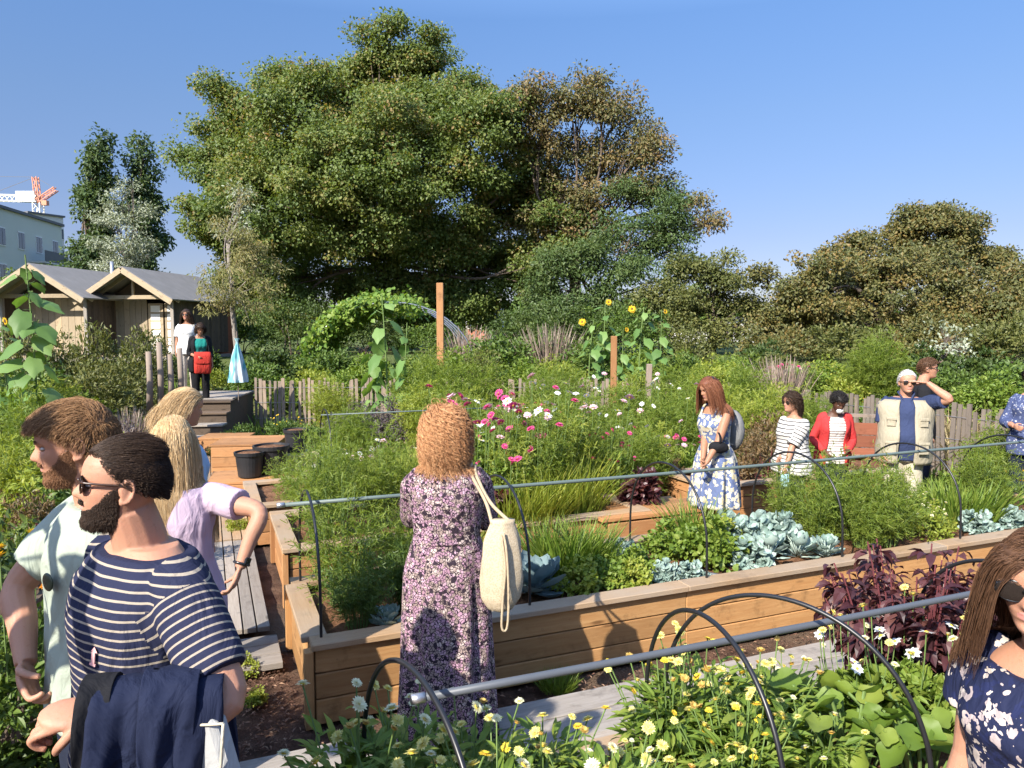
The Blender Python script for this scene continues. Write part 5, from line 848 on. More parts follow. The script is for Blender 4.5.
def head(mb, M, fem=False, beard=0.0):
    zs = np.unique(np.r_[np.linspace(.0, .2303, 58), np.linspace(.05, .135, 40)]); th = np.linspace(0, 2 * math.pi, 72, endpoint=False); Z, TH = np.meshgrid(zs, th, indexing='ij'); v = hsurf(TH, Z)
    x, z = v[..., 0], Z; fr = (v[..., 1] > .02); g = lambda a, s: np.exp(-(a / s) ** 2)
    nz = np.interp(z, [.072, .078, .084, .090, .100, .110, .120, .130, .138], [0, .010, .022, .0255, .021, .0145, .0085, .0035, 0]) * (.86 if fem else 1); nw = np.interp(z, [.075, .088, .105, .125], [.0155, .0145, .0105, .0095])
    dy = nz * np.exp(-(np.abs(x) / nw) ** 2.4)
    for s in (-1, 1):
        dy -= .0125 * g(x - s * .031, .0145) * g(z - .1165, .0095); dy += (.0025 if fem else .0055) * g(x - s * .028, .020) * g(z - .134, .007); dy += .004 * g(x - s * .046, .02) * g(z - .092, .014); dy -= .002 * g(x - s * .024, .008) * g(z - .075, .012)
    dy += -.0045 * g(z - .0605, .0026) * g(x, .021) + .0042 * g(z - .0665, .0045) * g(x, .018) + .0052 * g(z - .0535, .0050) * g(x, .016) - .0035 * g(z - .042, .006) * g(x, .02) + .004 * g(z - .022, .012) * g(x, .016)
    v[..., 1] += np.where(fr, dy, 0)
    t = MB(); loft(t, v, True)
    for s in (-1, 1):   # ears: flattened body with a raised rim
        Me = np.array([(1, s * -.22, 0), (s * .22, 1, -.14), (0, .14, 1.)]); ellipsoid(t, (s * .0745, -.012, .104), (.006, .0155, .029), Me, 12)
        rim = [(s * (.078 + .004 * abs(math.sin(a))), -.013 - .0165 * math.sin(a) - (.004 * math.cos(a)), .106 + .028 * math.cos(a)) for a in np.linspace(-.5, 3.3, 12)]; tube(t, rim, .0042, 6); ellipsoid(t, (s * .076, -.004, .080), (.005, .008, .009), None, 8)
    for k in range(len(t.V)): t.V[k] = t.V[k] @ np.array(M.to_3x3()).T + np.array(M.translation)
    mb.merge(t)
def remesh(mb, voxel, it=3, name='tmp'):
    me = mb.mesh(name, []); o = bpy.data.objects.new(name, me); COL.objects.link(o)
    r_ = o.modifiers.new('r', 'REMESH'); r_.mode = 'VOXEL'; r_.voxel_size = voxel
    if it: s = o.modifiers.new('s', 'SMOOTH'); s.factor = .5; s.iterations = it
    ev = o.evaluated_get(bpy.context.evaluated_depsgraph_get()); m2 = ev.to_mesh()
    V = np.empty(len(m2.vertices) * 3, 'f4'); m2.vertices.foreach_get('co', V); lt = np.empty(len(m2.polygons), 'i4'); m2.polygons.foreach_get('loop_total', lt); lv = np.empty(len(m2.loops), 'i4'); m2.loops.foreach_get('vertex_index', lv); ls = np.empty(len(m2.polygons), 'i4'); m2.polygons.foreach_get('loop_start', ls)
    ev.to_mesh_clear(); bpy.data.objects.remove(o); bpy.data.meshes.remove(me)
    q = lv[ls[lt == 4][:, None] + np.arange(4)]; t = lv[ls[lt == 3][:, None] + np.arange(3)]; return V.reshape(-1, 3).astype(float), q, t
def emit(name, V, q, t, mats, parent, tint=.5, qm=None):
    mb = MB(); mb.add(V, q, t, tint)
    if qm is not None: mb.QM[0] = qm
    return mb.obj(name, mats, parent, True)
def wob(V, seed, freq, amp, an=(1, 1, .45)):
    """soft cloth folds: displacement field of summed waves"""
    r = np.random.default_rng(seed); D = np.zeros_like(V)
    for k in range(7):
        kv = r.normal(size=3) * freq * np.asarray(an) * r.uniform(.5, 1.6); D += np.sin(V @ kv + r.uniform(0, 6) + .8 * np.sin(V @ (r.normal(size=3) * freq * .5)))[:, None] * unit(r.normal(size=3) * np.array((1, 1, .3)))
    return V + D * amp / 3
TORSO = dict(m=np.array([(.80, .155, .105, 0), (.86, .165, .112, 0), (.95, .170, .118, 0), (1.05, .160, .112, 0), (1.15, .160, .113, 0), (1.25, .174, .122, 0), (1.33, .186, .124, 0), (1.40, .188, .112, -.008), (1.45, .165, .088, -.014), (1.49, .108, .068, -.018), (1.53, .062, .060, -.016)]),
             f=np.array([(.80, .165, .112, 0), (.86, .175, .118, 0), (.95, .178, .122, 0), (1.03, .158, .108, 0), (1.12, .134, .095, 0), (1.22, .144, .106, .004), (1.29, .158, .126, .012), (1.36, .163, .106, .004), (1.42, .148, .082, -.008), (1.46, .105, .063, -.013), (1.50, .052, .050, -.013)]))
def rings_torso(tab, zs, infl, bend, k=32, e=2.3, wide=1.0, belly=0.0, flare=None):
    th = np.linspace(0, 2 * math.pi, k, endpoint=False); c, s = np.cos(th), np.sin(th); out = []
    for z in zs:
        a, b, cy = (np.interp(z, tab[:, 0], tab[:, j]) for j in (1, 2, 3)); a = a * wide + infl; b = b * wide + infl; bf = b + belly * math.exp(-((z - 1.08) / .14) ** 2)
        x = a * np.sign(c) * np.abs(c) ** (2 / e); y = cy + np.where(s > 0, bf, b) * np.sign(s) * np.abs(s) ** (2 / e); out.append(np.stack([x, y, z + 0 * x], -1))
    out = np.array(out); return bend(out.reshape(-1, 3)).reshape(out.shape)
class Figure:
    def __init__(s, label, loc, rz, height=1.75, sex='m', skin='light', lean=0, side=0, head_rot=(0, 0, 0), armL=None, armR=None, voxel=.006, wide=1.0, belly=0.0, handL=None, handR=None, group=None, legs=True, headscale=1.0, feet=True):
        s.k = height / 1.775; s.sex = sex; s.root = empty('person', loc, rz, label, 'person', group); s.M = Matrix.Translation(Vector([float(v) for v in loc])) @ Matrix.Rotation(rz, 4, 'Z') @ Matrix.Scale(s.k, 4); s.root.scale = (s.k,) * 3; s.Mi = s.M.inverted(); s.skin = skin; s.voxel = voxel / s.k; s.wide = wide; s.belly = belly; s.tab = TORSO[sex]; s.height = height
        q = .84 if sex == 'f' else 1.0; s.q = q; Rl = np.array((Matrix.Rotation(R(-lean), 3, 'X') @ Matrix.Rotation(R(side), 3, 'Y'))); piv = np.array((0, 0, .95))
        def bend(P):
            P = np.asarray(P, float); f = smooth(.90, 1.12, P[:, 2])[:, None]; return P * (1 - f) + ((P - piv) @ Rl.T + piv) * f
        s.bend = bend; shx, shz = (.178, 1.425) if sex == 'm' else (.150, 1.405); shx *= s.wide ** .5
        s.sh = {1: bend([(shx, -.012, shz)])[0], -1: bend([(-shx, -.012, shz)])[0]}
        hb = bend([(0, .038 if sex == 'm' else .028, 1.535)])[0]; y, p, r_ = head_rot
        s.H = Matrix.Translation(Vector(hb)) @ Matrix.Rotation(R(y), 4, 'Z') @ Matrix.Rotation(R(p), 4, 'X') @ Matrix.Rotation(R(r_), 4, 'Y') @ Matrix.Scale((1.0 if sex == 'm' else .97) * headscale, 4)
        s.arm = {}
        for sd, a in ((1, armR), (-1, armL)):
            sh = s.sh[sd]; a = a or ((sh + np.array((sd * .06, -.02, -.30)),), (sh + np.array((sd * .07, .05, -.56)),)); l1, l2 = .29 * (.96 if sex == 'f' else 1), .25 * (.96 if sex == 'f' else 1)
            pt = [s.pt(v) for v in a]; dv = pt[1] - sh; D = min(np.linalg.norm(dv), (l1 + l2) * .995); dv = unit(dv); aa = (l1 * l1 - l2 * l2 + D * D) / (2 * D); hh = math.sqrt(max(0, l1 * l1 - aa * aa)); pv = pt[0] - sh; pv = unit(pv - dv * (pv @ dv)); e = sh + dv * aa + pv * hh; w_ = sh + dv * D; s.arm[sd] = (sh, e, w_)
        body = MB(); loft(body, rings_torso(s.tab, [.82, .86, .9, .95, 1.0, 1.05, 1.1, 1.15, 1.2, 1.25, 1.29, 1.33, 1.36, 1.40, 1.43, 1.46, 1.49], -.006, bend, wide=s.wide, belly=belly * .9))
        nb = bend([(0, -.016, 1.44)])[0]; hc = np.array(s.H @ Vector((0, -.018, .055))); tube(body, bez([nb, nb * .5 + hc * .5 + np.array((0, -.004, 0)), hc], 4), np.linspace(.066, .055, 9) * (1 if sex == 'm' else .82), 16)
        head(body, s.H, sex == 'f')
        for sd in (1, -1):
            sh, e, w_ = s.arm[sd]; pts = bez([sh, sh * .5 + e * .5, e, e * .5 + w_ * .5, w_], 5); rad = np.interp(np.linspace(0, 1, len(pts)), [0, .12, .3, .5, .62, .8, 1], [.050, .060, .053, .041, .044, .036, .027]) * q; tube(body, pts, rad, 14)
            s.hand(body, sd, e, w_, (handR if sd > 0 else handL) or {})
        s.legs = legs
        if legs:
            for sd in (1, -1):
                pts = bez([(sd * .085, 0, .90), (sd * .092, .012, .68), (sd * .095, .012, .50), (sd * .098, -.004, .30), (sd * .10, -.02, .08)], 5); tube(body, pts, np.interp(np.linspace(0, 1, len(pts)), [0, .3, .5, .62, .8, 1], [.090, .074, .056, .056, .045, .034]) * (1 if sex == 'm' else .95), 14)
        V, qd, t = remesh(body, s.voxel, 2); Hi = s.H.inverted(); L_ = V @ np.array(Hi.to_3x3()).T + np.array(Hi.translation); s.Hi = Hi
        fc = L_[qd].mean(1); lip = (np.abs(fc[:, 0]) < .023) & (fc[:, 1] > .080) & (((fc[:, 2] - .060) / .0125) ** 2 + (fc[:, 0] / .023) ** 2 < 1); qm = np.where(lip, 1, 0)
        s.body = emit('body', V, qd, t, [SKIN[skin][0], SKIN[skin][1]], s.root, .5, qm)
        if feet and legs:
            for sd in (1, -1):
                m = MB(); rg = [(-.10, .030, .03, .05), (-.085, .036, .045, .08), (-.03, .040, .055, .10), (.03, .042, .045, .075), (.09, .048, .034, .055), (.14, .044, .026, .045), (.172, .024, .018, .035)]; th = np.linspace(0, 2 * math.pi, 16, endpoint=False)
                loft(m, np.array([[(sd * .10 + a * math.cos(x), yy - .0, max(.0, b + b * math.sin(x))) for x in th] for yy, a, b, c_ in rg])); m.obj('shoe', M_frame, s.root, True)
    def pt(s, v):
        """a joint target: local point, or (px, py, distance) in the picture"""
        if isinstance(v, tuple) and len(v) == 1 and callable(v[0]): return np.asarray(v[0](s), float)
        if isinstance(v, tuple) and len(v) == 1: return np.asarray(v[0], float)
        return np.array(s.Mi @ Vector([float(x) for x in W(*v)]))
    def hand(s, mb, sd, e, w_, o):
        d = unit(o['dir'] if 'dir' in o else w_ - e); nrm = np.asarray(o.get('palm', (-sd, 0.0, 0)), float); nrm = unit(nrm - d * (nrm @ d)); side = np.cross(d, nrm) * 1.0; c = o.get('curl', .5); q = s.q; thumb = o.get('thumb', 1.0)
        # nrm = the way the palm faces; side chosen so that the thumb lies forward/up
        ref = np.asarray(o.get('thumbdir', (0, 1.0, .3)), float)
        if side @ ref < 0: side = -side
        pl = .098 * q; A = np.array([side, d, nrm]); ellipsoid(mb, w_ + d * pl * .5, (.041 * q, pl * .60, .0165 * q), A, 14)
        for k, (off, ln) in enumerate(((.030, .080), (.011, .089), (-.009, .083), (-.029, .066))):
            p = w_ + d * pl * .86 + side * off * q; pts = [p - d * .03 * q]; dd = d + side * off * .8; ang = 0
            for j, f in enumerate((.46, .30, .24)):
                ang += c * (.75 if j == 0 else .85) * (1 + .06 * k); v = unit(dd * math.cos(ang) + nrm * math.sin(ang)); p = p + v * ln * f * q; pts.append(p)
            tube(mb, bez(pts, 4), np.linspace(.0098, .0070, 13) * q, 8)
        b = w_ + d * .022 * q + side * .026 * q; t1 = b + unit(side * .6 + d * .75 + nrm * (.3 + .35 * c)) * .040 * q; t2 = t1 + unit(side * (.2 - .35 * c) + d * (.9 - .2 * c) + nrm * (.3 + .7 * c)) * .030 * q; t3 = t2 + unit(side * -.5 * c + d * (.8 - .3 * c) + nrm * (.3 + .9 * c)) * .023 * q; tube(mb, bez([w_ + d * .015, b, t1, t2, t3], 3), np.linspace(.013, .0082, 13) * q, 8)
    # ---- clothing
    def top(s, name, mat, zlo=.86, zhi=1.475, sl=.5, infl=.014, loose=.012, voxel=None, seed=1, fold=.006, neckdrop=0, frq=22, sleeve_r=.018, label=None, wide=None, mats=None):
        m = MB(); zs = np.linspace(zlo, zhi, 18); tab = s.tab.copy(); tr = rings_torso(tab, zs, infl, s.bend, wide=(wide or s.wide), belly=s.belly); f = smooth(1.15, .86, zs)[:, None, None] if False else np.interp(zs, [.86, 1.1, 1.25], [1, .8, 0])[:, None, None]
        ctr = tr.mean(1, keepdims=True); tr = ctr + (tr - ctr) * (1 + f * loose * 8); loft(m, tr)
        if sl > 0:
            for sd in (1, -1):
                sh, e, w_ = s.arm[sd]; full = np.array(bez([sh, sh * .5 + e * .5, e, e * .5 + w_ * .5, w_], 8)); n = len(full); k = max(4, int(n * sl)); pts = full[:k]; inn = sh * .72 + s.bend([(0, -.01, 1.375)])[0] * .28
                rad = (np.interp(np.linspace(0, 1, n), [0, .12, .3, .5, .62, .8, 1], [.056, .060, .054, .043, .045, .037, .030]) * s.q)[:k] + sleeve_r * np.linspace(.75, 1.2, k); tube(m, np.concatenate([[inn], pts]), np.r_[rad[0] * .72, rad], 18)
        V, q, t = remesh(m, voxel or max(s.voxel, .0055), 5); V = wob(V, seed, frq, fold); V = wob(V, seed + 5, frq * 2.4, fold * .35)
        # stripe coordinate: along the arm on sleeves, height on the trunk
        u = V[:, 2].copy(); ua = u.copy(); arm_ = np.zeros(len(V), bool)
        for sd in (1, -1):
            sh, e, w_ = s.arm[sd]; a = unit(e - sh); rel = V - sh; al = rel @ a; rad = np.linalg.norm(rel - al[:, None] * a, axis=1); onarm = (al > .035) & (rad < .105) & (np.abs(V[:, 0]) > np.abs(sh[0]) - .02); u = np.where(onarm, sh[2] - al, u); arm_ |= onarm; ua = np.where(onarm | (np.sign(V[:, 0]) == sd), sh[2] - al, ua)
        fa = arm_[q].sum(1) >= 3; pass
        m3 = MB()
        for vv, qq, uu in ((V, q[~fa], V[:, 2]), (V, q[fa], ua)):
            if not len(qq): continue
            ids, inv = np.unique(qq, return_inverse=True); m3.add(vv[ids], inv.reshape(-1, 4), None, uu[ids])
        o = m3.obj(name, mats or [mat], s.root, True)
        if label: o['label'] = label
        return o
    def skirt(s, name, mat, z0, z1, hem, folds=9, amp=.02, fwd=0.0, seed=1, wpow=.7):
        r = np.random.default_rng(seed); k = 96; th = np.linspace(0, 2 * math.pi, k, endpoint=False); c, sn = np.cos(th), np.sin(th); rg = []; ph = r.uniform(0, 6, 3); n = 26
        for i, z in enumerate(np.linspace(z0, z1, n)):
            a, b = (np.interp(max(z, .9), s.tab[:, 0], s.tab[:, j]) * s.wide + .014 for j in (1, 2)); f = (i / (n - 1)) ** wpow; a2, b2 = a + (hem[0] - a) * f, b + (hem[1] - b) * f; w_ = 1 + f * (amp / .2) * (np.sin(folds * th + ph[0] + .6 * np.sin(2 * th + ph[1])) + .5 * np.sin(folds * 1.7 * th + ph[2] + 3 * f)); rg.append(np.stack([a2 * c * w_, b2 * sn * w_ + fwd * f, z + 0 * c], -1))
        rg = np.array(rg); sh = rg.shape; rg = s.bend(rg.reshape(-1, 3)).reshape(sh); m = MB(); loft(m, rg, True, np.repeat(rg[:, 0, 2], k)); return m.obj(name, mat, s.root, True)
    def trousers(s, mat, zlo=.07, name='trousers', infl=.016, seed=3, leg=1.0):
        m = MB(); loft(m, rings_torso(s.tab, [.82, .86, .9, .95, 1.0, 1.02], .010, s.bend, wide=s.wide, belly=s.belly * .5))
        for sd in (1, -1):
            pts = np.array(bez([(sd * .085, 0, .92), (sd * .092, .012, .68), (sd * .095, .012, .50), (sd * .098, -.004, .30), (sd * .10, -.02, .05)], 6)); rad = np.interp(pts[::-1, 2], [.05, .3, .5, .7, .92], [.050, .054, .062, .080, .092])[::-1] + infl; keep = pts[:, 2] >= zlo; tube(m, pts[keep], rad[keep], 18)
        V, q, t = remesh(m, max(s.voxel, .008), 4); V = wob(V, seed, 26, .007); return emit(name, V, q, t, [mat], s.root)
    def shell(s, name, mat, zs, th0, th1, infl, thick=.006, seed=2, fold=.006, loose=.02, wide=None, k=40):
        """open garment wrapped round the trunk between two angles (90 degrees = front middle)"""
        m = MB(); full = rings_torso(s.tab, zs, infl, s.bend, k=180, wide=wide or s.wide, belly=s.belly); f = np.interp(zs, [.8, 1.1, 1.3], [1, .7, 0])[:, None, None]; ctr = full.mean(1, keepdims=True); full = ctr + (full - ctr) * (1 + f * loose * 6); idx = (np.linspace(th0, th1, k) / 2).astype(int) % 180; v = full[:, idx]; sh = v.shape; v = wob(v.reshape(-1, 3), seed, 22, fold)
        m.add(v, gridq(sh[0], sh[1], False)); o = m.obj(name, mat, s.root, True); sd = o.modifiers.new('thickness', 'SOLIDIFY'); sd.thickness = thick; sd.offset = -1; return o
    def eyes(s):
        for sd in (-1, 1):
            m = MB(); ellipsoid(m, (0, 0, 0), (.0125, .0112, .0058), None, 14, mat=0); ellipsoid(m, (0, .0066, -.0006), (.0062, .0052, .0052), None, 10, mat=1); o = m.obj('eye', [M_eye, M_iris], s.root, True); o.matrix_local = s.H @ Matrix.Translation((sd * .0315, .0690, .1165))
    def glasses(s, frame=None, z=.1165, up=0.0, y=0.0, big=1.0, pitch=0.0):
        e = empty('sunglasses', (0, 0, 0)); e.parent = s.root; e.matrix_local = s.H @ Matrix.Translation((0, y - .007, up)) @ Matrix.Rotation(R(pitch), 4, 'X'); m = MB()
        for sd in (-1, 1):
            th = np.linspace(0, 2 * math.pi, 22); tube(m, [(sd * (.034 + .025 * big * np.cos(a) * (1 - .08 * np.sin(a))), .101 - .006 * abs(np.cos(a)) - .004, z + .020 * big * np.sin(a)) for a in th], .0026, 6); tube(m, bez([(sd * .060, .096, z + .010), (sd * .076, .055, z + .008), (sd * .080, .0, z + .004), (sd * .079, -.022, z - .012)], 4), .003, 6)
        tube(m, [(-.010, .103, z + .006), (0, .106, z + .009), (.010, .103, z + .006)], .0026, 6); m.obj('frame', frame or M_frame, e, True)
        for sd in (-1, 1): m = MB(); ellipsoid(m, (sd * .034, .0965, z), (.0245 * big, .003, .0195 * big), None, 16); m.obj('lens', M_lens, e, True)
        return e
    def beard(s, mat, full=1.0, seed=4, n=6000, ln=.012, stub=.004, thick=.003):
        """beard: a skin-hugging layer over jaw and chin with short hairs, moustache and sideburns"""
        r = np.random.default_rng(seed); m = MB(); lims = ([0, .30, .52, .72, .88, 1.0], [.047, .049, .055, .060, .080, .118])
        th = r.uniform(math.radians(2), math.radians(178), n); z = r.uniform(.0, .118, n); ax = np.abs(np.cos(th)); lim = np.interp(ax, *lims) * full; mst = (ax < .36) & (z > .0705) & (z < .0785); gap = (ax < .36) & (z > .047) & ~mst; keep = ((z < lim) & ~gap) | mst; th, z, mst = th[keep], z[keep], mst[keep]
        P = hsurf(th, z, 0) ; out = unit(P - np.array((0, -.01, .07))); P = P + out * np.where(mst, .0055, .001)[:, None]; low = np.clip((.05 - z) / .05, 0, 1); d0 = unit(out * .40 + np.array((0, .22, -.8)) + rdir(r, len(z)) * .30); L_ = stub + ln * low * r.uniform(.4, 1.2, len(z)); P0 = P - out * .003; mid = P + d0 * (L_ * .5)[:, None]; end = mid + unit(d0 - UP * .35) * (L_ * .6)[:, None]; strands(m, np.stack([P0, mid, end], 1), .0009, r)
        zs = np.linspace(.0, .120, 34); tt = np.linspace(0, math.pi, 80); Z, T_ = np.meshgrid(zs, tt, indexing='ij'); a2 = np.abs(np.cos(T_)); lm = np.interp(a2, *lims) * full - .004; on = (Z < lm) & ~((a2 < .36) & (Z > .045)); v = hsurf(T_, Z, 0); o_ = unit(v - np.array((0, -.01, .07))); g = np.where(on, .0014 + thick * np.clip((.055 - Z) / .055, 0, 1), -.005); v = v + o_ * g[..., None] + np.array((0, .35, -.8)) * (np.where(on, g, 0) * np.clip((.04 - Z) / .04, 0, 1))[..., None]; m.add(v.reshape(-1, 3), gridq(34, 80, False), tint=r.random(34 * 80) * .6)
        k = 1100; x = r.uniform(-.027, .027, k); z = .0775 - .10 * np.abs(x) - r.uniform(0, .006, k); P = np.stack([x, np.sqrt(np.maximum(0, 1 - (x / .062) ** 2)) * .0885 + .0035, z], -1); d0 = unit(np.stack([np.sign(x) * .7, .25 + 0 * x, -.6 + 0 * x], -1) + rdir(r, k) * .25); strands(m, np.stack([P - np.array((0, .004, 0)), P + d0 * .003, P + d0 * .007], 1), .0009, r)
        s.fin('beard', m, mat)
    def fin(s, name, m, mat):
        for k in range(len(m.V)): m.V[k] = m.V[k] @ np.array(s.H.to_3x3()).T + np.array(s.H.translation)
        return m.obj(name, mat, s.root, True)
    def brows(s, mat):
        r = np.random.default_rng(3)
        for sd in (-1, 1):
            m = MB(); n = 46; f = r.random(n); x = sd * (.012 + .040 * f); P = np.stack([x, .0935 - .30 * (np.abs(x) - .01) ** 1.0 * .35 + 0 * x, .1335 + .005 * np.sin(f * 2.6) + r.normal(size=n) * .0016], -1); d = unit(np.stack([sd * np.ones(n), -.25 * np.ones(n), .25 - .5 * f], -1) + rdir(r, n) * .2); strands(m, np.stack([P - np.array((0, .005, 0)), P + d * .004, P + d * .010], 1), .0011, r); s.fin('eyebrow', m, mat)
    def hair(s, mat, n=1600, length=(.08, .12), comb=(0, -1, .2), mask=None, seg=7, rad=.0016, grav=.25, curl=0.0, cf=60, out=.3, seed=6, jit=.35, cap=.004, body=True, part=None, zmin=None, cfun=None, lfun=None, stiff=.55, face=False):
        """strands combed over the skull, kept outside head and shoulders"""
        r = np.random.default_rng(seed); N_ = n * 3; u = rdir(r, N_); th = np.arctan2(u[:, 1], u[:, 0]); z = .125 + u[:, 2] * .1055; z = np.clip(z, .02, .2300)
        hl = np.where(u[:, 1] > 0, np.interp(np.sin(th), [0, .35, .6, 1], [.09, .135, .172, .178]), .045) if mask is None else mask(th, z); keep = np.flatnonzero(z > hl)[:n]; th, z = th[keep], z[keep]; P = hsurf(th, z, cap); nn = unit(P - np.array((0, -.006, .115))); m_ = len(P)
        C_ = cfun(P, nn) if cfun else np.tile(np.asarray(comb, float), (m_, 1)); tan = C_ - nn * (C_ * nn).sum(1)[:, None] * (1 - out); d = unit(unit(tan) + nn * out + rdir(r, m_) * jit); Ln = r.uniform(*length, m_) if lfun is None else lfun(P) * r.uniform(.85, 1.12, m_); st = (Ln / seg)[:, None]; gl = np.array(s.Hi.to_3x3() @ Vector((0, 0, -1.0))); path = [P - nn * .004, P.copy()]; p = P.copy(); rigid = d.copy()
        for k in range(seg):
            d = unit(d * stiff + C_ * .12 + gl * grav + d * (1 - stiff) * .4); p = p + d * st
            for c, ra in [((0, -.006, .118), (.0815, .1085, .116))] + ([((0, -.03, -.02), (.062, .066, .09)), ((0, -.035, -.145), (.185, .10, .10))] if body else []) + ([((0, .065, .07), (.060, .075, .095))] if face else []):
                c = np.asarray(c); ra = np.asarray(ra) + .004 + cap * .4; w_ = (p - c) / ra; l = np.linalg.norm(w_, axis=1); ins = l < 1; p[ins] = c + (w_[ins] / l[ins][:, None]) * ra
            path.append(p.copy())
        A = np.stack(path, 1)
        if curl:
            k = np.arange(A.shape[1]); ph = r.uniform(0, 6.28, m_)[:, None] + cf * r.uniform(.6, 1.5, (m_, 1)) * (st * k[None]); a1 = unit(np.cross(nn, UP) + 1e-6); a2 = unit(np.cross(a1, d)); amp = curl * np.clip(k / 2, 0, 1)[None] * r.uniform(.3, 1.6, (m_, 1)); A = A + (amp * np.cos(ph))[..., None] * a1[:, None] + (amp * np.sin(ph))[..., None] * nn[:, None]
        m = MB(); strands(m, A, rad, r); zs = np.linspace(.04, .2303, 30); tt = np.linspace(0, 2 * math.pi, 56, endpoint=False); Z, T_ = np.meshgrid(zs, tt, indexing='ij'); hl = np.where(np.sin(T_) > 0, np.interp(np.sin(T_), [0, .35, .6, 1], [.09, .135, .172, .178]), .045) if mask is None else mask(T_, Z); g = np.where(Z > hl + .004, cap, -.006); v = hsurf(T_, Z, 0); v = v + unit(v - np.array((0, -.006, .115))) * g[..., None]; m.add(np.concatenate([v.reshape(-1, 3), [(0, 0, .2305 + cap)]]), gridq(30, 56), np.stack([np.full(56, 30 * 56), 29 * 56 + np.arange(56), 29 * 56 + (np.arange(56) + 1) % 56], -1), tint=np.r_[r.random(30 * 56), .5] * .5)
        return s.fin('hair', m, mat)
def strands(mb, A, rad, r):
    n, k, _ = A.shape; t = np.gradient(A, axis=1); t = unit(t); ref = unit(r.normal(size=(n, 1, 3))); a = unit(np.cross(t, ref)); b = np.cross(t, a); w_ = rad * np.linspace(1, .35, k)[None, :, None, None] * r.uniform(.7, 1.3, (n, 1, 1, 1)); th = np.array((0, 2.094, 4.189)); ring = A[:, :, None] + w_ * (np.cos(th)[None, None, :, None] * a[:, :, None] + np.sin(th)[None, None, :, None] * b[:, :, None]); i = np.arange(k - 1)[:, None]; j = np.arange(3)[None]; q = np.stack([i * 3 + j, i * 3 + (j + 1) % 3, (i + 1) * 3 + (j + 1) % 3, (i + 1) * 3 + j], -1).reshape(-1, 4)
    mb.add(ring.reshape(-1, 3), (q[None] + (np.arange(n) * k * 3)[:, None, None]).reshape(-1, 4), tint=np.repeat(r.random(n), k * 3))
# ------------------------------------------------------------------ cloth materials
def crumple(t, p, v):
    b = t.nodes.new('ShaderNodeBump'); b.inputs['Strength'].default_value = .55; b.inputs['Distance'].default_value = .022; L(t, noise(t, vscale(t, v, (1, 1, .55)), 13, 3, .5, 1.6), b.inputs['Height']); old = p.inputs['Normal'].links[0].from_node; L(t, b.outputs[0], old.inputs['Normal'])
def M_cloth(name, col, bscale=600, rough=.85, var=.1):
    m, t, out = nt(name); v = objco(t); c = mix(t, noise(t, v, 4, 3), tuple(x * (1 - var) for x in col), tuple(min(1, x * (1 + var)) for x in col)); crumple(t, principled(t, out, c, rough, noise(t, v, bscale, 2), .25, .002, spec=.15), v); return m
def M_stripe(name, base, line, period, frac, wobble=0.0, thin=None):
    m, t, out = nt(name); a = attr(t, 'tint').outputs['Fac']; v = objco(t); x = a if not wobble else math_(t, 'ADD', a, math_(t, 'MULTIPLY', math_(t, 'SUBTRACT', noise(t, v, 14, 2), .5), wobble)); f = math_(t, 'FRACT', math_(t, 'MULTIPLY', x, 1 / period)); g = math_(t, 'LESS_THAN', f, frac)
    c = mix(t, g, base, line); c = mix(t, math_(t, 'MULTIPLY', noise(t, v, 5, 3), .25), c, tuple(x_ * .7 for x_ in base)); crumple(t, principled(t, out, c, .85, noise(t, v, 700, 2), .2, .002, spec=.15), v); return m
def M_print(name, base, spots, scale, thr=.36, vein=None, veinw=.05, warp=.9, stretch=None):
    """printed cloth: irregular coloured blotches on a base, fine dark line work"""
    m, t, out = nt(name); v = objco(t); nz = t.nodes.new('ShaderNodeTexNoise'); nz.inputs['Scale'].default_value = scale * .8; L(t, v, nz.inputs['Vector']); va = t.nodes.new('ShaderNodeVectorMath'); va.operation = 'MULTIPLY_ADD'; L(t, nz.outputs['Color'], va.inputs[0]); va.inputs[1].default_value = (warp / scale,) * 3; L(t, v, va.inputs[2]); wv = va.outputs[0] if stretch is None else vscale(t, va.outputs[0], stretch); c = None
    vo = t.nodes.new('ShaderNodeTexVoronoi'); vo.inputs['Scale'].default_value = scale; L(t, wv, vo.inputs['Vector']); sp = t.nodes.new('ShaderNodeSeparateColor'); L(t, vo.outputs['Color'], sp.inputs[0]); pal = ramp(t, sp.outputs[0], [(i / len(spots), x) for i, x in enumerate(spots)], 'CONSTANT'); inside = math_(t, 'LESS_THAN', vo.outputs['Distance'], thr); c = mix(t, inside, base, pal)
    if vein:
        v2 = t.nodes.new('ShaderNodeTexVoronoi'); v2.feature = 'DISTANCE_TO_EDGE'; v2.inputs['Scale'].default_value = scale * 1.55; L(t, wv, v2.inputs['Vector']); c = mix(t, math_(t, 'LESS_THAN', v2.outputs['Distance'], veinw), c, vein)
    crumple(t, principled(t, out, c, .8, noise(t, v, 500, 2), .2, .002, spec=.2), v); return m
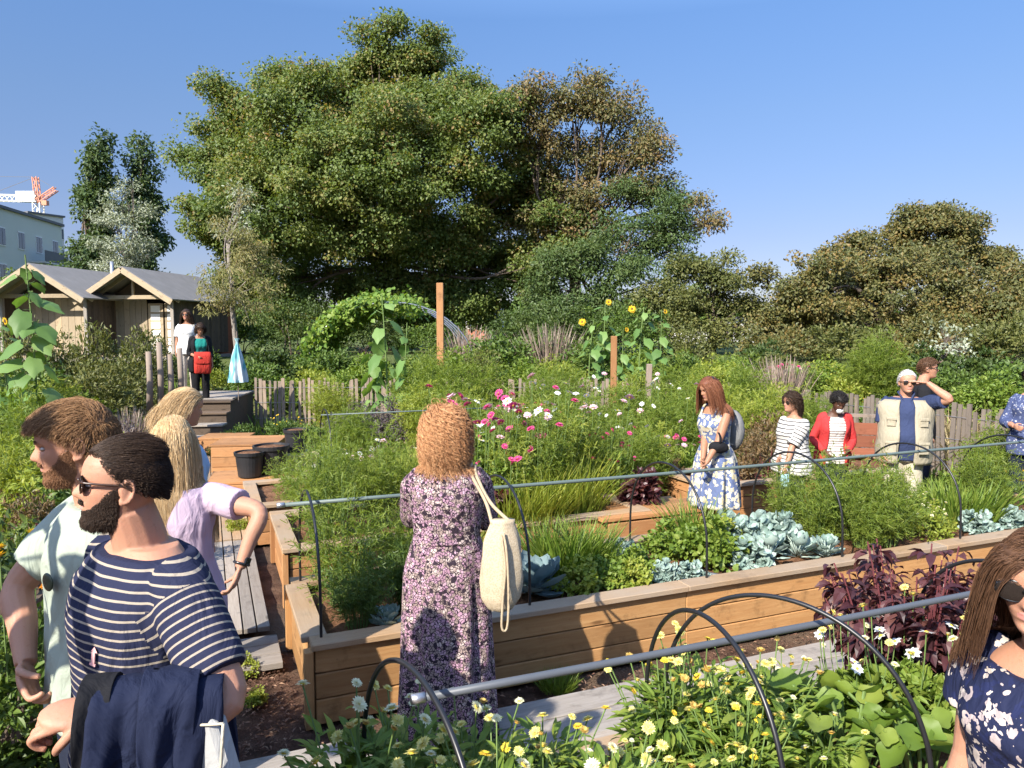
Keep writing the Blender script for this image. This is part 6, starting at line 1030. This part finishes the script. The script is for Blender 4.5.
# ------------------------------------------------------------------ the visitors
def hmask(front=.172, side=.135, ear=.10, back=.045):
    return lambda th, z: np.where(np.sin(th) > 0, np.interp(np.sin(th), [0, .35, .6, 1], [ear, side, front - .006, front]), np.interp(-np.sin(th), [0, .5, 1], [ear, back + .01, back]))
C_navystripe = M_stripe('navy_striped_jersey', (.018, .021, .048), (.33, .28, .22), .0200, .24); C_mint = M_cloth('mint_jersey', (0.288, 0.324, 0.264)); C_lilac = M_cloth('lilac_jersey', (0.400, 0.308, 0.384)); C_blue = M_cloth('pale_blue_cotton', (0.304, 0.424, 0.576)); C_navy = M_cloth('navy_cotton', (.010, .014, .034)); C_darknavy = M_cloth('dark_navy_denim', (0.014, 0.018, 0.032)); C_black = M_cloth('black_cloth', (0.011, 0.011, 0.013)); C_white = M_cloth('white_cotton', (0.592, 0.584, 0.568)); C_khaki = M_cloth('khaki_cotton', (0.416, 0.376, 0.288)); C_vest = M_cloth('beige_vest_cotton', (.31, .275, .20)); C_polo = M_cloth('blue_polo_jersey', (.03, .042, .095)); C_red = M_cloth('red_knit', (0.416, 0.036, 0.036), 250); C_teal = M_cloth('teal_cotton', (0.016, 0.208, 0.176)); C_bagred = M_cloth('red_bag_canvas', (0.440, 0.040, 0.028)); C_cream = M_cloth('cream_crochet', (.38, .30, .20), 160); C_grey = M_cloth('grey_canvas', (0.160, 0.160, 0.160)); C_lgrey = M_cloth('light_grey_canvas', (0.304, 0.304, 0.296))
C_purple = M_print('purple_print', (.24, .18, .16), [(.34, .20, .27), (.40, .26, .32), (.28, .16, .21), (.42, .34, .31), (.03, .02, .028)], 44, .60, (.020, .012, .020), .085)
C_floral = M_print('blue_white_print', (.09, .12, .22), [(.46, .43, .34), (.10, .13, .24), (.42, .37, .23), (.48, .45, .39), (.46, .42, .32)], 27, .56, None, .05, 1.6)
C_navyfl = M_print('navy_white_print', (.012, .016, .045), [(.42, .36, .32), (.46, .40, .35), (.012, .016, .045), (.34, .28, .27), (.013, .018, .06), (.013, .018, .06)], 40, .50, None, .05, 3.2, (1, 1, .62))
C_bluepat = M_print('blue_patterned_cloth', (.05, .065, .14), [(.16, .19, .28), (.07, .09, .18), (.36, .36, .38)], 40, .35)
C_wavy = M_stripe('white_black_striped_blouse', (.52, .50, .46), (.03, .03, .035), .042, .30, .02); C_tstripe = M_stripe('white_grey_striped_top', (.70, .66, .62), (.12, .09, .09), .032, .35)
# --- man in the navy striped shirt
f = Figure('man in navy striped t-shirt and sunglasses with a dark beard, looking left', (-.93, 1.80, 0), R(140), 1.815, 'm', 'fair', 0, 0, (-25, 5, 0), headscale=.93, armL=((224, 672, 1.60), (96, 712, 1.50)), armR=(((.24, -.06, 1.14),), ((.18, .02, .92),)), voxel=.0036, wide=1.03, handL=dict(palm=(.1, -.5, -1), curl=1.1, thumbdir=(0, 1, .6)))
f.top('t_shirt', C_navystripe, .80, 1.475, .40, .016, .014, .0055, 1, .007, sleeve_r=.014); f.trousers(C_darknavy); f.eyes(); f.glasses(M_tort, .118); f.brows(HM['dark']); f.beard(HM['dark'], 1.0, 4, 9000, .009, .0035, .0022)
f.hair(HM['dark'], 8000, (.012, .02), (0, -.7, -.5), hmask(.190, .158, .120, .085), 5, .00065, .08, out=.35, jit=.22, cap=.0015, lfun=lambda P: np.interp(P[:, 2] - .25 * np.clip(-P[:, 1] - .03, 0, .1), [.09, .145, .172, .19, .22], [.002, .004, .008, .026, .05]), cfun=lambda P, nn: np.stack([0 * P[:, 0], -1 + 0 * P[:, 0], np.interp(P[:, 2], [.15, .2], [-.5, .25])], -1), body=False)
m = MB(); box(m, (0, 0, 0), (.008, .002, .022)); m.add([(-.008, -.001, .011), (.008, -.001, .011), (0, -.001, .021), (0, .001, .021)], t=[(0, 1, 2)]); box(m, (0, .0004, -.012), (.014, .0022, .004)); M_logo = M_plain('logo_thread', (.68, .36, .34), .7, .1, 60); lo = m.obj('chest_logo', M_logo, f.root); lo.matrix_local = Matrix.Translation((-.085, .1385, 1.275)) @ Matrix.Rotation(R(18), 4, 'Z') @ Matrix.Rotation(R(-8), 4, 'Y') @ Matrix.Scale(1.25, 4)
strM = f
# --- navy jacket hung over his forearm
sh, e_, w_ = [np.array(f.M @ Vector(v)) for v in f.arm[-1]]
ax = unit(w_ - e_); o = empty('jacket', (e_ + w_) / 2, 0, 'navy jacket draped over the forearm of the man in stripes', 'jacket'); c0 = (e_ + w_) / 2; sd_ = unit(np.cross(ax, UP)); r = np.random.default_rng(8)
def drape(u0, u1, front, back, seed, lift=.062, nu=40, nv=46, taper=.0):
    us = np.linspace(u0, u1, nu); vs = np.linspace(-1, 1, nv); U, V_ = np.meshgrid(us, vs, indexing='ij'); ln = np.where(V_ < 0, back, front); a = np.clip(np.abs(V_) * ln / .09, 0, math.pi / 2); dn = np.maximum(0, np.abs(V_) * ln - .10); x = np.sign(V_) * lift * np.sin(a); z = lift * np.cos(a) - dn
    P = e_ + ax * (U * np.linalg.norm(w_ - e_))[..., None] + sd_ * x[..., None] + UP * z[..., None]; hang = np.clip(dn / .3, 0, 1); rr = np.random.default_rng(seed); ph = rr.uniform(0, 6, 4); fold = .024 * np.sin(U * 9 + ph[0] + V_ * 3) + .015 * np.sin(U * 19 + ph[1] - V_ * 5) + .008 * np.sin(U * 37 + ph[2] + V_ * 9); P = P + sd_ * (fold * (.25 + hang) * np.sign(V_ + 1e-6))[..., None] + ax * (hang * (.04 * np.sin(V_ * 5 + ph[3]) - taper * (U - .5)))[..., None]
    m = MB(); m.add(P.reshape(-1, 3) - c0, gridq(nu, nv, False)); return m
ob = drape(.0, 1.0, .62, .55, 3, .070).obj('body_cloth', C_navy, o, True); q = ob.modifiers.new('thickness', 'SOLIDIFY'); q.thickness = .012
ob = drape(.18, .62, .40, .20, 9, .085, taper=.12).obj('sleeve', C_navy, o, True); q = ob.modifiers.new('thickness', 'SOLIDIFY'); q.thickness = .010
ob = drape(.84, 1.08, .60, .3, 5, .076, taper=-.1).obj('lapel', C_black, o, True); q = ob.modifiers.new('thickness', 'SOLIDIFY'); q.thickness = .008
a = W(226, 724, 1.50); o = empty('shoulder_bag', a, R(-20), 'light grey bag corner with pale trim behind the navy jacket', 'bag'); m = MB(); box(m, (-.02, 0, -.13), (.10, .05, .28), np.array(Matrix.Rotation(R(18), 3, 'Y'))); m.obj('pouch', C_lgrey, o, bevel=.012); m = MB(); tube(m, bez([(.02, -.03, .02), (.005, -.03, -.10), (-.045, -.03, -.27)], 4), .0035, 6); tube(m, bez([(.02, -.03, .02), (-.02, -.03, .01), (-.07, -.03, .0)], 4), .003, 6); m.obj('trim', C_khaki, o, True)
# --- man in the mint shirt
f = Figure('man in mint green t-shirt with light brown hair and reddish beard behind the striped man', (-1.205, 2.12, 0), R(128), 1.865, 'm', 'fair', 0, 0, (-12, -6, 0), headscale=.96, armR=((36, 596, 2.16), (26, 664, 2.04)), voxel=.0038, wide=1.0, handR=dict(palm=(-.6, -.5, 0), curl=.7))
f.top('t_shirt', C_mint, .90, 1.475, .40, .016, .016, .006, 12, .011, sleeve_r=.020); f.trousers(C_darknavy); f.eyes(); f.brows(HM['redbeard']); f.beard(HM['redbeard'], .97, 5, 6000, .008, .003, .0025)
f.hair(HM['lightbrown'], 10000, (.05, .09), (0, .6, .2), hmask(.176, .142, .112, .06), 7, .0007, .16, out=.14, jit=.40, cap=.003, seed=11, curl=.004, cf=45, lfun=lambda P: np.interp(P[:, 2], [.09, .15, .18, .22], [.010, .014, .040, .072]), cfun=lambda P, nn: np.stack([.1 + 0 * P[:, 0], np.where(P[:, 1] > -.05, 1.0, .1), np.interp(P[:, 2], [.14, .18], [-.7, .20])], -1), body=False, stiff=.6)
m = MB(); ellipsoid(m, (0, 0, 0), (.024, .005, .024), None, 18); M_badge = M_plain('badge_green', (.035, .05, .03), .2, .6, 60); bd = m.obj('badge', M_badge, f.root, True); bd.matrix_local = Matrix.Translation((-.115, .136, 1.31)) @ Matrix.Rotation(R(22), 4, 'Z')
# --- woman in lilac, hand on hip
f = Figure('woman in lilac t-shirt with long straight blonde hair and hand on hip', (-1.43, 3.05, 0), R(14), 1.70, 'f', 'light', 3, 0, (20, -8, 4), armR=((281, 512, 2.98), (240, 568, 2.92)), voxel=.005, wide=1.1, handR=dict(palm=(-1, 0, 0), curl=.5))
f.top('t_shirt', C_lilac, .84, 1.45, .34, .014, .012, .006, 21, .007, sleeve_r=.020); f.trousers(C_darknavy)
f.hair(HM['blonde'], 8000, (.34, .52), (0, -.4, -.3), hmask(.176, .150, .08, .04), 14, .0008, .55, .0018, 30, .25, 21, .30, .006, stiff=.55)
sh, e_, w_ = f.arm[1]; m = MB(); ax = unit(w_ - e_); c0 = e_ + (w_ - e_) * .92; A = axes(ax); th = np.linspace(0, 6.283, 20); tube(m, [c0 + (A[1] * math.cos(x) + A[2] * math.sin(x)) * .031 for x in th], .006, 6); wt = m.obj('watch', M_frame, f.root, True); m = MB(); box(m, c0 + np.array((.026, -.018, .012)), (.012, .030, .030), np.array([unit(np.array((.026, -.018, .012))), unit(np.cross(ax, (.026, -.018, .012))), ax])); m.obj('watch_face', M_frame, wt, bevel=.003)
# --- blonde woman in pale blue behind
f = Figure('woman in pale blue shirt with gathered blonde hair, half hidden behind the lilac woman', (-1.93, 4.25, 0), R(-35), 1.73, 'f', 'fair', 0, 0, (-12, -12, 0), voxel=.007)
f.top('shirt', C_blue, .82, 1.45, .7, .016, .02, .008, 31, .009); f.trousers(C_darknavy); f.eyes(); f.hair(HM['blonde'], 6000, (.08, .20), (0, -.8, .1), hmask(.178, .15, .10, .04), 9, .0009, .30, out=.2, jit=.40, cap=.004, seed=31)
# --- woman in the purple dress
f = Figure('woman seen from behind in a long purple print dress with curly copper hair', (-.315, 3.50, 0), R(6), 1.685, 'f', 'light', 2, 0, (0, -4, 0), armL=((405, 522, 3.55), (432, 512, 3.85)), armR=((494, 520, 3.50), (470, 512, 3.85)), voxel=.006, wide=1.12)
f.top('dress_bodice', C_purple, 1.05, 1.47, .53, .014, .004, .006, 41, .006, sleeve_r=.026, wide=1.12); f.skirt('dress_skirt', C_purple, 1.12, .10, (.25, .215), 8, .022, 0, 42, .8); m = MB(); th = np.linspace(0, 6.283, 40); tube(m, [(.160 * math.cos(x), .122 * math.sin(x) + .002, 1.105 + .004 * math.sin(3 * x)) for x in th], .012, 8); m.obj('waist_belt', C_purple, f.root, True)
f.hair(HM['ginger'], 4200, (.11, .205), (0, -.15, -.9), hmask(.178, .15, .075, .01), 26, .0017, .15, .010, 135, 2.0, 41, .6, .030, stiff=.77)
k_curly = f
o = empty('crochet_bag', W(502, 545, 3.34), R(8), 'cream crochet bag hanging from the shoulder of the woman in purple', 'bag'); m = MB(); zs = [(.055, .03, .10), (.085, .05, .02), (.096, .062, -.08), (.098, .066, -.17), (.088, .06, -.25), (.055, .04, -.30), (.01, .01, -.315)]; th = np.linspace(0, 2 * math.pi, 36, endpoint=False); zz = np.linspace(.12, -.315, 26); rg = []
for z in zz:
    a, b = np.interp(-z, [-q[2] for q in zs], [q[0] for q in zs]), np.interp(-z, [-q[2] for q in zs], [q[1] for q in zs]); rg.append(np.stack([a * np.cos(th) * (1 + .05 * np.sin(6 * th + z * 20)) + .02 * z, b * np.sin(th) * (1 + .08 * np.sin(5 * th + 3)), z + 0 * th], -1))
loft(m, rg); C_net, t, out = nt('crochet_net'); v = objco(t); wv = t.nodes.new('ShaderNodeTexVoronoi'); wv.inputs['Scale'].default_value = 120; L(t, v, wv.inputs['Vector']); principled(t, out, mix(t, ramp(t, wv.outputs['Distance'], [(.25, (0, 0, 0)), (.6, (1, 1, 1))]), (.36, .285, .19), (.43, .355, .25)), .9, wv.outputs['Distance'], .3, .003, spec=.1); m.obj('pouch', C_net, o, True)
sh = np.array(f.M @ Vector(f.sh[1])) - W(502, 545, 3.34); sh = np.array(Matrix.Rotation(-R(8), 3, 'Z') @ Vector(sh)); m = MB(); tube(m, bez([(-.045, -.005, .10), sh * .5 + np.array((-.022, -.03, .055)), sh + np.array((-.035, -.055, .035)), sh + np.array((-.03, .0, .075)), sh + np.array((-.03, .07, .03))], 6), .0085, 8); tube(m, bez([(.045, -.01, .10), sh * .5 + np.array((.0, -.03, .05)), sh + np.array((-.012, -.05, .032)), sh + np.array((-.01, .0, .068)), sh + np.array((-.01, .07, .03))], 6), .0085, 8); m.obj('strap', C_cream, o, True); m = MB(); tube(m, bez([(-.01, -.06, .06), (.005, -.078, -.08), (-.005, -.078, -.22), (-.01, -.072, -.36), (.015, -.07, -.36), (.02, -.08, -.2), (.012, -.075, -.02), (.0, -.055, .07)], 6), .006, 6); m.obj('drawstring', C_cream, o, True)
# --- woman in the floral sundress
f = Figure('woman in sleeveless blue and white floral sundress with long brown hair, hands clasped', (1.84, 6.62, 0), R(118), 1.655, 'f', 'tan', 3, 0, (-6, -18, 0), armL=((749, 448, 6.42), (706, 464, 6.36)), armR=((715, 450, 6.75), (703, 462, 6.46)), voxel=.006, handL=dict(curl=.8, palm=(.3, .2, .6)), handR=dict(curl=.6))
f.top('dress_bodice', C_floral, 1.02, 1.40, 0, .012, .004, .007, 51, .004); f.skirt('dress_skirt', C_floral, 1.10, .50, (.25, .22), 9, .025, 0, 52)
for sd in (-1, 1): m = MB(); tube(m, bez(f.bend([(sd * .085, .108, 1.36), (sd * .10, .035, 1.47), (sd * .10, -.05, 1.455), (sd * .085, -.095, 1.37)]), 6), .011, 8); m.obj('dress_strap', C_floral, f.root, True)
f.eyes(); f.brows(HM['brown']); f.glasses(M_frame, up=.062, y=-.03, pitch=38); f.hair(HM['auburn'], 1500, (.26, .36), (0, -.7, -.1), hmask(.176, .15, .10, .04), 10, .0020, .6, out=.2, jit=.22, cap=.008, seed=51, cfun=lambda P, nn: np.stack([np.sign(P[:, 0] + .012) * np.where(P[:, 1] > -.03, .9, .2), -.75 + 0 * P[:, 0], -.35 + 0 * P[:, 0]], -1), face=True)
b = np.array(f.M @ Vector((0, -.19, 1.22))); o = empty('backpack', b, R(118), 'small grey backpack on the back of the woman in the sundress', 'backpack'); m = MB(); ellipsoid(m, (0, -.02, 0), (.13, .085, .19), None, 18); m.obj('pouch', C_grey, o, True)
for sd in (-1, 1): m = MB(); tube(m, bez([(sd * .09, .06, -.12), (sd * .135, .21, -.06), (sd * .118, .275, .08), (sd * .108, .22, .215), (sd * .095, .10, .215), (sd * .08, .03, .14)], 6), .014, 8, flat=.5); m.obj('strap', C_grey, o, True)
b = np.array(f.M @ Vector(f.arm[-1][1])); o = empty('black_pouch', b, 0, 'black pouch hung over the elbow of the woman in the sundress', 'pouch'); m = MB(); ellipsoid(m, (.0, -.01, -.05), (.085, .06, .055), None, 16); m.V[0] = wob(m.V[0], 3, 40, .012); m.obj('cloth', C_black, o, True); m = MB(); th = np.linspace(0, 6.283, 18); tube(m, [(.0, .058 * math.cos(x), .02 + .055 * math.sin(x)) for x in th], .009, 6); m.obj('strap', C_black, o, True)
# --- woman in the striped blouse
f = Figure('woman in white blouse with wavy black stripes and dark curly hair holding a mask', (2.66, 6.95, 0), R(112), 1.48, 'f', 'light', 0, 0, (-4, -2, 0), armL=((786, 455, 6.80), (778, 486, 6.72)), armR=((800, 452, 7.1), (780, 458, 6.9)), voxel=.006, wide=1.06)
f.top('blouse', C_wavy, .84, 1.46, .50, .02, .03, .007, 61, .008, sleeve_r=.03); f.trousers(C_darknavy); f.eyes(); f.glasses(M_tort); f.hair(HM['dark'], 1300, (.10, .15), (0, -.6, -.1), hmask(.178, .15, .09, .04), 12, .0024, .5, .010, 90, .3, 61, .35, .012)
b = np.array(f.M @ Vector(f.arm[-1][2])) + np.array((-.02, -.03, -.12)); o = empty('face_mask', b, R(20), 'pale blue face mask dangling from the hand of the woman in stripes', 'face mask'); m = MB(); rr = np.linspace(-1, 1, 9); gx2, gz2 = np.meshgrid(rr, rr, indexing='ij'); m.add(np.stack([gx2 * .05, -.02 * (1 - gx2 ** 2) + .006 * np.sin(gz2 * 9), gz2 * .06], -1).reshape(-1, 3), gridq(9, 9, False)); ob = m.obj('cloth', M_cloth('pale_blue_mask', (0.360, 0.576, 0.592)), o, True); q = ob.modifiers.new('t', 'SOLIDIFY'); q.thickness = .004; m = MB(); tube(m, bez([(-.05, 0, .05), (-.02, .01, .11), (.02, .01, .11), (.05, 0, .05)], 6), .003, 5); m.obj('ear_loop', C_white, o, True)
# --- person in the red cardigan
f = Figure('person in red cardigan over a striped top with black hair, head bowed', (3.30, 7.55, 0), R(172), 1.46, 'f', 'brown', 10, 0, (8, -32, 0), armL=(((-.24, .02, 1.14),), ((-.12, .22, 1.02),)), armR=(((.25, .02, 1.14),), ((.14, .20, 1.0),)), voxel=.0065)
f.top('striped_top', C_tstripe, .84, 1.44, 0, .012, .012, .008, 71, .005); f.trousers(C_darknavy); f.shell('cardigan', C_red, np.linspace(.82, 1.45, 16), 118, 422, .026, .008, 72)
for sd in (1, -1): sh, e_, w_ = f.arm[sd]; m = MB(); pts = bez([f.bend([(sd * .10, -.015, 1.425)])[0], sh, sh * .5 + e_ * .5, e_, e_ * .4 + w_ * .6, w_ * .92 + e_ * .08], 6); tube(m, pts, np.linspace(.066, .040, len(pts)), 16); m.V[0] = wob(m.V[0], 7 + sd, 28, .008); m.obj('cardigan_sleeve', C_red, f.root, True)
f.eyes(); f.hair(HM['black'], 1500, (.025, .04), (0, -.6, .2), hmask(.172, .14, .095, .05), 5, .003, .1, .006, 200, .5, 71, .5, .016, body=False); m = MB(); ellipsoid(m, (0, .085, .035), (.045, .022, .035), None, 14); f.fin('mask_on_chin', m, C_white)
# --- man in the beige vest
f = Figure('grey haired man in beige vest and blue polo shading his eyes with a hand', (3.86, 7.22, 0), R(160), 1.665, 'm', 'fair', 0, 0, (8, -3, 0), armL=(((-.30, .16, 1.50),), (lambda s: np.array(s.H @ Vector((-.16, .115, .118))),)), armR=(((.24, .0, 1.14),), ((.22, .10, .90),)), voxel=.0055, wide=1.12, belly=.06, handL=dict(dir=np.array((.98, -.05, .12)), palm=(0, .1, -1), curl=.12, thumbdir=(0, -1, 0)))
f.top('polo_shirt', C_polo, .84, 1.485, .42, .014, .012, .007, 81, .006, sleeve_r=.024); f.trousers(C_khaki, .07, 'trousers'); f.shell('vest', C_vest, np.linspace(.80, 1.465, 20), 103, 437, .040, .008, 82, .007, .02, 1.25, 60)
for sd in (-1, 1):
    for z, w2, h2 in ((1.24, .085, .085), (.98, .105, .12)): m = MB(); box(m, (0, 0, 0), (w2, .016, h2)); box(m, (0, .008, h2 * .42), (w2 + .012, .014, .032)); pk = m.obj('vest_pocket', C_vest, f.root, bevel=.006); pk.matrix_local = Matrix.Translation((sd * .150, .196 + (.026 if z < 1.1 else 0), z)) @ Matrix.Rotation(R(-sd * 24), 4, 'Z')
m = MB()
for sd in (-1, 1): tube(m, bez([(sd * .018, .092, 1.432), (sd * .052, .068, 1.50), (sd * .07, -.01, 1.535), (0, -.075, 1.545)], 5), .014, 8, flat=.45)
m.obj('polo_collar', C_polo, f.root, True); f.eyes(); f.brows(HM['grey']); f.glasses(M_tort); f.hair(HM['grey'], 1500, (.02, .03), (0, -.5, .1), hmask(.190, .165, .12, .06), 5, .002, .1, out=.3, jit=.4, cap=.004, seed=81, body=False)
# --- man with dark glasses behind
f = Figure('man in black shirt and dark glasses behind the man in the vest, facing right', (4.66, 8.35, 0), R(-112), 1.74, 'm', 'fair', 0, 0, (0, 0, 0), voxel=.007); f.top('t_shirt', C_black, .82, 1.475, .42, .014, .014, .009, 91, .006); f.trousers(C_darknavy); f.eyes(); f.glasses(); f.brows(HM['dark']); f.hair(HM['brown'], 1500, (.015, .03), (0, .5, .3), hmask(.176, .145, .11, .07), 5, .0022, .1, out=.4, jit=.4, cap=.005, seed=91, body=False)
# --- woman cut by the right edge
f = Figure('woman in blue patterned jacket with short dark hair cut by the right edge', (5.37, 7.6, 0), R(128), 1.69, 'f', 'fair', 0, 0, (0, -3, 0), voxel=.007, armR=(((.24, .05, 1.12),), ((.08, .24, 1.12),))); f.top('jacket', C_bluepat, .80, 1.45, .8, .018, .02, .009, 95, .007); f.trousers(C_darknavy); f.eyes(); f.brows(HM['black']); f.hair(HM['black'], 1400, (.05, .08), (0, -.6, .1), hmask(.176, .145, .10, .05), 7, .0022, .3, .004, 90, .3, 95, .35, .010)
# --- woman in the navy floral dress, right foreground
f = Figure('woman in navy dress with white flowers and big sunglasses at the right foreground', (1.125, 1.51, 0), R(108), 1.655, 'f', 'fair', 0, 0, (24, -8, 0), voxel=.004, wide=.95); f.top('dress_bodice', C_navyfl, 1.02, 1.42, .30, .014, .006, .0055, 101, .007, sleeve_r=.03); f.skirt('dress_skirt', C_navyfl, 1.10, .40, (.27, .24), 9, .025, 0, 102); f.eyes(); f.glasses(M_frame, big=1.25); f.brows(HM['brown']); f.hair(HM['brown'], 8000, (.24, .36), (0, -.5, -.3), hmask(.182, .158, .100, .04), 13, .0008, .5, .0015, 26, .25, 101, .26, .008, cfun=lambda P, nn: np.stack([np.sign(P[:, 0] + .012) * np.where(P[:, 1] > -.03, .9, .2), -.75 + 0 * P[:, 0], -.35 + 0 * P[:, 0]], -1), face=True, stiff=.5)
# --- the two women on the steps
f = Figure('woman in white t-shirt and sunglasses standing at the top of the steps', (W(187, 330, 14.6)[0], 14.6, .77), R(-165), 1.70, 'f', 'tan', 0, 0, (-12, 0, 0), voxel=.008); f.top('t_shirt', C_white, .84, 1.45, .42, .016, .016, .010, 111, .006, sleeve_r=.024); f.trousers(M_cloth('light_trousers', (0.400, 0.352, 0.304))); f.eyes(); f.glasses(); f.hair(HM['dark'], 900, (.26, .36), (0, -.5, -.3), hmask(.178, .15, .09, .04), 9, .004, .6, out=.2, jit=.25, cap=.010, seed=111, cfun=lambda P, nn: np.stack([np.sign(P[:, 0] + .012) * np.where(P[:, 1] > -.03, .9, .2), -.75 + 0 * P[:, 0], -.35 + 0 * P[:, 0]], -1), face=True)
f = Figure('woman in black cardigan and teal top with a red bag, head bowed on the steps', (W(199, 330, 13.95)[0], 13.95, .58), R(-150), 1.64, 'f', 'tan', 12, 0, (0, -28, 0), armR=(((.22, .0, 1.16),), ((.10, .24, 1.06),)), voxel=.008); f.top('teal_top', C_teal, .84, 1.44, 0, .012, .010, .010, 121, .005); f.trousers(C_black); f.shell('cardigan', C_black, np.linspace(.74, 1.45, 16), 125, 415, .028, .008, 122)
for sd in (1, -1): sh, e_, w_ = f.arm[sd]; m = MB(); pts = bez([f.bend([(sd * .10, -.015, 1.425)])[0], sh, sh * .5 + e_ * .5, e_, e_ * .6 + w_ * .4], 6); tube(m, pts, np.linspace(.068, .048, len(pts)), 14); m.obj('cardigan_sleeve', C_black, f.root, True)
f.eyes(); f.hair(HM['dark'], 900, (.08, .14), (0, -.6, -.1), hmask(.178, .15, .09, .04), 7, .004, .5, .006, 80, .25, 121, .35, .014)
b = np.array(f.M @ Vector((-.02, .235, .95))); o = empty('red_bag', b, R(-150), 'bright red shoulder bag held in front of the woman on the steps', 'bag'); th = np.linspace(0, 2 * math.pi, 32, endpoint=False); se = lambda a, b, z: np.stack([a * np.sign(np.cos(th)) * np.abs(np.cos(th)) ** .5, b * np.sign(np.sin(th)) * np.abs(np.sin(th)) ** .6, z + 0 * th], -1)
m = MB(); loft(m, np.array([se(.125, .045, -.22), se(.15, .065, -.20), se(.152, .07, -.05), se(.145, .06, .12), se(.135, .045, .17), se(.12, .03, .18)])); m.V[0] = wob(m.V[0], 2, 18, .006); m.obj('pouch', C_bagred, o, True); m = MB(); loft(m, np.array([se(.13, .05, -.04) + (0, .028, 0), se(.148, .055, -.02) + (0, .026, 0), se(.15, .055, .10) + (0, .02, 0), se(.138, .05, .185)])); m.obj('flap', C_bagred, o, True); m = MB(); tube(m, bez([(-.13, -.01, .12), (-.10, -.06, .36), (.04, -.16, .52), (.13, -.24, .48)], 6), .018, 8, flat=.4); m.obj('strap', C_black, o, True)
# ------------------------------------------------------------------ camera, sun, sky
cam = bpy.data.cameras.new('camera'); co = bpy.data.objects.new('camera', cam); COL.objects.link(co)
cam.sensor_width = 36; cam.lens = FPX / 1024 * 36; cam.clip_end = 3000; cam.clip_start = .05
co.location = (0, 0, CAM_H); co.rotation_euler = (math.pi / 2 - PITCH, 0, 0); sc.camera = co
SUN_AZ, SUN_EL = R(35), R(36.5)      # light travels away from the camera and to the right
ld = Vector((math.sin(SUN_AZ) * math.cos(SUN_EL), math.cos(SUN_AZ) * math.cos(SUN_EL), -math.sin(SUN_EL)))
sl = bpy.data.lights.new('sun', 'SUN'); sl.energy = 4.0; sl.angle = R(.53); sl.color = (1, .93, .82)
so = bpy.data.objects.new('sun', sl); COL.objects.link(so); so.rotation_euler = ld.to_track_quat('-Z', 'Y').to_euler(); so.location = (-8, -10, 12)
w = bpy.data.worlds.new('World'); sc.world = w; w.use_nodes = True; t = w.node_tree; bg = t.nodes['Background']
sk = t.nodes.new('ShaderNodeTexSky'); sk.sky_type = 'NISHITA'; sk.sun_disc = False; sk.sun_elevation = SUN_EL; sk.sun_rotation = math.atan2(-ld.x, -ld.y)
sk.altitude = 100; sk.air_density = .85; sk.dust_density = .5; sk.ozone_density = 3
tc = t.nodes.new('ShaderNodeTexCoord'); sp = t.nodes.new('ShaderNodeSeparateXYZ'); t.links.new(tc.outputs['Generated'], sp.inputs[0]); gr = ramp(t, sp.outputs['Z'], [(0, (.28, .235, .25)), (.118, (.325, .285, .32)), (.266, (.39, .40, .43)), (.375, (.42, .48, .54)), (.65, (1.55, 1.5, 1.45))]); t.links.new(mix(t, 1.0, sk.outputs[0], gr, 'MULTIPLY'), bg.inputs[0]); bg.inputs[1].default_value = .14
sc.view_settings.view_transform = 'Standard'; sc.view_settings.look = 'None'; sc.view_settings.gamma = 1; sc.view_settings.exposure = 1.5
sc.render.engine = 'CYCLES'; cy = sc.cycles; cy.max_bounces = 6; cy.diffuse_bounces = 4; cy.glossy_bounces = 2; cy.transmission_bounces = 3; cy.transparent_max_bounces = 4
cy.use_denoising = True; cy.caustics_reflective = cy.caustics_refractive = False; cy.use_adaptive_sampling = True; cy.adaptive_threshold = .02; cy.sample_clamp_indirect = 4
